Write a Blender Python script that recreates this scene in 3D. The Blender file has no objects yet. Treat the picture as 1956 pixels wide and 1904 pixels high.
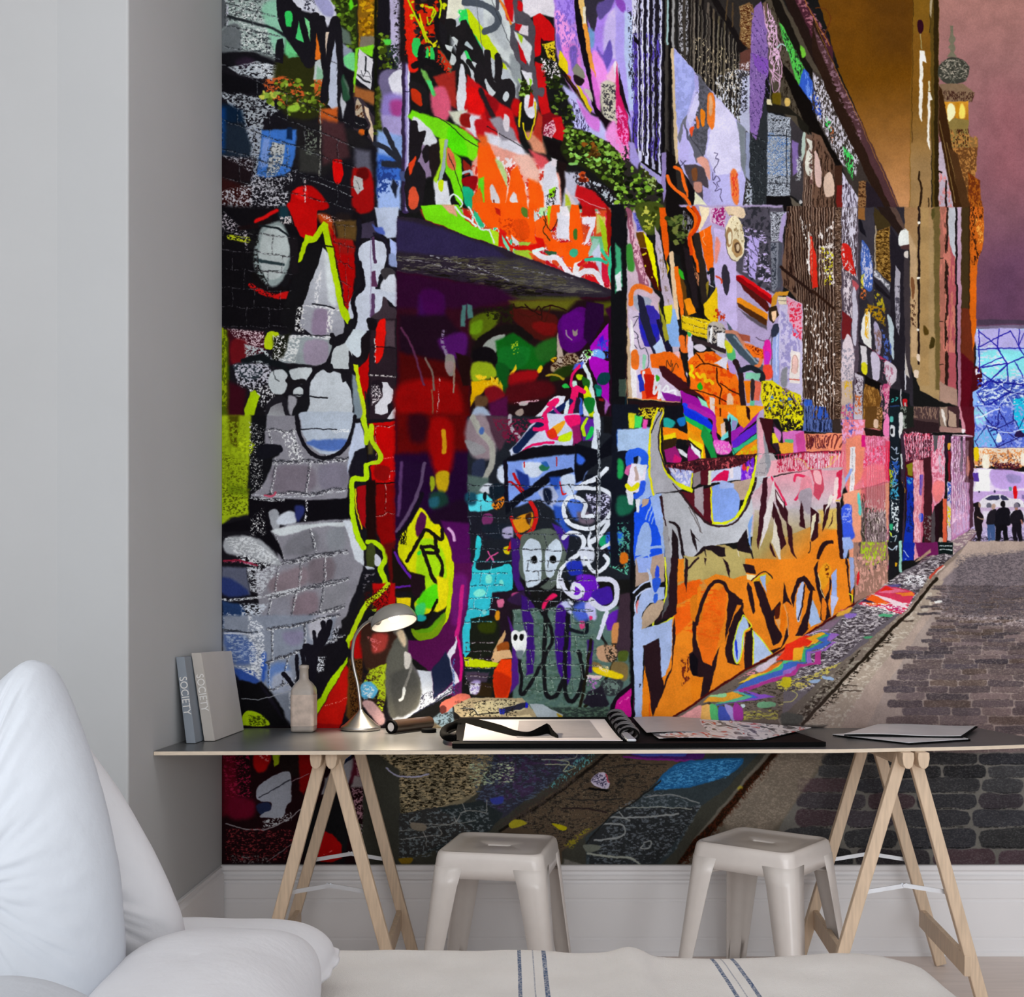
import numpy as np
PX0, PY0, PX1, PY1 = 418, -6, 1962, 1660      # part of the wall print that is painted, in print units
class Paint:
    def __init__(s):
        s.W = PX1 - PX0; s.H = PY1 - PY0
        s.a = np.zeros((s.H, s.W, 3), np.float32); s.a[:] = .08
        s.rng = np.random.RandomState(5); s.t = (0, 0, 1.0); s.fields = {}; s.sd = None
    def field(s, sx, sy=None):
        sy = sy or sx; k = (sx, sy)
        if k not in s.fields:
            tot = np.zeros((s.H, s.W), np.float32); amp = 1.0
            for o in range(3):
                ax, ay = max(1.0, sx / 2**o), max(1.0, sy / 2**o)
                gw, gh = int(s.W / ax) + 3, int(s.H / ay) + 3
                g = s.rng.rand(gh, gw).astype(np.float32)
                xs = np.arange(s.W) / ax; ys = np.arange(s.H) / ay
                xi = xs.astype(int); yi = ys.astype(int); fx = (xs - xi).astype(np.float32); fy = (ys - yi).astype(np.float32)
                fx = fx * fx * (3 - 2 * fx); fy = (fy * fy * (3 - 2 * fy))[:, None]
                r0 = g[yi][:, xi] * (1 - fx) + g[yi][:, xi + 1] * fx
                r1 = g[yi + 1][:, xi] * (1 - fx) + g[yi + 1][:, xi + 1] * fx
                tot += amp * (r0 * (1 - fy) + r1 * fy); amp *= .55
            q = np.sort(tot[::7, ::7].ravel())
            s.fields[k] = np.interp(tot, q, np.linspace(0, 1, len(q))).astype(np.float32)
        return s.fields[k]
    def pts(s, toks):
        x0, y0, k = s.t; out = []
        for t in toks:
            a, b = t.split(','); out.append((x0 + float(a) / k - PX0, y0 + float(b) / k - PY0))
        return out
    @staticmethod
    def spline(p, closed, n=5):
        if len(p) < 3: return p
        P = np.array(p); m = len(P); out = []
        for i in range(m if closed else m - 1):
            if closed: a, b, c, d = P[i - 1], P[i], P[(i + 1) % m], P[(i + 2) % m]
            else: a, b, c, d = P[max(i - 1, 0)], P[i], P[i + 1], P[min(i + 2, m - 1)]
            for j in range(n):
                t = j / n
                out.append(tuple(.5 * (2*b + (c - a)*t + (2*a - 5*b + 4*c - d)*t*t + (3*b - a - 3*c + d)*t**3)))
        if not closed: out.append(tuple(P[-1]))
        return out
    def dist(s, p, closed, pad):
        P = np.array(p, np.float32)
        x0 = int(max(0, P[:, 0].min() - pad)); x1 = int(min(s.W, P[:, 0].max() + pad + 2))
        y0 = int(max(0, P[:, 1].min() - pad)); y1 = int(min(s.H, P[:, 1].max() + pad + 2))
        if x1 <= x0 or y1 <= y0: return None
        X, Y = np.meshgrid(np.arange(x0, x1, dtype=np.float32) + .5, np.arange(y0, y1, dtype=np.float32) + .5)
        D = np.full(X.shape, 1e9, np.float32); I = np.zeros(X.shape, bool)
        m = len(P)
        for i in range(m if closed else max(1, m - 1)):
            ax, ay = P[i]; bx, by = P[(i + 1) % m] if m > 1 else P[i]
            dx, dy = bx - ax, by - ay; L = dx*dx + dy*dy + 1e-9
            if closed:
                if ay != by:
                    r0 = int(np.clip(min(ay, by) - y0 - 1, 0, y1 - y0)); r1 = int(np.clip(max(ay, by) - y0 + 2, 0, y1 - y0))
                    if r1 > r0:
                        yy = Y[r0:r1]; I[r0:r1] ^= ((ay > yy) != (by > yy)) & (X[r0:r1] < dx * (yy - ay) / dy + ax)
            # distance only near the segment
            q0 = int(np.clip(min(ax, bx) - pad - x0 - 1, 0, x1 - x0)); q1 = int(np.clip(max(ax, bx) + pad - x0 + 2, 0, x1 - x0))
            r0 = int(np.clip(min(ay, by) - pad - y0 - 1, 0, y1 - y0)); r1 = int(np.clip(max(ay, by) + pad - y0 + 2, 0, y1 - y0))
            if q1 <= q0 or r1 <= r0: continue
            xx = X[r0:r1, q0:q1]; yy = Y[r0:r1, q0:q1]
            t = np.clip(((xx - ax) * dx + (yy - ay) * dy) / L, 0, 1)
            d = (xx - ax - t*dx)**2 + (yy - ay - t*dy)**2
            v = D[r0:r1, q0:q1]; np.minimum(v, d, out=v)
        D = np.sqrt(D)
        if closed: D = np.where(I, -D, D)
        return x0, y0, x1, y1, D
    def col(s, c):
        a = 1.0
        if '@' in c: c, q = c.split('@'); a = float(q)
        if len(c) == 3: c = ''.join(ch*2 for ch in c)
        return np.array([int(c[i:i+2], 16) / 255 for i in (0, 2, 4)], np.float32), a
    def blend(s, box, m, c):
        x0, y0, x1, y1 = box; v = s.a[y0:y1, x0:x1]; m = m[..., None]
        v += (c - v) * m
    def shape(s, p, closed, c, w, soft, tex=None):
        k = s.t[2]; w = w / k; soft = max(1.0, soft / k)
        r = s.dist(p, closed, w / 2 + soft + 1)
        if r is None: return
        x0, y0, x1, y1, D = r; c, a = s.col(c)
        m = np.clip(.5 - (D - (0 if closed else w / 2)) / soft, 0, 1)
        if soft > 3: m = m*m*(3 - 2*m)
        if tex is not None:
            fr, sx, sy = tex; f = s.field(sx * .62, sy * .62)[y0:y1, x0:x1]
            m = m * np.clip((f - (1 - fr)) * 9 + .5, 0, 1)
        s.blend((x0, y0, x1, y1), m * a, c)
    def brick(s, q, rows, cols, light, dark, w):
        # mortar joints on a quad: corners TL TR BR BL
        q = np.array(q); f = lambda u, v: tuple((q[0]*(1-u) + q[1]*u)*(1-v) + (q[3]*(1-u) + q[2]*u)*v)
        for i in range(rows + 1):
            v = i / rows; n = cols * 3
            p = [f(j / n, v + s.rng.uniform(-.06, .06) / rows) for j in range(n + 1)]
            s.stroke(p, dark, w * 1.5, w, (.62, 5, 2)); p2 = [(x, y + w * .6 / s.t[2]) for x, y in p]; s.stroke(p2, light, w, w*.6, (.42, 4, 2))
            if i < rows:
                for j in range(cols):
                    u = (j + (.5 if i % 2 else .05) + s.rng.uniform(-.08, .08)) / cols
                    p = [f(u, v), f(u, v + 1 / rows)]
                    s.stroke(p, dark, w, w, (.5, 3, 5)); p = [(x + w*.5/s.t[2], y) for x, y in p]; s.stroke(p, light, w*.9, w*.5, (.42, 2, 4))
    def stroke(s, p, c, w, soft, tex=None): s.shape(p, False, c, w, soft, tex)
    def run(s, text):
        for ln in text.split('\n'):
            t = ln.split('#')[0].split()
            if not t: continue
            o = t[0]
            if o == 't': s.t = (float(t[1]), float(t[2]), float(t[3])); continue
            if o in 'pq':            # polygon / smooth polygon, optional softness as COLOR/soft
                c, _, sf = t[1].partition('/'); P = s.pts(t[2:])
                s.shape(s.spline(P, True) if o == 'q' else P, True, c, 0, float(sf or 0))
            elif o in 'lc':          # line / smooth curve: colour width[/soft]
                w, _, sf = t[2].partition('/'); P = s.pts(t[3:])
                s.shape(s.spline(P, False) if o == 'c' else P, False, t[1], float(w), float(sf or 0))
            elif o == 'k':           # speckle: colour/soft frac sx,sy pts
                c, _, sf = t[1].partition('/'); sx, sy = map(float, t[3].split(','))
                s.shape(s.pts(t[4:]), True, c, 0, float(sf or 14), (float(t[2]), sx, sy))
            elif o == 'j':           # speckled line: colour width/soft frac sx,sy pts
                w, _, sf = t[2].partition('/'); sx, sy = map(float, t[4].split(','))
                s.shape(s.spline(s.pts(t[5:]), False), False, t[1], float(w), float(sf or 0), (float(t[3]), sx, sy))
            elif o == 'o':           # ellipse: colour/soft centre rx,ry [deg]
                c, _, sf = t[1].partition('/'); cx, cy = map(float, t[2].split(',')); rx, ry = map(float, t[3].split(','))
                an = np.radians(float(t[4])) if len(t) > 4 else 0; P = []
                for i in range(20):
                    u, v = rx * np.cos(i*np.pi/10), ry * np.sin(i*np.pi/10)
                    P.append('%f,%f' % (cx + u*np.cos(an) - v*np.sin(an), cy + u*np.sin(an) + v*np.cos(an)))
                s.shape(s.pts(P), True, c, 0, float(sf or 0))
            elif o == 'g':           # smooth gradient between two colours along two points, inside polygon: c1 c2 A B pts
                P = s.pts(t[3:]); A, B = P[:2]; P = P[2:]; r = s.dist(P, True, 2)
                if r is None: continue
                x0, y0, x1, y1, D = r; X, Y = np.meshgrid(np.arange(x0, x1), np.arange(y0, y1))
                d = np.array(B) - A; u = np.clip(((X - A[0])*d[0] + (Y - A[1])*d[1]) / (d @ d), 0, 1)[..., None]
                c1, a1 = s.col(t[1]); c2, _ = s.col(t[2]); v = s.a[y0:y1, x0:x1]
                v += (c1*(1-u) + c2*u - v) * (np.clip(.5 - D, 0, 1) * a1)[..., None]
            elif o == 'b':           # bricks: light dark rows cols w TL TR BR BL
                s.brick(s.pts(t[6:]), int(t[3]), int(t[4]), t[1], t[2], float(t[5]))
            elif o == 'y':           # cobbles in perspective: y0 y1 horizon vanishing-x left-edge slope, stone colours(+)
                y, y1, yh, vx, sl = map(float, t[1:6]); cs = [s.col(c)[0] for c in t[6].split('+')]; k = s.t; s.t = (0, 0, 1.0)
                while y < y1:
                    h = (y - yh)**2 * 1.0e-4; wd = (y - yh) * .19; d = y - yh; x = vx - sl * d - s.rng.rand() * wd * .5
                    while x < 1970:
                        w2 = wd * s.rng.uniform(.75, 1.3); g = max(.6, h * .07)
                        c = cs[s.rng.randint(len(cs))] * s.rng.uniform(.85, 1.12); hx = ''.join('%02x' % int(min(255, v*255)) for v in c)
                        a, b, m, n = x + g, x + w2 - g*1.6, y + g, y + h - g*.6; r = h * .28; jt = lambda: s.rng.uniform(-.08, .08) * h
                        if a > vx - sl * d - 2:
                            Q = [(a, m + r), (a + r, m + jt()), ((a+b)/2, m - g*.5 + jt()), (b - r, m + jt()), (b, m + r), (b, n - r), (b - r, n + jt()), ((a+b)/2, n + g*.4 + jt()), (a + r, n + jt()), (a, n - r)]
                            Q = [(u - PX0, v - PY0) for u, v in Q]
                            s.shape(s.spline(Q, True, 3), True, hx, 0, 1.6)
                            s.shape(s.spline(Q, True, 3), True, 'c0b0a0@.35' if y < 1437 else '707070@.3', 0, 2, (.22, 5, 1.6))  # darker flecks below desk height: the desk's shade is painted in
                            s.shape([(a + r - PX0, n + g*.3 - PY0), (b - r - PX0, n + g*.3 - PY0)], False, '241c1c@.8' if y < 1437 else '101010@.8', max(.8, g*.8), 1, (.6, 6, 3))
                        x += w2
                    y += h
                s.t = k
            elif o == 'h':           # n lines between a top and a bottom edge: colour width n TL TR BR BL
                q = np.array(s.pts(t[4:])); n = int(t[3])
                for i in range(n):
                    u = (i + .5 + s.rng.uniform(-.15, .15)) / n; A = q[0]*(1-u) + q[1]*u; B = q[3]*(1-u) + q[2]*u
                    s.stroke([tuple(A), tuple(B)], t[1], float(t[2]) * s.rng.uniform(.7, 1.3), s.t[2] * 1.2)
            elif o == 'r':           # dabs: colours(+) n size seed pts -> random blobs inside polygon
                cs = t[1].split('+'); n = int(t[2]); sz = float(t[3]) / s.t[2]; P = np.array(s.pts(t[4:]))
                lo, hi = P.min(0), P.max(0); k = s.t; s.t = (0, 0, 1.0)
                for i in range(n):
                    for _ in range(20):
                        x, y = lo + s.rng.rand(2) * (hi - lo); ins = False
                        for a, b in zip(P, np.roll(P, -1, 0)):
                            if (a[1] > y) != (b[1] > y) and x < (b[0]-a[0])*(y-a[1])/(b[1]-a[1]) + a[0]: ins = not ins
                        if ins: break
                    an = s.rng.rand() * 6.3; z = sz * s.rng.uniform(.4, 1.2)
                    Q = [(x + z*(.6+.8*s.rng.rand())*np.cos(an + j*1.05), y + z*(.6+.8*s.rng.rand())*np.sin(an + j*1.05)*.8) for j in range(6)]
                    s.shape(s.spline(Q, True, 3), True, cs[s.rng.randint(len(cs))], 0, 1.2)
                s.t = k
    def finish(s):
        # a slight wobble of every edge, then grain
        Y, X = np.mgrid[0:s.H, 0:s.W].astype(np.float32)
        dx = (s.field(16) - .5) * 1.9 + (s.field(5) - .5) * .9; dy = (s.field(18) - .5) * 1.9 + (s.field(5, 6) - .5) * .9
        fx = np.clip(X + dx, 0, s.W - 1.001); fy = np.clip(Y + dy, 0, s.H - 1.001)
        xi = fx.astype(int); yi = fy.astype(int); u = (fx - xi)[..., None]; v = (fy - yi)[..., None]; a = s.a
        xj = np.minimum(xi + 1, s.W - 1); yj = np.minimum(yi + 1, s.H - 1)
        a = (a[yi, xi]*(1-u) + a[yi, xj]*u)*(1-v) + (a[yj, xi]*(1-u) + a[yj, xj]*u)*v
        g = (s.field(2) - .5) * .07 + (s.field(24) - .5) * .08
        a = a * (1 + g[..., None]) + (s.field(2, 3) - .5)[..., None] * .018
        s.a = np.clip(a, 0, 1)

PRINT = ["""
t 0 0 1
p 16141a 418,-6 775,-6 775,1400 760,1660 418,1660
t 416 0 4.76
p 9fb0ac/60 -20,-40 560,-40 620,340 560,560 330,470 180,480 -20,500
k 3a3f42 .34 6,3 60,-20 560,-20 560,120 400,190 100,190
k 30353a .3 7,3 180,230 480,300 620,350 520,540 320,460 200,460
k e2e8e6 .25 5,3 60,-20 560,60 560,500 200,460
q 8fc8ac/50 400,60 560,20 620,360 540,500 460,300
q 55595e/30 -20,-20 60,-20 90,200 -20,260
j c8c8d4 18 .5 3,9 60,-20 90,60 80,240 30,400
q 6a7074/25 30,280 180,220 210,400 190,480 20,490
c 202428 26/14 100,150 330,210 480,250 620,330
p 141318/30 -20,480 330,470 440,540 500,560 360,620 180,640 -20,620
q 2c2030/50 160,560 260,520 330,560 240,620
k b4bcc4/20 .72 9,4 90,610 360,560 560,600 700,700 500,740 200,680
k e0e4ea .35 4,2 300,560 600,600 700,700 400,700
p 0e0d12/30 -20,640 200,700 420,760 380,840 -20,860
k a8b0b8/20 .6 6,4 0,840 200,850 420,900 560,1000 420,1100 360,1600 300,1500 230,1150 120,960
p 0c2038/60 -20,930 120,950 220,1000 240,1120 -20,1130
p 1b2634/50 -20,1130 250,1130 300,1300 300,1440 -20,1420
p 0a3a78/60 -20,960 70,980 60,1380 -20,1400
k 9aa4b4/10 .45 4,6 240,1130 400,1160 380,1350 340,1650 300,1700 300,1300
q 2a2c10/60 560,520 860,500 1000,900 880,1080 640,1060 520,800
k c85a28/20 .5 8,5 400,740 560,690 720,720 820,900 640,960 460,880
k d8743a/10 .6 5,4 880,720 960,780 980,960 880,900
o 9cc048/8 615,775 26,22
r 7c9a28+a0b83c+3c4a14+58701c+2a3010 110 26 560,700 980,760 1000,1000 640,1040 380,880
r 8fb040+c8cc50 14 24 380,830 560,830 520,890 400,890
o 9cc83c/20 690,985 60,30
p d8dae8/30 640,-30 1060,-30 1080,150 1000,240 880,120 760,100 700,60
p 9c9cc8/30 860,-20 1000,-20 1060,100 1040,160 960,140
k 303040 .3 6,5 780,0 900,0 880,110 780,80
p 2c3a10/30 1010,-30 1260,-30 1270,480 1200,430 1100,120
r 4c6418+5f8020+1c240c+6da020+283410 120 22 1040,-20 1240,-20 1250,440 1140,420 1080,120
o 5ee020/20 1210,40 20,50
p 5a6a60/30 1110,240 1200,300 1210,400 1130,400
p 68c884/30 620,360 740,500 640,520 600,480
p 60b878/20 640,470 740,520 640,530
q 18161c 545,-30 640,-30 720,60 760,90 745,190 680,340 620,330 560,220 535,90
q 34d060 612,115 665,105 682,170 655,270 625,230
p 18161c 535,360 590,350 600,420 590,580 520,560
l 18161c 90/6 640,290 760,470 830,580
p 48cc70 735,190 780,390 710,350
c 18161c 52/6 740,120 800,160 840,320 830,500
p 78d08c 792,160 840,190 835,380
l 18161c 90/6 880,150 900,420 900,560
p e8741e 902,305 930,480 930,560 880,540
p bcc8c8/8 880,560 930,540 960,760 870,720
p 88b898/20 900,600 950,650 960,720 890,740
k d06028 .7 5,4 880,720 960,720 965,850 880,850
l 18161c 70/6 940,180 990,500 990,700 960,900
p d8c4b0 980,290 1016,290 1016,510 985,530
c 18161c 90/6 1065,190 1050,350 1000,720
p b8c0d4/6 1074,340 1100,600 1090,1000 1060,1010 1005,950 1020,600
j 303038 5 .8 4,4 1030,560 1090,590 1080,640 1100,780
l 18161c 66/6 1080,200 1120,520 1120,900 1115,1180
q 285038/20 1130,680 1210,720 1200,900 1140,900
p 506858/20 1140,700 1200,760 1190,870
p 8c94a8/20 1140,400 1220,450 1240,640 1150,600
q 74d88c/20 1150,520 1240,480 1245,640 1160,600
p 141216/14 1130,600 1250,690 1250,800 1210,900 1180,760 1130,640
p c0c4cc/14 1120,850 1165,950 1140,1070 1110,950
p c05820/30 930,990 1090,980 1090,1150 920,1140
p 8a6012/20 1270,-30 1450,-30 1440,400 1280,430
r b8860c+d0a010+7a5008+a86c10+5c3c08 90 20 1280,-20 1440,-20 1440,380 1290,400
p 7c7464/20 1300,330 1440,330 1430,420 1290,430
p 7cd820/10 1250,440 1420,400 1410,520 1280,450 1250,840 1230,840
p a06030/40 1240,780 1430,840 1430,960 1240,880
l 101408 26/16 1435,-20 1440,480 1430,1000
p d8d8de 1286,440 1412,540 1390,818 1256,708
p 202228 1340,510 1354,512 1352,560 1338,556
l 222428 16 1345,560 1342,640
l 26282c 14/3 1270,680 1330,730 1380,750
l 34363c 6 1300,640 1320,700 1350,640 1380,660 1390,720
l 34363c 4 1290,680 1380,700
p 3a3038 1240,880 1300,890 1360,960 1420,1060 1420,1310 1340,1230 1240,1180
p b8a890 1245,960 1270,890 1300,940 1340,1080 1250,1050
k 54301c .4 5,6 1250,950 1340,960 1340,1080 1250,1080
p 16151a 1240,1050 1340,1080 1370,1140 1330,1180 1240,1160
j b0b0b0 10 .5 3,2 1250,1120 1330,1140
p d8c0a4 1330,960 1370,980 1400,1120 1420,1200 1415,1300 1370,1200 1390,1140 1350,1040
o d06018/10 1305,1200 34,30
o 0c0c0e/5 1352,1205 20,36
p 1c1a1c/50 640,1060 930,1120 1250,1180 1420,1330 1240,1350 960,1600 700,1500
p 30302e/50 740,1330 920,1360 930,1580 740,1560
k 70786c .35 5,5 780,1180 900,1200 900,1420 800,1400
p 44282c/60 940,1080 1140,1120 1200,1420 960,1500
j b0b0a0 12 .6 3,6 935,960 935,1300 925,1620
p 3a70c4/24 400,1180 720,1180 700,1400 660,1560 560,1600 440,1620 350,1600 380,1400
p 7898d8/30 410,1250 480,1260 460,1500 370,1540
p b8bcbc/12 500,1290 610,1310 590,1480 520,1600 440,1600 460,1450
k 383c44 .25 5,4 460,1300 600,1300 540,1600 440,1590
p 0e2448/14 630,1160 680,1160 680,1270 620,1260
k 30507c .3 6,3 360,1400 660,1400 640,1600 360,1600
k a8a8b0 .4 4,4 300,1580 440,1600 560,1620 720,1540 700,1640 500,1760 320,1700
p 1c1216/60 -20,1420 330,1450 300,1650 -20,1700
p 2e1010/60 -20,1600 300,1700 280,1904 -20,1904
k a0a0a8 .3 4,3 20,1400 340,1440 300,1560
k b8b8c0 .4 5,4 -20,1760 340,1640 640,1740 640,1900 -20,1900
q d80808/8 1045,1460 1120,1455 1140,1540 1125,1650 1080,1670 1050,1610
j f02010 4 .6 3,4 1060,1480 1060,1600
p 5c5c6c/60 1250,1350 1380,1380 1410,1600 1240,1560
q a00c0c/30 1220,1560 1280,1530 1400,1570 1410,1904 1230,1904
o 600808/30 1320,1580 60,60
p b8b8b8/6 1235,1590 1320,1620 1330,1720 1270,1770 1235,1710
j 404040 5 .5 3,3 1260,1640 1290,1700 1300,1760
c 141218 18/10 720,1600 900,1660 1060,1730 1220,1790
j a8acb0 10 .5 4,2 760,1610 960,1680 1210,1780
q b80606/20 680,1740 780,1690 880,1710 960,1800 990,1904 620,1920 660,1820
o e01010/20 760,1760 60,60
j e0d0d0 14 .6 3,6 800,1640 790,1840
r 3c4a10+5c7a18+20280a+7ca028 70 20 1450,300 1560,320 1640,560 1600,640 1470,620 1460,300
p 30380c/30 1440,800 1540,800 1520,1000 1460,1280 1430,1100
r 3c4810+283008+4c5c18 60 20 1440,780 1560,820 1500,1000 1480,1240 1430,1240
p b8b0d0/16 1560,-30 1660,-30 1680,640 1640,640 1570,440
k 201c20 .25 5,4 1600,0 1680,0 1680,640 1620,640
k 24302c .5 6,5 1520,330 1640,420 1640,640 1560,600
q 54d048/20 1510,360 1570,360 1570,400 1520,400
q 6c6488/30 1480,660 1680,650 1680,860 1500,880
q e0e0ec/12 1560,700 1680,640 1680,880 1620,875 1570,800
q 9080c8/60 1500,870 1680,870 1680,1080 1500,1120
q a8408c/60 1570,920 1680,920 1660,1060 1580,1040
p a89cd0/40 1490,1050 1680,1060 1680,1250 1500,1230
p 88a8e0/40 1450,1180 1680,1240 1680,1500 1450,1460
p 3868c4/50 1450,1400 1680,1440 1660,1700 1450,1750
p 9ab4e8/30 1460,1620 1660,1640 1660,1904 1450,1904
k 24408c .4 6,8 1450,1450 1660,1470 1660,1700 1450,1800
c 262832 44/8 1520,1180 1580,1310 1690,1530
c 262832 46/8 1430,1310 1540,1360 1680,1500
l 262832 60/20 1510,1490 1640,1500 1760,1540
p 1c2030/20 1590,1620 1640,1690 1620,1800 1570,1700
l 3c2c58 76/4 1715,-20 1712,840 1712,1904
l 30243c 22/6 1686,-20 1684,800 1684,1904
l 9a90c8 34/10 1722,500 1722,1904
l c02028 10/6 1745,-20 1745,250
l d8d8e4 18/6 1740,480 1735,800
l d0d0f0 12/6 1735,800 1728,1200 1725,1904
l 5c5464 24/4 1705,-20 1705,440
p 44507c 1660,1560 1745,1560 1745,1660 1660,1640
l 141428 6 1680,830 1750,832
l 141428 5 1670,1660 1745,1670
l 141428 5 1665,1870 1745,1880
l d83030 8/4 1700,0 1692,160
b a8acb4@.5 08080c@.7 4 4 10 20,560 1240,1150 1250,1900 20,1600
b b0b8bc@.6 202428@.8 2 2 10 80,40 560,160 560,520 60,420
t 416 400 4.76
p 0e0c10/60 -20,-40 620,-20 700,60 1180,60 1250,300 1250,720 1200,1000 600,1100 -20,1050
q 14323c/60 560,-20 640,-20 640,80 560,80
k b0a8b0 .35 4,3 30,0 260,200 280,420 200,240 40,180
c d01010 36/14 350,110 430,70 530,10
c 160c0e 40/20 200,170 340,150 480,100
j b4c020 50/20 .55 5,3 110,250 180,265 270,280
q c00808/10 640,-60 880,-20 900,40 880,240 760,250 680,80
q b84010/40 900,60 1020,60 1060,200 1040,260
q 201818/40 1060,60 1220,60 1240,260 1120,280
k d0c8c8 .5 4,4 560,70 660,60 680,130 580,140
k e0c0b8 .4 4,3 900,40 1040,60 1160,110 1000,110
q 8c9a9a/30 390,190 480,130 580,120 650,260 660,400 640,560 540,690 440,680 340,560 330,400
q b4bebe/20 430,200 560,150 640,260 640,440 560,620 440,620 380,460 390,300
c 12181c 18/8 380,150 560,180 660,260
c 28383c 30/10 340,460 480,480 600,500
j 202428 8 .6 4,2 340,560 640,560
k 181818 .55 5,5 290,180 380,200 360,400 400,560 480,720 360,640 290,420
c 100c0e 50/14 320,600 440,720 560,740 640,640
c 131216 50/14 660,260 690,460 650,600 600,680
j b81010 46/10 .75 5,3 300,690 420,760 560,790 640,770
q c01010/16 560,760 650,740 640,810 500,800
p 121114/10 820,310 950,330 920,500 800,860 660,1140 560,1000 620,840 700,560 740,460
l 181418 70/14 690,280 700,560
p b00404/20 1010,150 1080,260 1230,280 1250,600 1210,930 1160,900 1110,600
q 9c1410/40 1080,260 1230,280 1230,400 1100,380
p 120e12/30 1230,-20 1420,200 1280,300 1240,330 1220,200
p 5c4420/40 1060,100 1260,100 1260,280 1090,260
g c8ced6 8c8c98 960,340 760,1300 960,340 1010,400 1130,800 1150,1040 1140,1130 1040,1170 860,1140 740,1060 780,860 840,680 920,480
q d8e0e4/40 970,400 1000,420 1080,800 1060,880 1000,780
q 8c7c94/40 880,920 1000,920 1000,1130 860,1120
k e0e0e4 .4 4,5 880,600 940,560 920,880 880,840
p 929ca0/20 560,1140 1060,1160 1000,1420 560,1400
q 988ca0/30 800,1200 990,1200 980,1390 800,1400
k d8dcdc .5 5,4 560,1150 760,1150 700,1400 560,1380
k e0e0e0 .4 4,5 720,880 800,900 780,1120 700,1100
k e0e0e0 .45 4,6 1000,900 1050,920 1040,1180 990,1170
j e4e4e8 20 .6 5,2 780,870 960,890 1100,920
j e4e4e8 26 .6 5,2 640,1160 860,1150 1050,1180
c 14141a 12/4 860,860 980,870 1060,900
l 24242a 9/4 640,1130 1050,1150
l 24242a 9/4 560,1400 880,1420
b 9c98a0@.45 08060a@.7 5 3 9 30,190 700,260 640,1060 20,1050
b a09ca4@.4 100c10@.6 4 2 8 1040,120 1240,160 1210,900 1120,800
p b4d804 960,110 1000,130 1010,220 1040,300 1095,600 1150,880 1215,960 1200,1050 1170,1040 1110,930 1060,680 1030,560 1000,380 950,200 900,290 820,310 760,480 730,490 740,400 800,230 870,240 920,150
c 141414 14/4 880,320 960,320 1040,340
p b8c4dc/12 1420,-20 1640,-20 1640,250 1540,260 1460,180
p 3c3448/10 1290,140 1420,100 1440,220 1380,260 1290,260
q 4c60b4/20 1400,130 1440,160 1500,160 1520,230 1440,200
l 14121c 40/6 1290,100 1280,280 1260,480
q c8d0e0 1300,330 1390,280 1500,300 1540,380 1520,500 1500,560 1470,600 1450,680 1440,720 1620,740 1620,890 1550,820 1500,830 1490,900 1430,960 1360,990 1360,1040 1390,1080 1300,1150 1310,1310 1270,1345 1220,1300 1190,1200 1240,1060 1200,980 1190,880 1240,760 1300,720 1330,640 1290,480 1275,400
q d4dae6/14 1520,620 1600,580 1620,740 1480,720
c 1c1826 26/5 1420,220 1500,260 1550,360 1550,520
q 3c383c/8 1480,560 1560,530 1620,580 1560,600 1520,640
p a8b8e8 1560,260 1630,300 1630,530 1570,500 1570,380
q 8c9cc8/14 1560,400 1620,420 1620,520 1560,500
l 4c3050 26/3 1415,260 1430,480
p 583050 1396,560 1430,560 1450,700 1396,700
p 583c60 1400,760 1430,760 1430,960 1390,980
l 8878a0 5 1393,260 1388,980
c 120f16 40/6 1290,480 1310,600 1320,700 1250,780 1230,860 1250,960 1240,1060 1210,1110
q 3c3038/8 1500,800 1540,810 1560,880 1620,910 1610,1000 1400,980 1490,900
p 281c24/10 1390,1000 1620,990 1620,1904 1380,1904
q 120f14/10 1370,1010 1440,1000 1440,1090 1370,1090
q e01008/10 1470,1010 1530,1010 1520,1240 1480,1370 1430,1370 1440,1100
p 161014/8 1310,1150 1385,1110 1380,1300 1340,1400 1240,1370 1300,1300
p 504048/20 1530,1010 1610,1010 1610,1250 1530,1250
p b80404/8 1380,1300 1370,1600 1330,1760 1270,1440 1300,1420 1360,1370
l 100c12 8 1400,1250 1610,1260
l 100c12 8 1400,1510 1610,1515
j d0c8c8 14 .5 3,4 1430,1180 1430,1380
j d0c8c8 14 .5 4,3 1380,1510 1610,1520
p d4d4dc 1490,1570 1540,1570 1595,1640 1590,1740 1550,1790 1540,1850 1490,1870 1430,1850 1430,1780 1500,1700
q 1c141c 1400,1570 1480,1560 1500,1620 1460,1700 1400,1680
q 1c141c 1540,1780 1600,1770 1620,1860 1560,1860
k e0d8dc .45 3,3 1400,1600 1460,1600 1500,1700 1400,1780
p d0d0d8 1570,1860 1620,1790 1620,1904 1540,1904
p 3a0c18/40 -20,1080 420,1110 440,1280 240,1400 -20,1420
k d8c0c8 .5 4,3 90,1080 420,1110 430,1230 240,1280
q 6a1018/40 120,1200 260,1200 240,1380 130,1400
q b4cc10/6 450,1120 550,1120 530,1210 480,1275 420,1250
p 181a10/30 500,1160 660,1120 600,1340 500,1380
k e8e8e8 .25 4,4 500,1140 640,1140 580,1380 500,1400
k b4bcc0 .6 5,4 240,1220 420,1270 500,1360 480,1420 250,1380
p 4c5c08/30 -20,1060 90,1100 110,1904 -20,1904
k 8ca010 .5 4,8 20,1060 80,1100 80,1800 20,1800
c 101418 60/12 240,1380 380,1340 480,1390 600,1430 650,1530
q 283038/30 140,1410 300,1400 420,1480 300,1560 180,1500
k b8b8c4 .55 6,4 140,1410 460,1400 520,1560 300,1640 180,1600
p 3a0a18/60 100,1560 260,1640 230,1904 90,1904
q 141216/20 260,1620 480,1640 620,1680 560,1760 420,1904 300,1860 360,1720
k d8d8dc .3 4,4 270,1620 500,1600 520,1700 440,1860 380,1760
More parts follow.
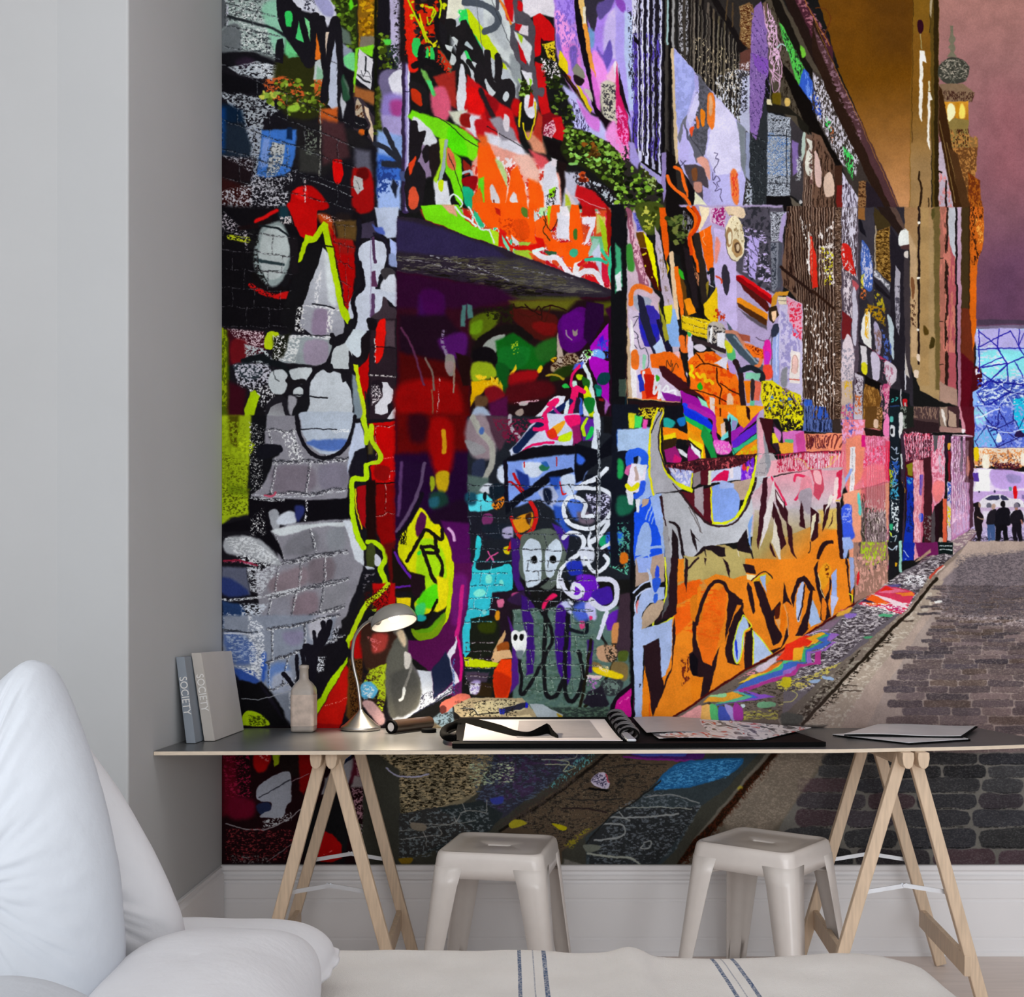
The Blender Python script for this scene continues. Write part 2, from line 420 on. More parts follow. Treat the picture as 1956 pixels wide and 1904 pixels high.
p a8cc08/8 300,1660 340,1640 380,1700 330,1860 310,1904 240,1904 240,1820
q bcc4c8/10 480,1480 600,1460 640,1560 600,1670 490,1660 460,1580
l 282c30 6 500,1440 520,1540 560,1560
q c4ccd0/8 660,1460 850,1440 820,1560 740,1580 680,1540
c 161418 46/6 640,1560 700,1570 780,1560 810,1640
c 161418 44/6 650,1540 660,1640
q c0c8cc/6 680,1650 740,1610 790,1650 760,1700 700,1690
q c4ccd4/10 850,1560 900,1480 1000,1460 1130,1500 1190,1580 1230,1720 1220,1904 780,1904 830,1720
c 16141a 44/6 1040,1140 1060,1240 1010,1380 980,1420 880,1480 810,1600 800,1680
q c4ccd0 1060,1260 1190,1150 1220,1260 1200,1440 1050,1440 1030,1360
q c8d4dc 1150,1180 1230,1090 1350,1110 1300,1180 1310,1300 1270,1340 1220,1300
c 16141a 60/6 1040,1200 1120,1200 1190,1100 1220,1020
q 18161c 1190,1280 1240,1360 1330,1360 1290,1430 1240,1440 1240,1500 1160,1560 1130,1560 1130,1490 1190,1480
q 18161c 940,1420 1040,1400 1050,1470 1000,1480
l 18161c 16 1050,1460 1200,1460
c 14141a 26/5 1180,1560 1220,1640 1240,1760 1230,1904
l 14141a 12/3 640,1680 860,1700 1000,1715
q 1c1a20/12 450,1760 600,1690 640,1860 500,1904 440,1904
g 646068 b0b4b8 560,1700 500,1904 480,1800 580,1750 620,1904 440,1904
q 9c9ca4/20 640,1700 720,1720 700,1860 650,1850
q 16161a/8 700,1780 830,1720 810,1860 760,1904 680,1904
p c8e010 1235,1400 1275,1410 1300,1600 1340,1760 1355,1904 1320,1904 1270,1640
l 281c1c 16/8 1340,1660 1370,1904
p 80909c/20 1220,1500 1250,1520 1330,1904 1240,1904
t 416 800 4.76
p 8b8a94/20 440,-30 800,-30 1240,0 1240,200 1180,620 1180,720 1220,940 1260,1100 1320,1200 1320,1380 1200,1700 1150,1904 400,1904 340,1400 560,1300 480,1020 340,1060 300,940 300,400 420,300 430,80
q 78707c/60 520,440 860,440 860,640 520,660
q 7c7888/60 940,420 1170,420 1170,600 940,640
q 74747c/60 660,1080 880,1020 880,1200 620,1240
q 888c94/60 1000,1020 1140,980 1150,1180 1000,1180
q 766c74/60 830,1300 1040,1260 1040,1450 840,1490
q 84767e/60 500,1440 780,1340 800,1500 500,1580
q 84747e/60 680,1640 880,1570 900,1760 700,1840
q 888890/60 960,1540 1160,1490 1150,1690 960,1760
q 8c8c98/60 430,1700 640,1640 640,1860 420,1904
b e4e6ea 34343c 1 3 16 430,100 1180,90 1180,370 500,390
b e4e6ea 34343c 1 2 18 500,410 1180,370 1170,640 440,700
b dfe2e6 34343c 1 2 18 500,1010 1150,930 1170,1190 600,1290
b dfe2e6 3c3c44 1 3 18 540,1320 1180,1200 1180,1450 500,1600
b dfe2e6 3c3c44 1 3 18 470,1620 1180,1460 1150,1700 400,1904
b dfe2e6 3c3c44 1 3 14 400,1904 1150,1710 1150,1960 400,2150
k e8eaec .3 4,5 560,100 680,120 800,360 660,380
p 101014/20 290,-30 450,-30 430,80 410,260 580,260 560,330 500,360 480,470 380,640 290,700 260,400
p a0b818/30 30,-30 300,-30 290,380 260,640 300,860 120,900 30,960
p 4c4808/40 90,-30 190,-30 180,260 120,240
p 6c8410/60 70,540 280,640 260,700 100,680
k b8d018 .5 6,4 180,100 350,240 300,330 180,300
k 50580c .3 5,3 40,300 280,400 290,860 40,880
k 889c14 .4 5,5 30,0 260,40 260,640 40,600
k f0f0f0 .14 3,3 280,20 420,80 400,640 300,700
q 12121a/8 380,240 560,240 580,300 440,360 360,360
p 0c0a10/20 40,960 280,900 280,700 420,720 820,740 1160,720 1200,700 1230,910 1000,920 760,940 640,960 480,1020 560,1140 600,1280 520,1200 400,1100 280,1020 60,1030
q 9ca0a8/16 460,850 540,830 560,980 500,1000
q c8d0dc/24 560,880 640,840 700,860 700,950 540,960
q 28306c/30 700,800 780,800 780,860 720,940
j e8e8ec 20 .5 3,4 800,740 810,820 790,920
k f0f0f0 .2 3,3 300,900 420,800 440,1060 300,1060
j c8ccd4 12 .5 4,2 340,690 600,710 840,700 1160,650
c c05068 18/8 430,690 500,700 520,670
j c8ccd0 26 .5 5,2 300,720 600,740 420,730
q d0d8dc/20 500,1010 760,960 1140,940 1140,980 900,980 600,1060
p d4dce6/16 1140,920 1220,930 1250,1080 1330,1180 1330,1340 1240,1280 1200,1100
q a4a8ae/30 60,1100 200,1060 380,1100 500,1200 570,1320 440,1320 300,1260 80,1220
k d8dce0 .5 6,3 60,1080 300,1080 560,1280 440,1380 200,1300
c 8c2038 16/6 50,1290 200,1290 360,1330
j b04868 16 .5 5,3 60,1300 340,1310
p 5c6074/30 40,1340 260,1350 290,1540 300,1600 40,1570
q 28366c/40 40,1440 200,1500 280,1600 60,1600
k c8ccd4 .6 6,3 260,1350 540,1340 500,1440 400,1600 300,1560
j d0d4da 24 .7 6,3 40,1640 240,1640 480,1600 740,1540
p 243c68/30 40,1650 220,1690 260,1780 160,1904 40,1904
k c8d0dc .6 6,3 200,1680 460,1680 380,1800 300,1904 220,1800
k b0bcd0 .4 8,3 40,1740 260,1800 260,1904 40,1904
q 5060a0/40 400,1820 460,1800 480,1904 380,1904
q b8c4d4/10 750,0 780,-60 1200,-60 1230,0 1190,180 1100,300 960,320 860,260 780,140
q 5070b8/30 820,200 1180,190 1150,270 1020,290 880,260
c 15131a 36/5 720,-20 740,120 800,260 900,340 1020,350 1140,280 1210,160 1250,-20
l 181820 10/3 750,95 900,90 1080,100
j e8ecf0 30 .5 5,2 1040,120 1180,110
p c4d0e8/16 1250,40 1300,40 1340,180 1340,260 1250,290 1200,430 1180,500 1190,300
p 16141e/14 1340,260 1380,240 1390,360 1320,510 1200,520 1190,480 1250,300
p c40404/8 1370,40 1620,20 1620,1100 1480,1130 1440,600 1400,560 1390,440 1490,340 1420,200
p 860404/30 1430,580 1610,600 1610,1110 1500,1180 1440,1000
p 1c0808/20 1345,560 1430,560 1440,1100 1380,1120 1350,1000
p a00810/10 1260,620 1345,600 1345,1000 1300,960 1270,800
p 504820/30 1360,120 1430,160 1410,320 1370,320
l 140c08 10/4 1360,160 1360,1100
b d8b0a8 400404 2 1 8 1430,70 1610,60 1610,860 1440,870
l 100808 10/4 1440,590 1610,580
j ff6060 10 .5 4,3 1400,380 1600,350
j ffd0d0 8 .5 3,4 1550,460 1570,560
q 8c0808/20 1430,430 1560,440 1540,560 1430,540
c b8dc10 40/3 1330,-20 1350,120 1350,220 1400,60 1400,180 1450,280 1480,340 1460,390 1360,420 1340,540
p b8dc10 1320,-30 1350,-30 1360,220 1300,10
c b4e008 46/3 1350,420 1350,540 1230,550 1220,700 1230,900 1280,1080 1330,1170
c e8c810 12/4 1250,640 1260,820 1310,1000
c b4e008 46/3 1360,1120 1440,1130 1510,1200 1520,1280 1480,1370 1520,1480 1500,1580 1420,1660
q 3c4420/10 1360,1160 1420,1150 1430,1340 1360,1340
q c8ccd8/6 1430,1230 1480,1270 1470,1340 1430,1330
q c4ccd8/6 1340,1340 1430,1360 1390,1390
p 14131a/14 1440,1370 1460,1440 1420,1540 1400,1640 1330,1700 1320,1904 1140,1904 1200,1740 1330,1370
k 706c74 .25 6,5 1320,1420 1430,1400 1400,1640 1320,1640
p 5a0c0c/30 1500,1140 1620,1110 1610,1640 1520,1640 1560,1480 1540,1250
k b0d010 .5 4,4 1350,1640 1480,1620 1440,1760 1360,1740
p b01010/12 1460,1640 1620,1610 1620,1760 1440,1780
p 480404/20 1620,-30 1904,-30 1904,420 1620,420
p 2c0850/40 1620,330 1904,330 1904,800 1620,1040
t 416 1180 3.9675
p b0d804/4 1045,0 1100,-60 1100,40 1040,150 990,240 970,180 985,130
p b4e404/3 900,400 985,290 985,330 740,760 740,620
p c81010/10 1095,90 1095,300 1045,320 1030,180
p c4140c/10 740,770 975,350 1000,400 1000,560 940,800 920,820 740,820
j ffa090 8 .5 4,3 780,670 900,640 1000,590
p 18161a/10 940,20 1010,-40 1050,-60 1000,100 940,140
q 141218/8 800,230 880,180 960,170 985,210 980,290 900,400 800,440 810,340
p 15131a/8 740,460 880,410 780,600 740,640
k d8dce4 .5 3,4 750,300 820,290 800,400 740,420
k c8ccd8 .5 3,4 860,90 920,60 900,180 850,200
p 8890a0/30 40,-20 900,-20 860,180 700,260 600,420 560,620 560,820 400,600 300,480 130,420 40,300
q 5068a0/40 50,120 260,180 280,330 120,340
q 3050a0/40 120,380 300,420 300,520 180,480
q 8884a0/40 500,110 640,100 620,200 520,200
q 3058b4/30 330,280 370,280 360,460 330,460
q 6484c0/50 380,380 520,340 540,480 400,530
q a8b0c4/40 420,440 560,400 560,560 420,560
q c0c0cc/40 700,20 840,-20 800,160 700,150
b dfe2e6 34343c 1 2 14 380,90 920,-20 900,150 380,330
b dfe2e6 34343c 1 2 12 370,340 700,230 600,480 380,540
k dce0e8 .55 5,3 230,-20 350,60 360,300 320,470 250,400 230,150
k a0b0cc .35 8,2 50,100 240,130 300,330 110,330
j 30343c 10 .6 6,2 50,90 300,110
l 282c38 8/4 50,100 260,110
l c8ccd8 10/6 50,118 230,122
k e0e4ea .5 6,2 120,360 300,380 320,470 260,440
k d0d4dc .45 4,4 540,480 600,440 600,800 540,700
c 15131c 34/3 500,420 540,470 575,520
c 15131c 46/3 670,220 700,250 690,380 710,500
c 15131c 26/3 600,290 600,380 610,460
c 15131c 30/3 640,250 650,380
c 15131c 30/3 730,110 735,230 720,300
c 15131c 46/3 850,30 830,120 760,240 720,300
o 15131c 800,50 24,34
l 15131c 50/3 810,90 720,260
q 15131c 640,210 700,200 750,240 750,420 700,560 690,400
p 0e0d10/20 160,470 290,500 330,480 420,580 500,700 520,820 190,820 170,640
q 181520/20 320,500 420,620 500,780 400,640
l b0b4bc 5/3 180,610 300,620 420,590 540,560
q a8c810/6 200,720 280,710 350,750 390,820 200,830
k 404c08 .5 5,2 230,740 360,740 370,820 240,820
p 120c10/8 30,820 1300,820 1200,1030 30,1030
p 9c0c0c/8 740,800 930,810 860,1030 620,1030
p 7c8c10/6 400,1030 480,1030 470,900 420,900
p 1a080c/20 30,1020 1200,1020 1200,1860 30,1860
p 500818/60 30,1020 130,1020 160,1400 240,1500 60,1500 30,1500
q 5c0820/50 90,1370 260,1380 270,1500 100,1520
k 8c1838 .25 6,3 40,1040 240,1040 260,1360 60,1360
q 900a0a/20 280,1030 400,1030 370,1150 310,1170 270,1120
k c89898 .35 4,3 290,1030 400,1030 380,1090
p 8ca010/6 410,1030 475,1030 460,1110 430,1130
q 181010/20 470,1040 600,1030 640,1180 560,1200 480,1160
p 740808/20 610,1030 740,1030 720,1220 650,1340 620,1300
q 8c909c/5 310,1270 440,1190 530,1165 555,1200 555,1380 520,1420 500,1490 430,1515 330,1500 380,1480 400,1440 400,1400 330,1390 290,1360
q 1c2440/10 290,1420 380,1400 400,1440 340,1500
q 8c909c/4 330,1490 440,1440 500,1470 480,1510 340,1510
c 14141c 6/3 310,1360 440,1290 550,1230
l 907880 5/3 560,1240 620,1210 690,1180
c 908c90 8/4 60,1560 200,1600 370,1600 540,1520 640,1440 740,1370
k a8acb0 .4 5,3 340,1540 560,1470 560,1530 340,1600
c 706c70 6/3 370,1850 540,1730 740,1600 960,1480
k 606060 .25 4,3 100,1800 380,1800 400,1860 100,1860
k 7c2c30 .2 6,3 60,1600 600,1600 500,1840 60,1840
p 141416/20 700,1430 960,1280 1020,1480 960,1860 660,1860 620,1640
p 9c0808/8 745,1840 800,1610 870,1640 940,1720 940,1820 870,1850
j e08080 6 .4 4,3 780,1810 870,1760
p 8c8c94/10 880,1130 1030,1060 1040,1150 980,1280 840,1330 780,1340 840,1190
p 78787c/20 810,1210 850,1200 850,1300 800,1330
p 501828/30 1030,1060 1200,1040 1190,1200 1000,1260
k a07080 .5 4,5 1030,1060 1190,1060 1190,1200 1060,1200
p 8c8488/20 1040,1200 1130,1210 1130,1290 1010,1280
k 98707c .5 4,4 1010,1280 1140,1290 1180,1500 1050,1530
r 2c3c1c+1c2410+404c24+101010 90 16 1170,1270 1250,1290 1240,1640 1080,1700 1060,1540 1160,1480
k a0909c .2 4,4 1060,1540 1220,1540 1220,1820 1100,1820
c 101418 50/8 1320,1270 1300,1360 1290,1460
p b40c0c/5 1330,1310 1360,1280 1365,1440 1350,1600 1300,1700 1240,1640 1240,1490 1310,1440
c c0a030 8 1320,1320 1310,1400
c c0a030 8 1350,1580 1300,1690
p 1c0c0e/10 1300,1700 1360,1600 1380,1860 1240,1860
j b02020 10 .6 3,6 1230,1640 1240,1740
q 2860b0/6 980,1035 1010,1040 960,1080 950,1070
l 141c30 20/4 940,1110 1000,1060
""",
"""
t 800 0 4.76
p b8c0c8/60 300,-30 900,-30 900,900 600,800 420,600 300,400
p 1c1618/40 -180,-30 280,-30 230,500 160,640 -40,600 -180,560
k c42008 .6 12,9 -30,40 160,40 160,340 -30,340
l e02010 90/14 -90,-30 -50,620
k d82008 .5 5,7 -140,-20 -30,100 -30,500 -120,500
r 1a1416+d83010+c8d010+2c2428 60 24 -110,-20 260,-20 200,480 -40,560
c b8d008 18 -100,-10 -40,130 0,200 40,300 70,380 20,200
c b8d008 16 140,90 120,160 180,170 200,60 190,0
c b8d008 14 60,60 150,100 100,220 80,160
c d8d010 14 10,130 70,330 130,400 180,350 190,420
q 30c858 -60,370 -40,340 15,360 15,480 -20,520 -55,470
p 30c858 70,420 90,460 80,540 55,530
p 30c858 100,430 130,430 145,540 100,535
c 141214 60/8 -40,600 60,560 160,600 240,700 290,760
c 141214 40/6 40,640 10,500 30,420
c 141214 50/6 160,180 170,300 200,380 230,460
p e4e4d0 265,-20 410,-20 415,100 350,165 310,180 245,170
p 30d060/6 360,180 420,80 460,90 450,180 530,330 580,470 560,560 450,560 380,400 440,300
k 2ce05c .5 6,6 360,90 450,80 440,220 360,200
p c0d80c/4 430,75 460,90 560,230 700,430 820,600 800,630 760,620 640,500 590,430 470,260
p c8d0d0/10 590,-20 740,-20 840,250 870,420 930,700 920,850 800,620 700,440 590,280
q b0b8bc/40 620,200 740,160 820,420 760,440
c 48505a 62/6 420,20 540,30 660,80 720,160 690,250 600,290
c 484850 30/4 720,-20 715,80
l 50585c 5/2 520,-20 620,860
c 686c74 26/20 740,540 820,600 900,720 900,860
q 8c9498/30 830,500 910,560 920,760 850,700
l 30343a 5/2 660,-20 740,200 840,420
q 1c1a1c/5 240,190 330,180 340,250 420,180 460,230 580,480 600,600 500,580 430,460 370,520 340,440 280,310 240,400 210,400 200,350
q c8d0d0/6 300,340 340,340 360,400 345,420
c 1e1b1d 56/5 400,210 380,400 340,620 300,800 300,920
q c8d0d0/5 350,300 330,420 240,400 250,440 320,500 340,550 320,590 280,560
c 1c1a1c 52/5 290,260 420,400 560,560 720,860
q b8c8cc/6 440,380 490,430 480,450 420,410
c c4ccd0 46/4 400,520 460,640 520,740
c 1c1a1c 40/5 390,560 440,640 480,820
c 1c1a1c 50/5 450,560 540,680 560,760
q c4ccd0/4 480,560 560,600 600,680 560,700 530,660
q c4ccd0/4 640,540 690,610 690,640 650,620
q 1e1b1e/5 690,500 740,500 760,620 750,720 830,720 880,800 860,930 800,980 740,960 680,900 590,820 520,760 500,640 560,560 600,640 680,720
q c4ccd0/4 600,740 640,710 700,750 690,850 640,870
o ccd4d8/4 790,880 30,46 15
c 1e1b1e 60/5 620,480 640,700 700,800
q 1c1a1e/6 180,200 240,260 260,360 230,400 200,380
l 1c1a20 60/10 780,960 880,1110 910,1200
p c81418/24 440,680 600,820 720,930 860,1010 920,1300 760,1300 500,1260 370,1150 420,860
q b80c10/30 860,900 920,930 900,1060 840,1000
q e01010/30 440,800 600,860 620,1000 480,1060
q 8c0c14/30 600,860 720,930 700,1030 620,1100
c 241c20 40/20 560,820 640,1000 760,1180
q d8dce4/8 380,580 420,640 430,880 400,1040 360,1020 330,920 360,760
c 301820 34/8 300,700 290,800 330,960 300,1000
p a02820/30 130,700 330,640 340,980 280,960
p 7c7c58/30 200,460 300,600 290,660 200,560
k d02810 .5 5,5 180,440 300,600 280,700 160,560
q d85878/40 110,820 240,800 290,1000 240,1100 140,1060
p 70b050/20 20,620 60,640 160,860 130,880 40,700
p 48d070/4 60,730 110,740 150,870 120,860
p c8ccb8/30 270,1010 440,1000 440,1160 330,1130
p 74dc14/20 -60,1000 60,1040 240,1100 420,1180 540,1290 540,1500 420,1420 330,1360 260,1320 180,1250 60,1180 -100,1060
q 54e008/30 270,1160 400,1240 440,1420 280,1360
q c43010/20 -60,800 40,840 60,960 0,960 -60,900
c 1c1a1c 60/8 -60,770 0,790 50,850 60,960 20,1000
p e0dce8/40 400,1020 560,1050 560,1280 430,1180
q 8c1410/20 380,1040 470,1040 480,1160 380,1130
c dcdce8 40/8 480,1070 490,1160 520,1230
q c0141c/20 520,1080 720,1160 600,1260 530,1240
p d8d8e4/40 600,1200 900,1280 1000,1420 880,1560 700,1440 620,1320
p 908c98/30 640,1080 740,1060 860,1180 900,1280 760,1280
q dcd4dc/12 780,1040 830,1080 810,1200 770,1150
c 141418 7/3 -20,980 240,1110 420,1260 560,1350 780,1440
c 1c181c 6/3 620,1150 860,1290 1000,1370 1160,1440
j e8e4e8 8 .6 3,5 720,1200 730,1330
p e8a090/30 480,1480 620,1300 900,1400 1100,1440 1300,1600 1300,1950 480,1950
k f0e4e8 .45 14,20 560,1400 1250,1500 1300,1950 520,1950
k d03020 .3 9,12 480,1500 1250,1500 1300,1950 480,1950
p ff5c0c/20 540,1300 640,1300 700,1440 760,1620 800,1700 780,1940 480,1940 540,1700 530,1500
p ff5c0c/20 840,1560 900,1500 960,1660 1000,1940 760,1940 800,1800
p b8d488/20 690,1440 760,1480 800,1600 800,1700 770,1640
p ff5c0c/20 1000,1600 1060,1620 1130,1720 1140,1940 1000,1940
p e06020/50 540,1230 620,1240 640,1330 560,1330
p e8b8a8/40 860,1420 1000,1400 1100,1560 1080,1660 960,1600
p d85058/40 1000,1360 1160,1430 1200,1500 1100,1540
p d89070/40 960,1200 1100,1180 1160,1400 1040,1380
p 60d820/12 540,1620 590,1600 600,1904 550,1904
p 8c7898/20 -60,1340 80,1300 130,1600 0,1640 -60,1600
q d8dce4/14 -50,1060 60,1130 160,1260 130,1330 30,1310 -40,1240
q 1c181c/6 -80,1130 -20,1100 0,1200 60,1200 30,1360 60,1480 110,1420 100,1340 60,1330 -20,1500 -60,1600 -90,1440
q 1c181c/6 -120,1560 -20,1480 20,1500 60,1620 20,1900 -110,1900
q e04018/8 -90,1500 -50,1440 -20,1430 -50,1540 -80,1590
q d85030/8 -90,1760 -60,1700 -20,1720 0,1840 -40,1900 -90,1880
q 201818/10 100,1340 200,1320 230,1520 150,1620 110,1580
p dce0e8/12 130,1640 260,1640 300,1904 160,1904
p a8e020/12 180,1260 240,1260 220,1500 160,1660 130,1640 200,1480
c a0b0b8 34/5 250,1280 240,1400 220,1540 190,1640
p 74dc10/10 250,1330 380,1440 400,1660 400,1904 340,1820 290,1640 240,1560
q dc6c48/16 260,1340 320,1400 330,1540 260,1500
c 181818 6/2 270,1400 380,1700 430,1904
q 8c2014/10 400,1450 480,1540 420,1590
c a8b8c4 24/3 400,1570 480,1560 490,1700
q 8c0810/10 400,1620 530,1600 500,1740 420,1700
q 18b080/10 400,1700 500,1740 480,1904 420,1860
q c8e010/6 180,1640 230,1640 210,1740 180,1720
c dce8ec 14/2 260,1850 320,1760 400,1860 330,1904
p ec6010/8 490,1790 560,1700 600,1904 480,1904
q d8d4d8/10 650,1690 690,1690 740,1860 700,1904 660,1830
q d8d4d8/10 860,1750 890,1780 900,1860 830,1830
c 782818 14/8 680,1820 700,1904 740,1880
p dcdce8/16 1140,1500 1240,1440 1260,1600 1300,1904 1160,1904 1120,1720
p 90e018/10 1180,1720 1240,1700 1230,1790 1180,1800
k 201818 .4 3,4 1150,1780 1260,1700 1240,1904 1160,1904
p c81018/14 770,-20 870,-20 860,200 800,180
p 4c4850/8 850,-20 920,-20 960,100 1080,240 1050,560 1010,760 940,640 830,420 830,240 880,200
l e07820 20/3 740,10 790,90 840,220
p dcd8e0/12 930,-20 1240,-20 1240,160 1100,130 1020,160 950,100
q c80c14/16 900,10 940,30 940,100 900,80
p c80c10/8 1040,150 1100,120 1190,190 1230,260 1230,370 1130,370 1050,280
p 28080c/10 1110,340 1150,380 1180,390 1110,400
p d8d0d8/8 900,210 1010,240 1000,330 910,300
p c01018/8 880,210 940,220 910,280 870,270
p c80810/8 1050,280 1110,300 1110,500 1050,520
p 4c4850/8 1000,180 1060,240 1050,600 1000,540
p d0d4d8/10 860,280 950,330 1030,420 1010,600 960,520 900,380
p a0c818/8 890,300 950,330 940,400
p c00c14/8 900,380 950,470 980,560 970,620 930,560
c 504c54 30/6 870,430 900,540 1020,640
p c41014/12 1060,560 1140,580 1160,800 1200,1060 1110,1040 1050,760
q 504c54/10 1010,560 1060,600 1090,960 1060,960 1010,740
q 504c54/10 1080,800 1140,800 1130,880 1080,860
p d4d4dc/10 930,640 1030,660 1040,760 1000,800
r 3c5410+8cb848+1c2408+a0c870+28300c 40 20 900,700 980,760 1040,830 1000,880 920,880
q 88d020/6 1010,710 1030,740 1010,790
q dcdce8/10 980,860 1060,900 1070,1000 1030,1080 980,1040 960,940
p c01c14/8 1020,830 1050,880 1040,960 1000,980
c d0c010 20/3 930,940 920,1040 915,1150
c d8c414 14/2 1060,930 1050,1100 1000,1260 960,1190 950,1120
p b83020/30 1080,1000 1130,1060 1120,1300 1040,1220
p e8e0e8/16 1210,1430 1260,1450 1250,1520 1200,1500
p b884d8/30 1230,-30 1440,-30 1500,500 1560,800 1620,1040 1500,1000 1400,850 1290,640 1240,420
q a080e8/40 1240,0 1400,-20 1420,200 1300,200
q e898e0/30 1240,100 1340,160 1380,300 1440,320 1300,440 1250,300
q e080d8/30 1300,440 1440,420 1480,640 1400,640
q 7058b8/20 1250,320 1280,320 1300,500 1260,440
q 6c58b0/30 1370,440 1440,440 1430,640 1390,620
k 8060c8 .3 4,9 1240,0 1400,0 1480,500 1400,600 1240,300
p d880d8/30 1440,640 1560,680 1600,920 1520,900
p a880e8/30 1530,-30 1940,-30 1940,900 1800,900 1660,900 1580,620 1540,300
q 302c38/10 1500,-30 1690,-30 1620,160 1600,280 1560,240
q 5c4c90/20 1620,40 1780,-20 1730,100 1640,180
q c8b8f0/40 1740,100 1904,60 1904,500 1700,500 1680,280
q 6450b0/20 1620,420 1670,500 1740,360 1760,500 1700,640 1640,540
q 9060d0/30 1580,560 1680,560 1700,700 1620,720
q f090e8/30 1580,480 1660,520 1720,720 1660,860 1600,760
q 6c98c8/30 1540,250 1600,300 1590,420 1560,420
c e89838 40/6 1470,0 1510,230 1560,540 1590,700
p e8c070 1450,-20 1500,-20 1530,220 1490,220
p e8e0c8 1490,60 1515,60 1525,210 1500,210
p 100c14/4 1410,-20 1445,-20 1500,300 1560,640 1620,960 1640,1060 1600,1020 1540,740 1440,300
q e070d8/20 1560,620 1640,800 1650,1020 1600,900
p f0b4d8/30 1700,700 1780,560 1830,620 1820,800 1740,760
p c8c8f8/20 1850,500 1904,500 1904,800 1850,780
q e8e0ec/10 1770,580 1810,560 1820,700 1800,760
c 604c68 8/3 1810,500 1840,540 1830,640
k a02060 .4 4,6 1690,740 1830,760 1860,960 1680,960
q c8c4b0/30 1660,760 1800,780 1830,1100 1680,1080
k 3c3840 .4 4,5 1660,760 1820,780 1830,1100 1680,1060
k 202018 .3 4,6 1800,760 1904,800 1904,1000 1830,1000
p b01848/20 1800,860 1860,900 1904,1040 1904,1440 1840,1200 1810,1000
k f0b0d0 .4 5,4 1820,1000 1904,1100 1904,1440 1840,1340
p d8c020/4 1120,400 1230,370 1240,450 1240,560 1190,540
k 201408 .35 4,4 1120,400 1240,400 1240,600 1160,520
p e0c810/4 1280,450 1350,560 1360,660 1330,710 1270,620
p c8501c/10 1330,660 1380,700 1400,800 1350,740
c 1c0c14 34/4 1240,590 1340,700 1440,850 1540,1020
l 3c2010 20/3 1350,700 1560,1020
q 808070/6 1400,620 1450,580 1510,690 1480,720 1420,700
q 201418/8 1410,680 1500,720 1480,780 1430,760
p d8c018/4 1420,760 1460,790 1570,980 1580,1000 1560,1030 1500,920
q c0bcb0/10 1500,820 1560,830 1580,930
p 120810 1560,900 1640,1000 1680,1060 1780,1120 1840,1300 1840,1380 1780,1300 1680,1180 1620,1060
p bcbcf0/30 1290,760 1440,860 1560,1040 1660,1100 1780,1300 1640,1260 1480,1200 1400,1160 1400,1000
k 383058 .3 2,12 1380,900 1520,1000 1560,1200 1400,1160
q d078d8/30 1440,900 1560,1040 1640,1080 1640,1200 1540,1130
q e890d8/40 1780,1100 1904,1500 1800,1400 1700,1240
k 182008 .6 5,6 1110,440 1180,560 1300,620 1340,700 1290,780 1180,760 1110,620
k e8e0e8 .35 4,4 1110,520 1250,560 1290,700 1200,720 1120,640
r 2c3c10+4c6420+101408+688830+18200c 90 18 1110,660 1260,690 1400,1000 1450,1100 1340,1200 1240,1040 1200,900
p 7c0c14/10 1120,1050 1190,1020 1290,1060 1340,1180 1320,1290 1240,1260 1130,1200
p c81018/8 1210,1070 1290,1060 1330,1190 1310,1290 1220,1250
p e8b4c0/6 1150,1130 1220,1090 1250,1180 1210,1260 1130,1230
k 90203c .4 4,4 1140,1100 1240,1110 1210,1260 1130,1230
p 100a0c/10 1140,1260 1300,1300 1380,1400 1360,1500 1180,1400
p 1c200c/14 1340,1160 1480,1180 1700,1280 1860,1420 1940,1560 1940,1900 1840,1880 1740,1720 1600,1580 1480,1520 1360,1480 1280,1360
r 48681c+2c4010+7ca83c+141c08+5c7c20+0c1006+90c050 330 20 1340,1150 1480,1180 1700,1280 1860,1400 1940,1540 1940,1860 1840,1830 1740,1680 1600,1550 1480,1480 1360,1440 1300,1320
r 5c3c14+8c5018+3c2408 30 22 1500,1280 1640,1320 1620,1440 1520,1420
o 88c868/8 1400,1490 44,16
r 98d868+78b848 20 18 1350,1360 1440,1480 1600,1460 1740,1500 1740,1400 1600,1420
p 1c1010/20 1260,1460 1340,1480 1360,1640 1300,1760
p b8b8cc/30 1330,1560 1500,1580 1560,1700 1420,1900 1300,1904 1330,1700
k 282028 .45 4,8 1340,1540 1500,1560 1600,1720 1500,1760
r c84818+d85c20+601c10 16 24 1460,1560 1540,1600 1520,1660 1460,1640
p c01018/20 1440,1680 1600,1740 1740,1904 1500,1904 1420,1780
k 181018 .5 6,5 1560,1620 1760,1720 1850,1904 1740,1904 1600,1760
k b8c0cc .4 4,7 1500,1600 1700,1700 1850,1880 1740,1860
p d8c8d0/20 1340,1700 1420,1840 1440,1940 1340,1940
p b0c030/20 1330,1760 1370,1800 1400,1904 1340,1904
c e8c0c8 5/2 1390,1780 1560,1850 1700,1904
t 800 400 4.76
p 300818 -200,60 1840,400 1840,3000 -200,3000
p d84820/40 20,0 1840,0 1840,760 1740,740 1400,600 600,290 60,90
k e8e8f0/40 .4 10,14 380,0 1800,0 1840,760 1400,600 600,290
k 38c890/40 .15 10,14 380,0 1800,0 1840,760 1400,600 600,290
k c01020/40 .25 10,14 780,100 1800,0 1840,760 1400,600 900,400
p 74dc10/5 20,-40 360,-40 480,150 640,200 720,340 590,290 400,230 200,140 60,90
p e0a088/16 200,-40 320,-40 350,70 270,30
p c82018/10 400,-20 480,60 470,130 420,100
c d8ece8 20/3 330,-20 380,40 460,100 520,150
c d8ece8 16/3 450,-20 520,100 560,180 660,180
p 28b880/8 500,0 560,80 600,170 540,140 500,60
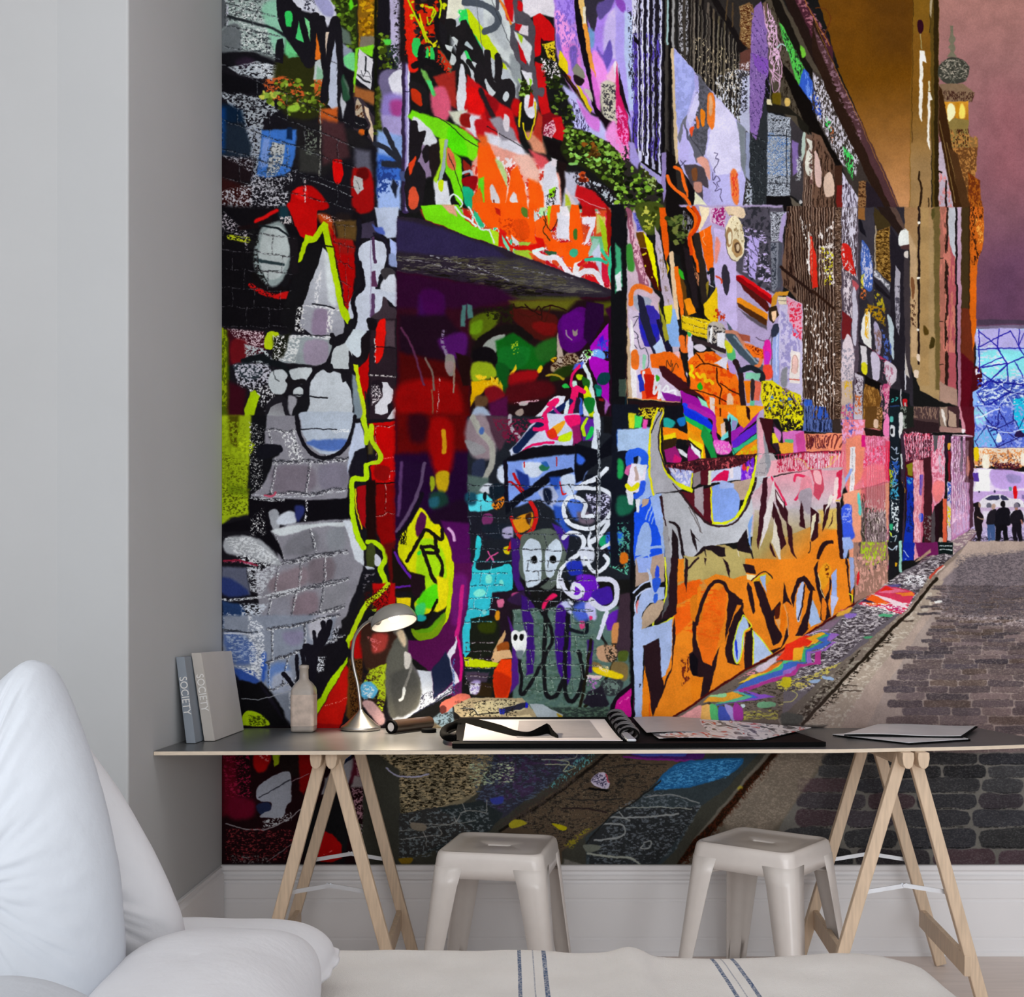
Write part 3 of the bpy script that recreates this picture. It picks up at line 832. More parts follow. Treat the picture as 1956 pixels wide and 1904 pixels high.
p fc5808/8 500,-60 940,-60 960,70 1000,80 1000,-60 1080,-60 1050,230 1060,310 920,290 830,270 740,200 720,170 620,160 540,60
k c83808 .4 6,6 700,80 960,90 960,300 780,220
q e04808/20 860,110 980,100 1000,260 900,260
p c01c10/8 690,-20 740,0 740,60 700,40
q 507828/6 940,-20 985,0 985,70 940,40
p ccd4d8/8 1050,0 1090,60 1070,120 1050,100
p fc5c10/6 1060,100 1200,40 1200,160 1200,320 1060,300
p b8e4a8/10 1100,-20 1160,-20 1150,50 1110,60
p a8d010/8 1170,-30 1230,-30 1210,100 1180,170
p fc5c10/6 1210,-40 1290,-40 1270,80 1200,200 1220,300 1280,280 1290,360 1200,400 1160,320
p dcdce8/12 1260,30 1400,40 1370,270 1250,260
p e8e4ec/10 1280,-30 1380,-30 1380,60 1300,60
p 9ca870/20 1350,-30 1410,-30 1390,60
p fc5808/6 1390,-40 1450,-40 1490,200 1500,300 1440,330 1370,260 1370,100
q 386c28/8 1410,190 1440,180 1440,270 1410,260
p b01010/10 1480,-30 1600,-30 1600,60 1480,60
p e4e0ec/4 1480,70 1610,65 1600,160 1540,300 1500,330 1560,160 1490,130
k a03038 .5 2,3 1500,130 1560,130 1530,200
p c8bc58/16 1610,30 1700,80 1700,180 1620,230
p 68b884/12 1560,240 1690,250 1680,360 1600,400
p 98c8b8/10 1590,260 1640,270 1600,400 1520,480
p a0c418/8 1640,60 1720,180 1720,390 1680,370
p d81848/16 1690,30 1760,100 1740,260 1710,200
p 8c1008/16 1700,-30 1780,60 1800,200 1740,420 1720,380
p fc5808/5 1180,240 1280,300 1400,290 1560,340 1530,440 1450,480 1400,530 1330,500 1310,400 1180,390
o 38b088/4 1410,395 40,38
p d81008/6 740,200 850,330 900,340 1080,310 1050,250 1130,270 1150,340 1040,370 940,370 830,350 760,300
p dcdcdc/5 840,230 900,290 940,320 880,330 850,290
p a0c840/6 900,300 1020,300 1000,330 920,330
p d81810/6 740,170 800,220 780,340 720,340
p b0e020/5 650,170 730,210 730,340 670,320
c d8f0e8 14/2 630,190 650,200 690,310
p 78d8b0/5 760,230 830,350 815,375 770,310
p a0c830/8 850,370 1000,370 1050,400 1040,460 960,430 890,410
p e05c20/8 1000,390 1060,400 1040,460
q 285838/6 1140,380 1250,390 1240,420 1180,410
c e8e4ec 50/3 1060,390 1140,440 1250,440 1310,500 1380,600
c d8f0ec 30/3 1050,380 1080,370 1130,360
p c0101c/10 1130,470 1230,500 1300,560 1180,510
p fc5c10/5 1240,380 1300,330 1320,420 1290,440
p e8e8ec/8 1420,480 1490,460 1440,600 1390,590
p c81420/10 1480,500 1620,480 1640,600 1540,560
c d0141c 30/5 1460,500 1560,440 1640,470
c e8e8f0 56/3 1430,620 1490,570 1570,560 1630,600 1660,700
p d8141c/8 1510,600 1600,620 1650,690 1560,660 1510,640
p c0c8e0/12 1570,400 1640,300 1680,640 1640,560
c 30b890 30/4 1520,460 1620,450 1700,480
p d01838/8 1660,480 1720,520 1730,700 1670,640
c 38c090 40/5 1760,340 1740,520 1760,640 1780,730
c 38c090 30/5 1660,370 1740,480 1800,560
p e0e0ec/12 1760,320 1840,400 1840,740 1790,740
p a01810/12 1740,300 1800,240 1820,360 1780,420
c 1c2410 8/2 1140,20 1160,120 1130,200 1190,280
c 28100c 7/2 1140,90 1200,200 1260,90
p 30180c/16 1760,-30 1920,-30 1920,120 1820,260 1780,120
k e8e8e0 .3 3,8 1770,-20 1900,-20 1900,80 1840,160
p 0c0c10/4 1830,100 1895,60 1900,800 1850,780 1830,420
l d0e8d0 6/3 1840,-20 1850,150
p 28202c/6 -200,60 20,85 200,150 420,240 740,345 940,430 1140,500 1500,630 1840,760 1760,790 1500,800 900,830 600,700 300,640 -200,560
p 2c2448/40 -200,90 200,170 700,360 800,440 400,440 -200,380
p 38343c/40 600,430 940,450 1400,620 1700,760 1200,740 800,660
k 5c5850 .28 26,3 -200,420 500,420 1100,560 1700,760 1100,780 500,640 -200,560
k 484430 .3 30,2 300,440 900,460 1400,660 1000,780 500,680
k 14100c .35 26,3 -200,500 400,600 900,680 1500,780 900,830 300,640
j a0a0a8 14 .4 9,2 100,420 300,470 560,540 800,640 900,670
j 8c8890 10 .4 9,2 -180,450 60,480 300,540 600,590
j 787880 12 .4 9,2 850,520 1100,580 1400,620
p 3c3c20/30 560,720 900,790 1440,790 1500,830 1100,820 700,800
p 2c0628/60 -200,560 240,640 700,700 900,820 500,900 -200,900
p 38084c/60 0,780 220,780 240,1000 100,1060 -20,1000
q 3c0444/50 20,740 200,760 220,960 60,960
p 1c0818/60 -180,960 240,960 460,1200 470,1500 -180,1300
p 480404/60 -180,1300 300,1400 460,1600 470,1904 -180,1904
q 8c0404/80 -180,1600 300,1560 380,1904 0,1940 -180,1904
q 4c1060/50 180,1180 420,1120 430,1300 330,1360 230,1300
j 887898 30/14 .6 8,5 230,1110 210,1200 250,1320 290,1500
q 807c74/14 240,1330 320,1340 320,1500 260,1490
c 907868 16/8 320,1400 320,1660
c 706058 20/10 60,1350 120,1480 140,1640
c 805038 14/8 120,1640 130,1860
c 5c2c4c 18/14 -160,1080 -60,1250 20,1500 50,1600
j c0a0a0 10 .5 3,6 190,1540 170,1880
q 8c7878/14 250,1390 310,1390 300,1480 250,1470
p 1c0808/20 330,1300 470,1350 470,1600 400,1600
l 4c3830 8/4 480,1300 475,1600
p 1c0c10/40 470,900 1880,800 1880,2000 470,2000
p 5c5c14/60 820,830 1460,810 1340,920 1200,900 900,920
p 4c500c/50 1600,840 1900,830 1900,940 1660,960
q 50600c/40 470,1000 640,930 740,960 600,1180 480,1160
q 648c10/30 480,1040 580,1010 560,1120 480,1130
p 487470/20 390,870 430,870 420,1060 380,1060
p 487470/20 440,860 490,870 490,990 440,990
q 46100c/30 860,900 1240,960 1240,1160 1060,1180 860,1000
q 6c0c0c/30 1040,1030 1240,1040 1220,1140 1080,1120
c 200c08 12/4 860,860 880,900 980,890 1100,960 1130,900 1220,870 1340,920
c 200c08 10/4 960,860 1040,930 1100,880 1120,1000
c 381008 10/4 900,930 1000,980 1060,960 1140,1020 1200,880
k 1c1c08 .4 6,5 560,900 860,860 860,1080 640,1000
c 120c0c 70/20 500,1330 560,1200 700,1110 860,1080 1000,1160
q 909890/10 570,1270 640,1180 790,1140 700,1300 640,1260
p 0c5c14/30 700,1200 860,1120 1060,1260 1200,1360 1100,1460 860,1460 720,1400
q 106820/30 740,1260 1000,1260 960,1420 760,1440
q 205c1c/40 1060,1250 1240,1160 1240,1340 1100,1380
k 98b820/10 .5 5,5 840,1220 900,1200 920,1320 860,1320
q 0c080c/12 490,1290 600,1250 700,1300 700,1400 560,1400 500,1380
q 90a818/30 490,1400 640,1390 720,1500 620,1540 490,1560
q 0c5018/20 700,1400 820,1440 800,1660 740,1640
p dca800/16 480,1560 720,1540 740,1640 600,1640 470,1790
k f0c820 .4 6,6 500,1500 720,1520 740,1620 600,1600
p e0b818/8 820,1500 880,1410 890,1440 850,1520
p d8b010/8 740,1550 760,1600 760,1680 720,1660
q e0bc10/8 1070,1470 1110,1420 1130,1450 1090,1490
q dcb010/10 1200,1360 1250,1340 1260,1380 1220,1390
q 900810/40 830,1500 1060,1460 1060,1560 960,1600 830,1620
q 4c0810/60 820,1600 1180,1560 1200,1700 820,1760
q 780c18/30 600,1640 700,1600 780,1700 640,1760
q 5c4028/30 520,1700 620,1700 620,1780 520,1790
p 4c0c3c/40 640,1760 800,1700 820,1904 640,1904
q 98a8c0/30 510,1800 600,1800 660,1904 490,1904
q b8b0b0/8 920,1750 990,1740 980,1780 920,1780
j d0a0b0 16/4 .5 5,4 880,1760 1090,1740
q 988880/10 880,1840 940,1810 950,1860 900,1880
q a08c70/20 1210,1420 1360,1300 1440,1330 1440,1400 1240,1480
q b8a898/12 1260,1120 1300,1240 1310,1400 1260,1380
k 381c10 .4 5,4 1200,1360 1440,1300 1440,1420 1220,1460
q 1c3008/30 1240,1460 1460,1400 1400,1500 1200,1560
c a89020 20/10 1160,1510 1240,1500 1320,1540
q 4c0468/20 1260,1040 1320,960 1500,880 1560,1000 1540,1200 1420,1300 1300,1260 1270,1140
q 580478/30 1300,980 1480,940 1480,1180 1340,1180
p 240430/20 1520,840 1680,860 1680,1020 1560,1240 1500,1160
q 8c8078/8 1400,1090 1420,1110 1445,1090 1440,1140 1410,1150 1395,1120
c 907c90 14/6 1340,1100 1350,1150 1385,1180
c 20041c 12/6 1360,930 1440,880 1520,890
p 300428/30 1690,900 1860,840 1890,1900 1740,1900 1740,1000
c 703c18 40/12 1790,980 1770,1120 1820,1220 1800,1290
p a808c0/3 1725,1030 1725,1290 1560,1280 1560,1240 1660,1120
p 4010d8/12 1640,1180 1680,1140 1690,1200 1660,1260
k 3048d0 .5 4,5 1620,1200 1725,1180 1725,1350 1620,1330
q 6ca8f0/12 1580,1280 1660,1280 1690,1350 1600,1370
p a808b8/6 1540,1330 1620,1340 1725,1380 1730,1790 1660,1700 1620,1560 1560,1440
q 0c6050/12 1600,1590 1650,1600 1660,1680 1610,1680
q 0c3c40/10 1650,1490 1730,1490 1730,1560 1680,1600 1620,1560
p 0c9c78/10 1610,1620 1660,1640 1650,1700 1610,1700
k e8f4f8 .5 4,4 1500,1280 1640,1280 1500,1420 1420,1420
k 60c040 .4 4,4 1500,1290 1600,1260 1540,1360
p 5060d0/20 1420,1400 1500,1380 1500,1440 1400,1460
c d8e8ec 36/4 1510,1420 1560,1560 1580,1700 1620,1880
c e81468 28/4 1460,1420 1390,1530 1400,1620 1480,1660
q b8dc10/8 1440,1500 1490,1510 1480,1550 1440,1540
q c0e4d8/8 1400,1560 1440,1560 1440,1620 1400,1610
q 28c048/8 1300,1600 1340,1580 1370,1620 1320,1620
q 1c5c18/8 1490,1520 1560,1560 1540,1640 1500,1600
q d0e000/8 1520,1600 1560,1660 1560,1720 1520,1740 1490,1680
q d0e000/8 1540,1860 1580,1800 1590,1860 1570,1904
q 107828/8 1500,1720 1590,1720 1590,1820 1520,1850
p 8c1818/8 1630,1720 1680,1720 1680,1750 1630,1740
p a060b0/14 1690,1720 1740,1780 1690,1860
p dce0ec/6 1190,1730 1260,1690 1340,1700 1320,1760 1160,1904 1040,1904 1140,1800
c e81464 40/4 1180,1770 1260,1730 1200,1800 1120,1904
c e81464 60/4 1420,1640 1400,1800 1380,1904
c e81464 44/4 1440,1620 1500,1660
l 102050 50/6 1380,1740 1180,1880
p 3c60d0/8 1460,1710 1480,1720 1500,1860 1460,1880
p dce4f0/8 1490,1740 1560,1904 1500,1904
c a01c80 26/5 1220,1800 1320,1904
p d8e8ec/6 1340,1750 1370,1720 1360,1860 1310,1860
p 281830/8 1430,1710 1470,1730 1440,1904 1400,1890
q 807c60/4 1820,1540 1885,1545 1880,1700 1815,1700
j 202018 6 .6 3,3 1840,1580 1860,1680
l c08c60 6 1896,800 1896,1904
l e8f0f8 6 1894,400 1895,800
p 0c2830/30 1760,1680 1890,1700 1890,1904 1760,1904
t 750 800 3.912
p 20042c/20 20,-20 600,-20 600,820 400,1200 20,1200
p 5c0404/60 20,-40 560,-40 560,240 20,260
q 980404/60 260,40 440,20 440,380 320,400
q 2c0410/60 120,-20 260,-20 240,160 140,160
c c89010 34/10 380,90 385,200 380,250
q c0a010/24 330,400 420,400 410,520 370,560 330,500
p 20082c/60 20,280 250,340 220,700 20,850
c 583868 26/18 70,330 60,460 50,620 40,720
c 5c4868 26/10 240,330 200,520 120,700 30,840
q 183830/40 280,560 380,540 420,640 300,680
q 205868/30 270,600 340,580 340,650 280,660
q 90a018/16 280,440 310,430 320,500 290,540
q 1c0820/50 330,680 560,600 560,820 440,860 260,770
p 500c58/30 360,760 600,780 600,1200 420,1200 440,1000 400,880
c 100a16 30/10 40,880 140,740 220,560
q d8dc08/8 40,930 120,800 180,700 210,660 250,700 300,780 350,800 400,880 440,1000 450,1120 440,1250 380,1360 300,1440 220,1460 160,1400 200,1300 150,1200 80,1120
k 100c10 .5 2,9 40,840 110,800 100,940 50,930
q 501048/10 170,800 210,700 250,740 230,840 180,880
q a8e010/20 200,900 300,900 380,1000 400,1180 340,1330 240,1300 180,1160 190,980
q e8e000/10 290,810 340,790 360,860 320,890 280,860
c 181010 26/5 110,1060 220,860 260,830 360,900 370,830
c 181010 26/5 210,960 280,950 340,980 320,1000 250,1000
c 181010 26/5 320,880 330,1000 370,1080 360,1180 330,1230 280,1140 240,1020 210,950
o 30d840/14 200,1005 14,16
c e0b0e0 22/8 420,820 450,860 460,910
p 18100c/16 0,960 130,1140 240,1174 240,1290 0,1290
c 5c20a0 20/5 20,1000 80,1110 180,1230
l 6020a0 16/4 0,1260 160,1246
q 201018/10 150,1160 240,1200 230,1320 170,1330 140,1280
p e8d010/8 30,1330 140,1340 130,1420 40,1420
q 54dc10/20 240,1280 330,1240 360,1360 280,1420 180,1380 200,1330
q 40d870/20 170,1400 240,1380 230,1480 180,1470
q e8dc10/16 330,1180 440,1240 400,1400 320,1440 340,1340
c 101010 16/4 330,1350 280,1460 230,1540 180,1560
q 60a010/10 150,1560 260,1560 380,1450 380,1540 300,1640 200,1640
p 1c2028/20 560,-20 1780,-20 1780,620 1780,1200 590,1200 560,600
q 8c7c84/40 570,0 700,-20 780,180 740,300 600,280 540,140
c a0a098 46/10 600,-10 650,90 740,200 740,330 680,460 650,520
q 8c8c90/14 560,160 680,210 690,250 600,270 540,180
o 4060a0/16 665,90 18,30
p 4c3040/20 700,-20 860,-20 860,140 800,240 740,120
c b0a8b4 30/10 880,-20 880,60 940,130
k 701838 .45 6,6 740,0 1040,0 960,180 860,180 760,60
q 283048/20 600,330 680,300 680,420 600,430
p 506460/30 560,420 720,440 700,560 560,600
q c8d0dc/20 650,540 700,480 760,500 740,560
p c8d0e8/8 870,240 1040,40 1160,-40 1400,-40 1340,200 1100,200 900,290
l 102048 56/8 1130,20 1020,120 920,230
c e01060 20/3 950,260 1060,190 1200,180
c e81868 30/4 1040,20 1130,20 1170,130 1240,150
c e81464 30/4 1140,-40 1140,60 1060,80
q e8a020/6 1180,80 1260,20 1290,30 1230,120
q d83010/6 1150,100 1200,70 1230,130 1180,150
q c0e010/6 1240,140 1300,110 1340,100 1320,160 1250,170
q e81468/8 1280,-20 1400,-20 1390,60 1340,80
p 90185c/8 1340,60 1400,40 1410,160 1350,200
p 6020a0/14 1400,-20 1520,0 1500,160 1420,160
c b8e010 24/3 1450,0 1420,60 1430,120
q 18c050/8 1480,60 1510,80 1480,140 1440,150
c d8e4f0 50/5 1520,-30 1530,100 1500,240
p 0c0c14/10 860,290 960,240 1060,210 1360,200 1360,270 1100,280 900,320 840,320
p 7c9ce8/20 780,380 860,320 1100,290 1360,260 1440,220 1500,240 1460,380 1340,620 1200,680 1100,600 860,680 860,500
q ccd8ec/20 970,330 1100,330 1120,400 1060,440 1000,420
q d0dcf0/20 790,360 830,360 830,480 780,440
q 287050/8 1090,360 1140,330 1170,370 1120,390
q 2860b0/8 1110,330 1150,320 1160,360
p 1c3080/20 920,380 1010,420 1030,520 960,560
c c01018 20/4 900,410 940,480 980,540
c b01018 16/3 860,470 900,480 970,550
q c8d8f0/20 1260,430 1360,420 1350,560 1290,560
c d81818 12/3 1250,470 1270,560 1290,560
l c81818 10/3 985,320 985,360
l b02828 8/3 1228,290 1228,350
c 30509c 20/10 840,330 850,460 860,600
l 100c18 30/6 842,320 850,620
p 0c0e18/12 840,640 1040,500 1160,400 1340,360 1360,390 1180,470 960,620 850,720
p 0a0c16/12 1360,180 1540,230 1700,60 1700,-20 1780,-20 1760,140 1660,260 1560,300 1440,400 1420,460 1370,480 1360,380
p 101014/12 1570,-20 1720,-20 1660,120 1580,100
q 3868e0/20 1380,260 1440,300 1420,340 1380,330
p 2850b8/24 1170,440 1250,430 1240,520 1180,560
p a8b4d8/14 1080,540 1200,500 1240,580 1200,660 1120,620
q 101830/20 1130,520 1190,540 1170,640 1130,600
q 54d8e8/10 570,600 660,560 720,580 760,660 640,700 580,690
q 18485c/30 540,560 620,560 620,640 560,640
q 101c28/10 720,510 780,480 840,520 830,560 750,600
o 101820/4 690,580 14,34
q e88018/8 740,640 800,590 830,580 830,630 780,680
k 201818 .35 4,4 740,620 840,590 830,680 760,680
p 1c1c28/20 560,690 780,700 740,800 880,820 880,900 600,900
q 783068/8 680,720 730,705 750,760 710,800 670,780
q 18202c/20 660,800 880,790 880,860 760,900
q a8a4c8/16 820,830 890,800 900,880 830,890
q 30c8d4/6 630,870 665,900 655,1000 620,1080 640,1130 780,1110 850,1080 890,1110 900,1240 860,1260 740,1280 600,1270 590,1180 620,980
p 30c0d4/5 600,1270 900,1240 890,1280 740,1300 720,1450 640,1480 590,1500 580,1560 580,1720 520,1760 510,1640 560,1400
q 70e0e8/30 640,1290 740,1290 740,1340 640,1330
c d05090 10/3 715,990 735,1030 760,1070 740,1030 790,1000 735,1030 700,1060
q d0c010/8 830,970 860,950 880,980 870,1010 840,1005
c d01818 32/4 1030,620 1070,720 1040,830 960,880 920,820 890,740
c c81818 26/4 920,800 960,900 1000,960 1080,930
c d01818 16/4 1000,900 1100,890 1250,890
c c81818 20/4 870,980 900,900 960,960 1020,960
q d89018/10 900,760 960,720 1040,700 1040,800 960,850 920,820
q 402010/14 990,720 1030,700 1030,780 1000,770
p 3c1870/16 880,880 950,900 950,1200 1000,1300 1060,1400 1060,1900 1020,1900 980,1500 940,1300 900,1180
q 58645c/10 960,880 1040,840 1180,820 1280,900 1300,1000 1240,1200 1180,1280 1100,1260 960,1180 950,1000
q c8d8e8 970,1030 990,920 1060,900 1110,960 1110,1200 1070,1260 1040,1260 1000,1240
q c8d8e8 1140,1000 1200,910 1240,900 1265,980 1240,1080 1190,1180 1150,1160
o 080808/8 1060,1052 24,28
o 080808/8 1196,1052 24,30
k 282c30 .5 3,3 1030,1030 1060,1030 1060,1080 1030,1080
p 402090/16 1190,780 1330,840 1300,1000 1280,960
p 2850b8/30 1200,640 1280,660 1300,800 1400,880 1300,860 1220,760
p 1c3c50/30 1660,560 1780,600 1780,800 1680,860 1620,800
p 101420/14 1440,420 1680,400 1680,560 1560,560 1440,480
q 4870d8/30 1300,600 1400,600 1420,680 1380,760 1320,700
q 6c6070/30 1380,700 1500,700 1500,780 1400,780
q 282838/16 1440,580 1620,560 1620,720 1520,760 1440,660
k c8c8e8 .4 5,5 1440,560 1620,560 1620,740 1500,700
q 18a068/20 1540,880 1680,880 1640,940 1560,960
q 2858d0/20 1600,860 1720,860 1700,960 1620,1000
c e0e8f4 32/4 1500,720 1420,730 1440,640 1390,590 1320,590 1280,660 1300,760 1380,810 1480,820 1560,780 1640,680 1640,580 1560,520 1480,520 1380,520
c e0e8f4 34/4 1600,370 1540,430 1440,480 1370,520
c e0e8f4 40/4 1630,740 1560,860 1480,920
c e0e8f4 30/4 1270,890 1330,850 1400,870 1430,920 1400,1000 1320,1060 1260,1130 1240,1240 1280,1330 1340,1380
q d0d8e8/14 1400,980 1500,960 1500,1060 1420,1100
c e0e8f4 30/3 1440,1040 1500,1140 1570,1120 1610,1060 1580,1020
o e4ecf4/3 1630,930 16,22
l e0e8f4 24/3 1630,930 1560,970
c e0e8f4 20/3 1480,850 1460,920 1500,980
q 2030b0/20 1300,1080 1400,1060 1420,1160 1340,1180
p 181c30/12 1300,1180 1460,1160 1480,1300 1360,1330
k 60c0a0 .4 5,5 1620,1000 1760,1000 1760,1174 1620,1100
q e88018/12 1680,1010 1740,1010 1730,1100 1690,1100
o 181010/6 1705,1100 16,14
l 141018 14/3 1540,985 1780,990
q 6c20c0/16 1370,1180 1500,1170 1540,1260 1440,1300
l 181c24 18/3 1540,100 1545,440
j 9098a0 20 .6 3,8 1535,80 1545,440 1540,820 1524,1174
l 18181c 12/4 1524,440 1524,1170
j e8ecf0 7 .55 3,7 1530,440 1530,1290
p 285cb0/20 1660,120 1740,60 1780,240 1780,420 1680,400
q 20b040/16 1680,240 1720,240 1730,400 1690,460
p 2c2c40/30 1680,460 1750,480 1750,560 1680,540
p 80708c/20 1740,360 1800,340 1800,470 1740,480
l 0c0a10 26/3 1795,680 1790,1190
t 750 1080 3.912
p 54706a/20 900,320 1760,300 1780,1100 1000,1130 900,1000
k 486458 .4 14,10 900,320 1500,330 1600,1060 1000,1120
k 607c70 .3 16,8 900,320 1500,330 1600,1060 1000,1120
p 201420/20 740,200 1000,180 1000,330 880,330 880,560 720,720 600,640 580,420 660,390 720,330
q 181c14/30 580,400 780,400 780,640 580,680
q 303c08/30 640,440 760,420 760,500 660,500
p 30c0d4/4 590,60 900,60 900,170 740,190 720,370 580,400 580,640 540,690 520,560 560,320
o 80e8d8/14 720,100 26,34
o 80e8d8/10 810,130 16,20
o 80e8d8/14 650,205 44,30
o 80d8d8/10 685,345 16,20
q d06890/8 780,260 830,250 830,300 790,310
q c04888/14 890,210 950,200 940,260 900,270
q d89018/8 770,340 800,340 800,400 770,410
q 301c40/20 860,250 1000,180 1030,240 960,300
q c8a070/6 750,640 820,520 840,480 840,540 770,650
q 904818/10 780,600 860,570 870,640 800,650
p d8b080/4 730,700 760,640 880,630 900,690 820,700 760,740
p 102020/20 530,760 760,760 760,840 540,860
p c4d808/10 530,680 620,700 800,730 820,750 700,770 540,750
p 2c2010/20 580,870 760,880 740,990 600,970
p 44384c/20 540,790 720,800 700,870 560,870
q a090c8/20 580,880 650,860 640,950 590,960
k e0e0f0 .5 4,4 560,880 650,880 640,960 580,960
p e83c08/10 760,780 810,700 890,700 910,800 900,900 860,990 770,990 750,860
q c02808/20 760,800 880,840 850,980 780,980
p 4c1c80/14 880,960 940,880 940,560 860,380 900,600
p 381474/14 960,220 1000,240 1050,420 1060,640 1050,800 1000,820 1000,560 960,330
q 38107c/16 1230,300 1310,280 1330,600 1330,820 1280,900 1220,700 1215,450
c 141418 26/8 1160,100 1080,160 1000,200 1100,320 1180,460 1190,560 1130,700 1020,900 960,960 960,800 930,600
c 141418 32/8 1180,270 1150,330 1140,440 1130,700 1150,960 1220,970 1280,840
c 141418 32/8 1240,220 1310,300 1300,500 1290,700 1290,960 1350,1010 1420,860 1400,680 1390,640
q 141418/20 1200,190 1280,180 1340,240 1270,260 1200,260
q e81c60/10 1130,260 1200,210 1230,230 1160,270 1140,330 1120,320
c 141820 26/8 1440,380 1440,500 1300,470
p 381470/14 1450,560 1500,560 1490,800 1460,800
c 1c1810 24/8 1480,560 1450,800 1400,1060
c 1c1c10 22/6 1660,580 1640,740 1560,900 1440,1050
c 1c1c1c 18/6 1560,520 1620,620 1680,600
q 4860cc/50 1340,330 1440,260 1480,380 1400,420
q c0c8f0/20 1220,310 1300,260 1340,340 1320,360 1260,290
q c0c0f0/20 1440,280 1500,260 1520,400 1460,380
q d84080/10 1400,420 1430,420 1430,460 1400,470
q e02868/8 1470,380 1490,380 1490,400 1470,410
q 6818c0/14 1360,120 1500,80 1520,200 1440,260 1340,240
q 401ca0/10 1490,200 1620,160 1640,260 1560,300 1500,270
q 6020b0/14 1600,380 1700,330 1700,460 1610,480
c d8dcf0 34/4 1260,110 1300,200 1380,240 1420,180 1360,140 1340,200
c d8dcf0 40/4 1540,100 1640,110 1680,200 1640,300 1560,320 1480,260
c d8dcf4 30/4 1600,350 1570,440 1540,540
p 3c2c38/20 1700,220 1780,200 1780,640 1640,700 1660,480
q c88850/10 1640,460 1690,430 1680,560 1640,620
q c09878/12 1530,610 1640,600 1680,660 1620,720 1540,700
k 302820 .4 4,4 1580,580 1680,580 1680,720 1600,720
q 4c5c20/14 1690,640 1760,640 1750,710 1690,710
q 7c6840/20 1640,720 1750,740 1750,850 1640,860
q 806840/10 1500,720 1560,740 1560,790 1500,780
q e8cc10/10 1500,760 1600,770 1720,820 1700,850 1600,830 1520,800
k f0d8a0 .5 4,3 1500,740 1620,750 1600,810
q d8c0c0/4 1450,820 1560,820 1530,850 1470,840
k b070c0 .6 4,4 1460,840 1540,840 1500,960 1460,900
l e8e8e8 8/2 1460,830 1450,870
q 303438/16 1560,860 1720,860 1680,960 1580,960
k 687c74 .4 5,5 1560,860 1720,860 1680,960 1580,960
p 201c28/10 1460,940 1560,900 1620,1040 1560,1100 1420,1020
p 303c38/20 1140,1060 1620,1060 1620,1150 1040,1150
k 506858 .4 10,3 1140,1060 1620,1060 1620,1150 1100,1150
b a4b8ac 2c3c38 6 4 6 900,330 1480,320 1560,960 1000,930
b a0a8b0 181c24 5 3 5 1000,-30 1500,-40 1500,340 1000,330
b b8f0f8 104858 5 2 6 600,-30 890,-40 740,420 540,420
b 707888 101018 4 5 5 560,-600 1500,-600 1780,-100 560,-130
b c8c0c8 281820 5 1 6 540,580 760,570 740,900 540,880
q e8eef0/4 885,500 920,485 950,495 990,490 1005,560 1000,620 960,680 930,650 900,600 885,540
o 101010/4 918,535 17,24
o 101010/4 965,535 17,24
q 6c7c84/20 930,640 980,640 960,700 930,690
q c8148c/5 1660,1050 1720,960 1790,900 1790,1140 1660,1140
c 180c18 34/8 1640,1140 1650,1040 1700,960 1780,900
j ec60b4 16 .4 6,5 1680,1040 1780,980
p 54104c/10 440,-20 600,-20 560,320 520,480 530,760 510,960 440,970 300,1000 290,800 100,660 90,560 200,560 330,520 420,330
q 6c1870/50 440,100 560,100 520,400 440,420
c d01078 22/6 480,500 510,700 500,960
c c82080 30/8 520,160 500,420 480,520
c c8e008 34/5 440,-20 430,200 400,380 330,480 260,530 190,520
q 78a010/6 140,470 200,500 300,480 390,360 380,440 320,530 200,560 150,520
c 141008 16/4 150,460 200,470 260,410 330,270
q 20b0b0/10 190,370 250,380 240,410 190,410
q e0e0f0/4 400,680 460,580 480,520 470,640 430,700 480,820 500,870 460,900 420,800
p 1c2440/10 290,780 400,640 440,760 450,860 310,1000
p ccd4e0/8 130,780 290,790 300,900 310,1000 450,880 500,880 470,940 150,1110 60,1170 0,1170 0,900
p 5c1c58/10 440,900 520,860 520,960 440,980
j 4060a0 14 .6 3,6 455,700 455,960
l 24283c 7/2 150,1110 300,1030 450,930
k 2c2c40 .2 3,3 200,960 500,880 500,980 200,1080
p 706c68/8 0,380 110,560 110,650 150,740 210,860 190,1010 110,1110 0,1130
q 605c60/20 60,700 160,760 200,860 180,1000 110,1080 60,900
c 8c8884 20/6 100,640 90,800 60,900
c dce0e0 22/5 130,700 110,760 90,730
l e0e4e4 16/3 80,960 60,1000
t 300 1120 3.493
p 18161a/10 1260,300 1400,-20 1480,-20 1440,130 1380,260 1300,350
p b80c0c/10 1440,-20 1590,-20 1590,100 1480,160 1440,120
p b80c0c/8 1290,330 1372,260 1372,490 1330,500 1290,420
c c0e010 34/4 1540,-10 1470,60 1400,120 1340,230 1285,350
k 3c0c0c .4 3,3 1380,40 1560,-10 1540,140 1400,160
p 603c18/20 1280,480 1370,480 1370,830 1290,900 1260,860
k 201008 .4 3,3 1280,500 1370,480 1370,830 1290,900
q 3c241c/30 1360,260 1560,300 1640,400 1560,520 1400,560
q b04038/30 1440,320 1540,320 1520,420 1440,440
k e07070 .4 4,3 1400,330 1500,360 1460,440
p b8d020/8 1420,560 1530,510 1530,700 1500,860 1460,800 1480,700 1380,640
k 605820 .3 5,3 1400,540 1530,540 1510,860 1420,740
q 58b0dc/10 1365,650 1430,640 1470,690 1440,750 1370,740
k d8e8f0 .4 5,3 1365,640 1460,680 1420,760 1380,760
k 302018 .5 7,4 1380,740 1520,760 1510,900 1440,860
q c8a0a0/14 1370,780 1440,770 1520,880 1480,920
k 382018 .5 6,4 1370,580 1440,590 1480,620 1400,640
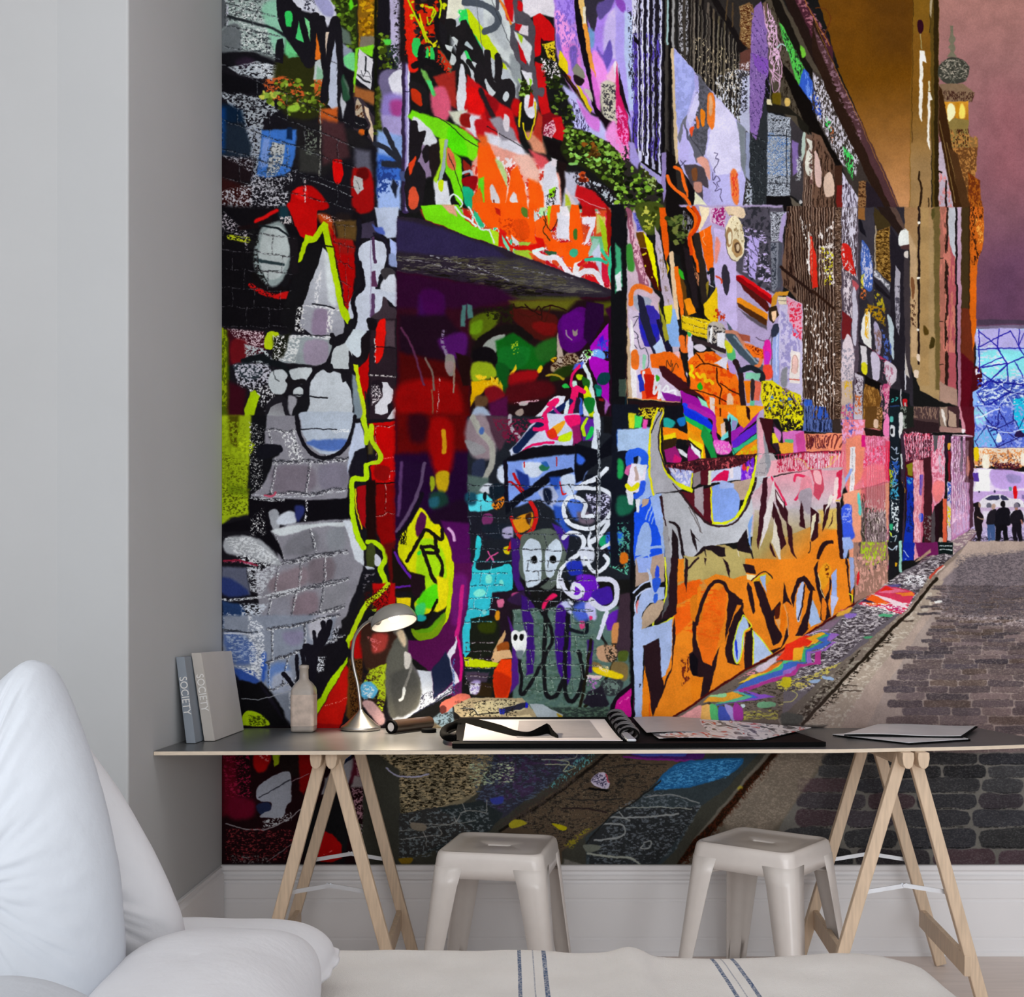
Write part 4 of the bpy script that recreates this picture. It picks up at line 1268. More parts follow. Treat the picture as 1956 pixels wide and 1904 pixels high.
q 606058/20 1530,500 1600,340 1660,330 1680,470 1700,540 1760,650 1740,800 1640,860 1560,870 1530,740
q 50504c/30 1560,600 1700,560 1750,680 1700,820 1600,860
c 84827c 16/5 1690,470 1690,560 1650,680
c e8ece8 20/4 1650,680 1640,740 1620,760
q e0dcd4/6 1650,440 1690,460 1680,545 1650,540
q ecd4b0/20 1600,310 1640,290 1660,380 1640,400
t 0 0 1
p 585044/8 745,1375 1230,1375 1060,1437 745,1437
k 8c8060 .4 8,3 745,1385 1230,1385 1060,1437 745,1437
t 720 1280 3.372
p 7890a0/16 340,320 480,220 500,330 420,370
k 30383c .4 4,3 380,290 500,260 480,340 390,360
q c86858 405,240 430,200 540,150 590,155 600,190 510,215 450,270 420,275
o 5c2c28/4 425,255 22,28
p a89878 490,225 600,178 930,178 1030,280 1025,315 560,318 500,270
p c8bc94 620,210 880,190 930,220 960,250 790,290 560,300 640,250
p d8c8a0 850,300 980,280 1000,300 930,312 860,318
l 181818 7/2 550,250 620,250 650,290 780,270
l d0d0d0 3 560,245 620,245 660,285
p 28283c 790,250 960,205 975,235 800,285
p 2830a0 785,245 830,250 820,285 790,280
p 2020c0 955,205 975,215 970,245 955,240
k 201c18 .2 5,3 500,200 900,185 900,300 520,300
p a8b4bc/4 980,215 1060,220 1200,290 1200,320 1040,318 1010,260
q b09020/8 1160,280 1200,300 1180,315
""",
"""
t 1180 0 4.76
p 2a2624 60,-30 1300,-30 1300,1960 60,1960
p b0a0f0/20 -20,-30 150,-30 150,900 130,1300 60,900 -20,500
q 8848b8/20 -20,-20 60,20 60,120 0,60
p b8c8f0/20 60,100 140,150 150,1000 110,1000 60,500
k 303040 .3 3,8 90,60 150,160 150,900 100,700
p d01860/10 -10,560 40,900 90,1060 110,1290 60,1330 0,1240 -20,900
k f080c8 .45 5,6 -20,900 90,1100 110,1460 60,1480 -20,1300
p 181018/6 10,620 60,840 120,1100 80,1000 20,860
l 201830 16/6 170,-20 170,1300
l d8d8f4 44/3 150,-20 155,330
l 5038a0 40/4 172,380 172,1330
l c8c8ec 34/3 212,-20 200,1460
l 181420 26/4 243,-20 235,1460
l c8ccec 34/3 270,-20 260,1500
l 141018 24/4 300,-20 292,1520
l a8a8c8 30/3 330,-20 322,1540
l 141014 24/4 358,-20 350,1560
l b8bce0 26/3 390,-20 380,1580
k 201c28 .3 3,14 130,-20 420,-20 400,1500 130,1200
k 5040a8 .3 3,20 130,300 420,300 400,1500 130,1300
l 0c0a0c 34/4 425,-20 415,1600
l 3c3834 24/3 440,-20 440,1400
l 0c0a0c 24/3 470,-20 480,1500
l 98b8b8 18/4 455,0 450,400
h e4e4f8 9 5 150,-20 420,-20 400,1560 160,1340
h 181420 12 5 170,-20 430,-20 410,1560 180,1340
p 100c10 145,310 195,370 195,410 148,370
p 242020 290,460 310,480 310,520 292,510
p 242020 400,590 430,620 425,660 400,640
l 989898 24/3 505,0 500,420
l 1c1c1c 18 535,-20 535,500
k b0b0b8 .5 3,6 550,-20 640,-20 640,640 560,560
c 3c3630 26/4 600,-20 610,600
l 1c1714 20/4 650,-20 660,700
l 4c443c 22/3 690,-20 690,700
l 141010 18/4 715,-20 715,760
l 50483c 22/3 750,-20 745,800
l 141010 18/4 775,0 770,860
l 60564c 20/3 825,30 800,860
l 141010 16/4 850,60 830,880
l 5c5040 18/3 870,90 865,900
l 141010 18/4 895,110 890,940
l 58503c 18/3 915,150 905,980
l 141010 16/4 940,180 930,1000
l 504838 16/3 970,200 955,1020
l 141010 16/4 990,220 985,1060
l 4c4030 16/3 1020,300 1010,1080
l 141010 14/4 1045,340 1040,1100
l 443c30 14/3 1060,370 1060,1100
l 141010 18/4 1085,420 1080,1140
l 6c6458 12/3 1100,430 1100,1100
h 7c7468 8 13 650,-20 1100,400 1090,1120 640,600
h 0c0a0a 9 13 668,-20 1115,400 1105,1140 655,620
k d8dce8 .4 3,8 880,700 1180,600 1180,1160 1080,1080 880,900
k c0b090 .12 3,8 680,300 1100,500 1100,900 700,700
p 141010/4 840,-30 900,-30 1170,440 1110,500 1080,380 900,90
l 4c3c28 14/3 1000,0 980,180
l 4c3c28 14/3 1050,30 1040,240
p 7c5c38/8 1110,60 1200,20 1240,80 1215,450 1165,430 1110,350
k d8c088 .5 10,3 1110,60 1230,40 1215,450 1120,350
k 4c2814 .35 10,3 1110,60 1230,40 1215,560 1110,350
p 5c3830/8 1110,480 1215,440 1200,640 1110,640
k d0c8d0 .5 3,4 1100,580 1200,560 1200,860 1110,860
p b8bcd8/8 1130,700 1200,680 1200,1220 1110,1140
k 282830 .4 3,4 1090,640 1180,640 1180,1000 1100,1060
p 9098b8/8 1165,1200 1200,1210 1200,1650 1165,1600
p 8464a8 1240,80 1300,10 1340,200 1400,420 1380,640 1340,730 1330,900 1290,1140 1250,1280 1200,1180 1200,600 1215,250
p 8050b4/8 1215,480 1380,540 1360,700 1260,640
b b090d0 38285c 11 2 6 1215,100 1400,400 1350,1400 1205,1060
p 282c30/6 1200,1210 1260,1280 1340,900 1360,1000 1360,1904 1200,1904
b 5c6468 101418 8 2 6 1210,1200 1350,1300 1350,1950 1210,1750
k b0b8c8 .5 4,5 1170,1640 1230,1700 1220,1904 1150,1904
p 705848/20 1310,30 1380,-20 1480,160 1500,400 1400,420 1350,200
p 4c4438/20 1340,-30 1480,-30 1960,800 1904,1500 1480,1000 1380,720
k 7c7054 .3 3,10 1340,0 1500,160 1904,900 1904,1300 1480,900 1400,500
k 201810 .3 3,10 1340,0 1500,160 1904,900 1904,1300 1480,900 1400,500
c d8a8cc 7/2 1320,60 1340,180 1370,300 1380,420 1420,600 1400,760 1420,840 1480,760 1380,620
c d8a8cc 7/2 1360,40 1370,160 1420,200 1440,340 1400,360 1380,300 1430,260 1450,420 1400,470 1380,540
c d8a8cc 8/2 1400,180 1390,260 1420,330 1420,440 1470,520 1490,640 1460,740 1390,640
c d0a0c4 7/2 1440,220 1450,330 1480,420 1440,560 1420,640 1490,700
c d8a8cc 7/2 1330,100 1350,240 1390,330
k d8b0d0 .35 3,8 1360,60 1440,200 1480,600 1420,760 1380,500 1340,200
c b0c8c8 12/3 1450,430 1480,400 1530,420 1540,460
l d0b0c8 7/2 1460,500 1475,980
l a09880 6/2 1385,700 1385,900
q 50b848/10 1470,200 1540,300 1590,400 1640,520 1700,620 1700,700 1640,770 1600,680 1560,500 1500,350
k 4cf070 .5 3,8 1470,220 1600,400 1700,620 1660,760 1580,560
k 20301c .4 3,8 1470,220 1600,400 1700,620 1660,760 1580,560
q 3058c0/8 1700,620 1790,760 1830,900 1800,980 1740,900 1650,800
k 6890e8 .4 3,9 1700,640 1800,780 1820,960 1720,880
k c8c8dc .5 3,8 1740,880 1840,800 1940,960 1940,1160 1840,1060
k 9878c8 .4 3,8 1800,960 1904,1040 1904,1200
k c8b8c0 .45 3,8 1800,700 1904,760 1940,960 1860,880
p 0c0806/8 1500,580 1540,620 1740,900 1904,1180 1940,1380 1900,1360 1740,1200 1600,900 1500,660
p 14100c/8 1380,-30 1460,-30 1700,500 1800,700 1780,760 1600,420 1440,120
q 70c038/10 1660,420 1700,440 1710,500 1680,520
p 201410/6 1500,-30 1640,-30 1900,560 1960,700 1960,900 1800,600 1600,180
p 44202c/10 1600,-30 1690,-30 1960,440 1960,640 1800,420
k 98606c .35 9,6 1620,0 1700,-20 1900,300 1904,460 1740,260
l b87828 6/3 1690,-20 1800,200 1930,420
p 1c1a14/6 1350,940 1430,940 1560,980 1740,1140 1740,1230 1660,1190 1620,1060 1360,1010
p e0d8b0/6 1355,900 1390,905 1400,960 1355,950
q d0b060/6 1520,890 1560,900 1560,960 1520,960
p 60500c/20 1400,840 1480,840 1480,960 1400,940
p 9098a4 1362,1020 1570,1075 1565,1780 1358,1780
k dce4f0 .5 3,3 1362,1040 1570,1075 1565,1780 1358,1780
k 383c44 .3 3,3 1362,1040 1570,1075 1565,1780 1358,1780
k 4870b0 .25 3,3 1362,1200 1560,1250 1560,1600 1358,1600
l 101014 7/2 1365,1230 1570,1240
l 202028 5/2 1360,1665 1565,1670
l 101014 6/2 1530,1180 1535,1700
l 101010 14/2 1412,1090 1416,1090
l 101010 14/2 1444,1090 1448,1090
l 101010 14/2 1476,1090 1480,1090
l 101010 14/2 1510,1090 1514,1090
p 383438/6 1572,1080 1700,1220 1690,1850 1568,1780
p 8068a8/12 1580,1270 1640,1300 1640,1560 1590,1600
k c0c4cc .5 3,3 1620,1420 1670,1420 1660,1640 1620,1640
p 0c0a0c/5 1350,1780 1570,1785 1700,1904 1700,1940 1350,1940
p 60584c/8 1560,1790 1660,1860 1700,1904 1600,1904
o c0c0c0/4 1660,1835 16,18
p 6c5448/10 1690,1200 1760,1230 1904,1480 1960,1600 1960,1960 1680,1960
k b09884 .35 2,30 1690,1500 1960,1500 1960,1960 1690,1960
k 2c1c14 .4 2,30 1690,1500 1960,1500 1960,1960 1690,1960
h a08878 8 13 1700,1300 1960,1560 1960,1960 1690,1960
h 24140e 9 13 1712,1300 1972,1560 1972,1960 1702,1960
q b8ccc0/5 1680,1220 1710,1240 1700,1380 1670,1460
q dcdcd0/4 1720,1260 1780,1310 1760,1440 1780,1500 1750,1600 1710,1560 1710,1400 1740,1340
q d8b8b0/5 1760,1360 1820,1460 1840,1600 1810,1680 1750,1660 1770,1500
q d8c0b8/5 1840,1460 1880,1520 1860,1740 1830,1640
k 583c38 .4 4,6 1740,1360 1880,1500 1850,1740 1740,1660
p b8b4e8/4 505,430 700,640 850,820 1060,1060 1160,1170 1165,1600 1135,1904 840,1940 620,1600 545,1460 530,1200
p d0b890/3 480,440 505,430 540,1200 545,1480 520,1500 500,900
p 98a0dc/4 510,450 700,640 700,800 620,1060 560,1240 530,1000
k a8b0f0 .5 10,10 510,450 700,640 620,1060 540,1160
p 5c5c68/4 700,670 730,660 850,830 900,900 860,960 820,1200 790,1400 720,1480 640,1240 690,1180 730,1020 740,800
k 484850 .4 5,5 720,680 860,850 820,1200 790,1400 680,1300
p d8d4f4/16 890,880 1060,1060 1100,1200 1120,1560 900,1600 800,1400 850,1150
p 788088/8 1080,1090 1160,1170 1165,1640 1120,1500 1100,1240
p a8a4e0/5 700,660 735,690 740,760 715,860 700,760
p ccc8f0/5 630,1060 700,880 730,840 740,940 700,1060 660,1160
p 70707c/5 600,1080 630,1040 620,1180 560,1300 540,1240
p b8b0e8/4 600,1130 650,1300 640,1480 560,1480 545,1420
p 58586c 600,1120 640,1200 645,1240 660,1290 630,1260
q e87828/6 830,840 880,880 885,1100 850,1180 810,1080 810,920
q e0a878/14 830,880 860,880 860,1040 830,1030
q e88018/5 750,990 790,1020 790,1140 760,1140
q e87028/5 710,1060 730,1080 740,1160 715,1160
q e85028/4 650,1180 690,1150 680,1220 670,1240
l 303038 5/2 660,1240 820,1480
q e0a090/16 720,1440 780,1420 830,1500 840,1640 760,1520
p 484048/8 600,1500 700,1490 780,1530 820,1640 820,1904 760,1800 660,1690
q 784828/10 670,1540 720,1530 720,1630 680,1640
q c08878/14 690,1660 760,1660 760,1740 700,1740
p b0a8e0/6 770,1680 840,1720 840,1904 780,1904
q e87838/14 1020,1580 1070,1540 1100,1680 1090,1860 1040,1800
k d84028 .4 4,10 1020,1580 1090,1580 1100,1840 1040,1800
c 3c3458 6/2 880,1390 910,1400 890,1440 920,1460 880,1540 890,1570
c 3c3458 6/2 870,1570 870,1640 900,1600 930,1640 900,1660 920,1700
c 3c3458 6/2 870,1660 900,1700 880,1740 940,1720 930,1780 950,1830
l 302c48 6/2 570,1460 620,1510
l 302c48 6/2 620,1460 570,1515
p a098d0/4 210,1460 400,1610 400,1680 200,1510
l 101010 16/3 215,1470 390,1600
p 9080b8/3 395,1395 440,1385 440,1780 420,1840 400,1700
p 100c0c/6 440,1360 520,1420 540,1700 640,1904 440,1904
p 9c90d0/20 100,1280 150,1300 200,1460 180,1540 110,1460
r 486818+2c4010+70a030+141c08+8cb838+0c1006 160 24 -20,1420 60,1470 170,1530 330,1620 420,1760 400,1960 -20,1960
r 98b060+b8c890+384010 24 16 200,1500 340,1620 340,1740
c f06818 28/4 515,1520 580,1560 600,1660 640,1780
c f06818 30/4 455,1600 480,1680 560,1750 620,1800 680,1904
p e8e8c8/4 660,1700 700,1740 830,1880 840,1904 700,1904
p 100c10/6 620,1600 700,1740 690,1904 640,1780
t 1180 400 4.76
p b0a0c8/20 560,-40 1500,-40 1500,1904 900,1904 880,800
p 4c4854/20 1100,-20 1500,-20 1500,800 1280,700 1080,560
k c0b0e0 .4 10,6 1140,160 1340,200 1400,700 1140,560
k 2c2c34 .35 8,10 1100,-20 1380,-20 1400,760 1180,660
p b8a8e8/4 1190,240 1290,260 1250,640 1190,600
b 9c90c8 202028 5 2 5 1150,160 1300,300 1240,640 1150,520
l 18141c 5 1200,180 1280,430
p 0e0e12/5 -60,-40 60,-40 80,800 60,1904 -60,1904
p 40a878/20 -20,300 30,360 40,700 -20,760
p e0e8ec/8 -20,600 30,560 30,740 -10,740
p 384840 5,1540 75,1545 70,1700 8,1700
p c8b0c0/10 85,100 160,-20 260,200 300,700 380,800 380,1100 400,1700 110,1720 85,900
p 905068/10 70,-20 120,0 160,300 240,420 280,700 200,680 130,400
k e0b0c0 .4 3,9 100,60 200,300 290,680 240,680 140,400
q 388830/20 80,330 130,330 150,540 90,540
p 8080d8/10 130,30 240,20 235,200 180,200
k 4040a8 .4 3,4 150,30 240,30 235,190 180,190
q 404c18/20 160,-40 420,-40 360,200 240,200
r 98a030+4c5c18+2c3408+c0c050 40 20 200,-20 360,-20 340,180 260,200
p 603c08/8 170,210 240,210 270,350 200,350
p 400c08/5 200,350 280,360 400,740 330,720 250,560
l d8c818 16/3 230,415 255,400
l d8c818 14/3 250,510 252,514
l d8c818 12/3 308,615 310,620
p e8e800/2 235,215 320,310 375,730 335,620 270,380
p c0b0c4/4 340,150 380,240 430,500 520,900 570,1240 520,1400 480,1200 400,740 345,360
k 907c70 .4 4,14 350,300 420,440 480,900 420,740
p e85808/5 380,-20 440,-20 470,400 440,470 400,300
p e0c010/3 440,460 470,540 450,590
p e8c8a0/3 470,395 510,370 540,800 560,1000 520,1000 490,700
p f06c10/3 515,520 550,515 600,760 600,1000 580,1000 540,800
p 583810/10 560,540 620,700 640,900 660,1000 610,960
q 30b020/6 555,540 590,570 610,640 575,620
p 100c0c/4 440,-20 700,-20 700,600 800,900 780,1000 700,940 640,700 560,420 480,360
r 4c5c28+283414+707838+141808+5c6c30 60 26 440,40 580,60 640,200 600,330 500,300
k 807c84 .4 3,12 580,-20 680,100 640,300 590,160
k d8885c .3 3,9 640,400 740,600 740,700 680,600
p 20181c/8 600,330 680,400 740,900 700,900 640,640
p ecdcb8/4 740,-30 840,-20 820,60 740,210 730,160 760,60
p d0b8d0/8 830,-20 980,-20 980,160 840,120
k 981868 .5 4,4 850,-20 980,-20 970,160 860,120
p f06408/3 735,210 850,140 875,560 820,560 780,400
c e8b898 5/2 780,190 790,240 770,260 800,330
c f06008 34/5 640,-20 700,60 700,160 660,240 680,360 720,460 740,560
c d84008 30/5 690,-20 740,80 700,200 650,260 670,400
c 28201c 60/6 720,240 740,400 770,500 780,700 790,840
c 242428 50/5 860,550 870,660 850,800 820,840
c 181c20 24/4 820,580 880,560 900,640 870,760
p 8c7820/3 800,680 830,640 830,700 810,800
c 48545c 50/6 900,660 960,740 980,860 1010,1000 1050,1140
q d8d8d0/3 830,680 880,710 850,700
p c8b8e8/6 880,170 990,200 1080,460 1080,800 1090,1150 900,900 880,560
q e89080/20 890,260 930,300 900,480 880,440
q 302c38/3 950,520 980,505 1015,600 1015,720 985,780 950,680
c d84828 16/4 900,610 940,640 940,670
q e0c8a8/4 980,-20 1140,-20 1150,80 1060,60 1000,40
q e8dcb8/3 1010,100 1060,60 1120,110 1150,260 1140,400 1090,470 1040,460 1000,380 975,220
q a07c54/4 985,220 1010,160 1040,200 1035,300 1010,340 985,300
q f0e8c8/3 1000,230 1030,210 1025,310 1005,300
q b08c5c/4 1040,300 1080,270 1120,320 1130,400 1080,440 1045,390
q 58402c/4 1060,320 1100,300 1115,360 1100,400 1070,390
q d0b894/3 1075,330 1100,320 1105,370 1085,380
c 40302c 5/2 980,180 985,320 1020,440 1080,470
k a08860 .25 4,8 1000,40 1140,60 1140,300 1000,200
p 90040c/3 1080,600 1130,610 1400,800 1400,860 1350,830 1080,650
p e01018/2 1085,595 1140,600 1400,780 1390,810
p 501410/6 1090,650 1350,830 1390,900 1360,930 1150,740
p e88c18/3 1085,800 1120,800 1370,950 1365,1010 1090,840
p 4c2810/4 1090,840 1360,1000 1350,1080 1100,880
p 58505c/10 1100,900 1350,1060 1360,1100 1200,1000
p d09028/4 1400,800 1440,750 1560,745 1550,780 1460,780 1440,860 1400,900
p e8d8b8/3 1460,790 1540,790 1540,860 1460,860
l 8c8070 8/3 1460,825 1540,825
p 302014/5 1370,900 1440,870 1460,960 1410,1040 1380,1000
p f0c8a0/4 1400,930 1440,920 1440,1000 1410,1020
p a0a4b0/4 1390,20 1550,20 1490,290 1390,290
k e8ecf8 .5 3,3 1390,20 1550,20 1490,290 1390,290
k 303038 .35 3,3 1390,20 1550,20 1490,290 1390,290
p b0a0d0/5 1500,40 1550,20 1490,300 1460,280
p 787c88/5 1390,300 1460,300 1450,700 1430,740 1400,740
k 303440 .5 3,5 1390,300 1440,300 1440,700 1400,740
p 484c58/6 1460,300 1490,300 1480,700 1450,740
p 6c5040/8 1490,520 1560,-30 1960,-30 1960,1904 1700,1904 1690,880 1560,740 1500,700
k b89c88 .35 2,40 1540,-30 1960,-30 1960,1904 1700,1904 1680,800 1500,700
k 241410 .45 2,40 1540,-30 1960,-30 1960,1904 1700,1904 1680,800 1500,700
h 8c7464 8 17 1560,-30 1960,-30 1960,1904 1700,1904
h 24140e 9 17 1572,-30 1972,-30 1972,1904 1712,1904
l 241410 24/4 1480,520 1700,700 1900,870
k f0ece8 .12 4,12 1680,860 1904,860 1904,1904 1700,1904
k f0ece8 .1 4,12 1640,60 1904,60 1904,700 1740,600
p d82818/4 1750,240 1800,280 1820,600 1815,720 1770,720 1750,560
k f0a080 .4 4,6 1750,240 1800,280 1820,720 1770,720
l e0dcd8 12/3 1738,210 1742,580
p c8c4bc/6 1820,430 1860,350 1860,560 1830,600
p 2850b0/10 1700,1720 1780,1730 1780,1904 1700,1904
k 3860c8 .5 3,20 1690,1720 1880,1760 1880,1904 1690,1904
p c8c0e0/4 1470,860 1540,860 1540,780 1680,860 1680,1860 1480,1600 1460,1000
p e0a0b8/10 1540,790 1675,860 1675,1200 1600,1100 1540,940
k e02848 .4 5,5 1540,800 1675,870 1675,1180 1600,1150 1560,980
k 9c94c8 .4 6,10 1480,900 1660,1150 1640,1560 1480,1560
p ece4e0/3 1570,1270 1655,1300 1655,1580 1565,1570
q e8c0b8/3 1590,1340 1630,1340 1635,1480 1590,1480
c b08070 5/2 1585,1480 1585,1350 1610,1320 1635,1360 1635,1480
l c84838 8/2 1565,1540 1655,1550
q 888890/14 1490,1460 1540,1440 1540,1600 1490,1600
p 98a8e0/4 1410,1080 1465,1060 1470,1904 1410,1904
l 484858 8/3 1400,1100 1405,1904
l c8d0f0 12/3 1445,1100 1445,1500
q 2c3044/6 1410,1060 1460,1040 1460,1120 1400,1160
c 605068 8/2 1260,1160 1300,1190 1360,1190 1400,1130
p d0c0d8/10 100,900 380,1000 480,1300 640,1500 560,1760 400,1740 110,1720
c e87020 44/10 120,860 130,740 200,700 300,740
q 9ca4b8/8 140,800 200,780 300,820 280,900 180,920
c 282838/4 10 200,800 280,1000 400,1300
p 3428a0/8 190,950 260,870 330,880 380,960 385,1180 340,1250 250,1240 200,1120
q 2020b0/10 200,1060 300,1040 380,1060 360,1160 260,1180
p 202038/4 180,770 230,800 320,1100 400,1400 370,1440 280,1200 200,980
p 181430/5 350,1000 380,1000 490,1280 440,1300
p b8d0f0/8 320,1240 400,1160 430,1300 380,1380
p 88b0e8/6 440,900 520,900 560,1100 570,1250 480,1240 440,1100
p d8d020/8 420,880 490,860 500,960 480,1040 440,1040
p 9c9828/8 370,840 440,1040 470,1180 430,1200
c 302c40 6/2 140,980 190,980 140,1080 190,1160 130,1180 180,1260
c 302c40 6/2 180,1150 210,1260 250,1260 280,1350 270,1440 220,1480
p e8e4e8/4 115,1000 140,1020 170,1400 170,1720 125,1720
q e87020/8 120,1300 180,1280 190,1440 130,1440
p 90d0b0/3 225,1320 255,1330 245,1460 220,1440
p f06810/6 290,1320 420,1290 560,1300 640,1580 600,1620 540,1560 400,1440 310,1440
p e84818/6 210,1470 290,1440 400,1740 220,1730
c dce4ec 24/3 240,1480 250,1580 300,1520 310,1640 360,1560
p 2030b0/4 180,1510 220,1500 250,1640 200,1660
p c01808/8 240,1500 330,1500 360,1700 260,1720
c e8e8f0 22/3 340,1530 330,1680 380,1600 370,1720
c e8e8f0 20/3 380,1720 440,1600 460,1640 400,1690 520,1640 520,1700
p 801890/8 400,1660 570,1700 570,1760 440,1750
q 30a820/6 350,1510 380,1540 350,1560
p c8b090 85,1080 105,1080 130,1720 95,1720
l d0a060 8/2 95,1715 560,1755
p 201014/5 100,1740 560,1760 600,1904 100,1904
p 3c1018/5 370,1420 420,1420 600,1560 760,1620 880,1700 800,1720 560,1640 400,1520
c 1c1418 12/3 560,1060 600,1400 640,1600
c e86c20 50/8 580,1170 600,1280 640,1260 640,1160
p e8b8c0/10 500,1300 560,1290 560,1360
c 302018 6/2 440,1450 450,1370 480,1430 490,1370
c 302018 6/2 500,1400 490,1480 530,1400 550,1440
q d8d0e8/6 640,1100 680,1160 690,1340 640,1370
q 40b050/6 630,1110 665,1120 660,1150 635,1150
p e0c010/6 580,960 800,1000 880,1040 820,1180 680,1140 580,1080
p f09010/5 600,820 660,800 720,940 640,960
p e8c010/4 780,870 900,700 910,1030 840,1020 790,960
k c03010 .3 5,8 860,880 980,960 980,1100 880,1040
b f0e890 503c08 2 2 6 590,960 980,1090 980,1180 590,1090
q b0a8a0/8 820,1050 900,1020 980,1080 980,1300 880,1290 820,1220
k 282428 .4 5,6 820,1050 980,1080 980,1290 840,1250
p e8e8e8/4 840,1080 860,1060 860,1220 835,1200
p e8e8f0/4 910,1120 980,1120 975,1270 900,1240
p 302428 670,1150 980,1270 980,1310 670,1200
q d8d0e0/6 690,1240 760,1220 800,1270 740,1290
p f07010/6 640,1380 720,1300 860,1290 980,1370 1060,1460 1130,1640 1120,1904 820,1904 800,1720 660,1620
k e04808 .3 12,12 640,1380 860,1290 1060,1460 1100,1900 820,1800
c f0c010 26/4 720,1490 750,1530 780,1500 800,1560 830,1550 860,1580
c e8d010 30/5 670,1420 680,1460 660,1500 690,1520
q 18a818/5 720,1600 750,1570 770,1620 740,1640
l 301008 10/3 720,1310 790,1400
c 301008 9/3 710,1440 800,1400 960,1440 1010,1450
c 301008 12/4 900,1440 900,1560 940,1620 930,1700 930,1904
c 301008 10/4 930,1580 1020,1640 1110,1680
c 301008 10/4 560,1640 700,1640 940,1720 1080,1800
p d8c8c0/5 830,1700 880,1720 880,1904 840,1904
q e8c0a0/10 1000,1680 1050,1700 1040,1850 1000,1840
p d8d8e8/6 870,1400 980,1340 1000,1340 990,1460 900,1400
p b090d0/6 1000,1380 1060,1400 1070,1500 1020,1480
q 50b070/8 990,1250 1050,1260 1070,1360 1000,1360
q d0d020/8 980,1190 1040,1240 1040,1300 990,1300
c 40505c 80/8 1020,1130 1080,1220 1160,1310 1230,1380 1300,1450
c 8c9ca8 16/8 1060,1150 1120,1230 1200,1320 1280,1400
c c88468 34/8 990,1110 1080,1120 1130,1200 1160,1260
c e88048 30/5 1160,1230 1240,1260 1300,1340 1290,1410 1260,1420
p f07018/6 1150,1230 1330,1270 1330,1360 1230,1340
k 701808 .3 5,4 1160,1230 1330,1270 1320,1360
p a0503c/8 1090,1120 1200,1150 1200,1210 1130,1190
q e020a0/10 1330,1210 1380,1190 1400,1300 1370,1420 1330,1400
q c028c0/6 1340,1290 1380,1300 1370,1400 1340,1400
q e84830/12 1320,1420 1400,1420 1400,1520 1330,1540
c 28181c 50/5 1070,1380 1120,1520 1130,1700 1160,1904
c 1c2028 50/6 1120,1460 1220,1440 1310,1500 1310,1550
p 80c8a8/6 1160,1480 1300,1490 1280,1560 1160,1540
q 302428/5 1210,1560 1250,1560 1250,1680 1215,1760
p e06850/5 1250,1560 1300,1570 1290,1740 1240,1740
p f07c10/6 1150,1560 1210,1560 1200,1760 1170,1760
p 60c098/8 1200,1740 1250,1740 1230,1820 1200,1820
q c8208c/10 1210,1800 1290,1800 1260,1904 1200,1904
p e0d410/6 1300,1560 1400,1550 1500,1620 1660,1680 1690,1904 1340,1904 1300,1700
k 3c3018 .35 4,6 1300,1560 1500,1620 1690,1700 1690,1904 1340,1904
k 8c6cc0 .2 4,6 1480,1600 1690,1700 1690,1904 1480,1904
r 4070d0+f0e010+d8c808+303020 50 16 1320,1600 1500,1640 1680,1860 1380,1880
c f0e020 12/2 1380,1620 1380,1740 1420,1600 1450,1700
l 302010 12/3 1560,1680 1690,1904
p a010a0/6 570,1640 700,1700 860,1830 900,1904 600,1904
c 2040e8 40/4 600,1780 720,1850 800,1904
c 18c060 30/4 610,1860 700,1904
p 90e0c0/8 720,1700 800,1740 820,1800 760,1780
k d8c820 .5 5,5 100,1800 440,1800 440,1904 100,1904
q 90d8c0/8 1010,1860 1060,1840 1080,1904 1000,1904
t 1180 780 3.912
p 98b4e8/10 110,140 260,140 350,560 350,1174 120,1174
p 101420/10 -40,-30 160,-30 130,1174 -60,1174
q 2860d0/20 0,160 60,180 60,260 0,280
q 20a050/20 0,380 40,400 40,500 0,520
q 186048/30 0,660 120,680 100,780 0,800
q 2060d0/16 0,920 40,940 30,1000 0,1010
k 50a090 .3 6,6 0,850 90,850 90,1174 0,1174
q d87018/10 20,1080 70,1080 70,1150 20,1160
p d8d020/8 80,30 140,40 120,150 80,150
p 40d860/8 130,50 190,60 170,150 120,150
p e850b0/8 190,80 230,90 210,150 180,150
p a8c4e8/8 0,160 250,150 240,320 0,320
c 2860e8 60/5 90,420 90,350 150,325 200,360 200,430
p e8e0f0/8 100,410 220,420 190,640 60,620
p d060a0/5 60,430 100,420 80,500 50,480
p d8e0f0/8 130,420 210,420 180,520 150,480
p b8a098/6 120,440 140,430 160,540 130,540
c e0dc10 36/4 70,580 110,600 150,570
c 2858e8 40/5 190,560 170,630 130,660
p e4e8f4/6 60,620 120,620 110,720 80,720
p 1850e8/5 120,790 200,680 250,650 320,960 330,1080 280,1100 150,1140 120,1140
p 98b4ec/4 240,660 310,660 330,820 340,1000 280,860
p e4e8f0/4 130,680 165,680 160,780 140,780
p b89c88/4 180,680 240,670 220,720 180,740
q 98b4e8/4 150,950 190,860 230,860 250,960 240,1080 240,1174 130,1174 140,1040
c 98b4e8 10/2 210,830 250,720
c 98b4e8 8/2 230,840 270,730
c 98b4e8 8/2 250,860 290,740
c 98b4e8 20/3 140,1080 220,1050 330,1030
l 2858e8 40/3 140,1120 210,1110
c 98b4e8 20/3 150,1120 240,1080
p b0948c/6 260,1110 340,1080 345,1174 250,1174
p a8a8b0/3 290,20 350,20 310,180 310,340 380,480 480,600 340,640 280,640 250,560 240,300 260,120
c e8e010 16/3 300,0 250,130 235,300 240,500 270,640
c e8e010 14/3 350,20 320,130 320,300 350,450 420,540 540,590
c 281c24 10/2 350,50 310,180 315,330 370,470 470,580
c 281c24 8/2 330,20 270,120 255,180
p 101018/6 350,-20 490,-20 500,200 350,150
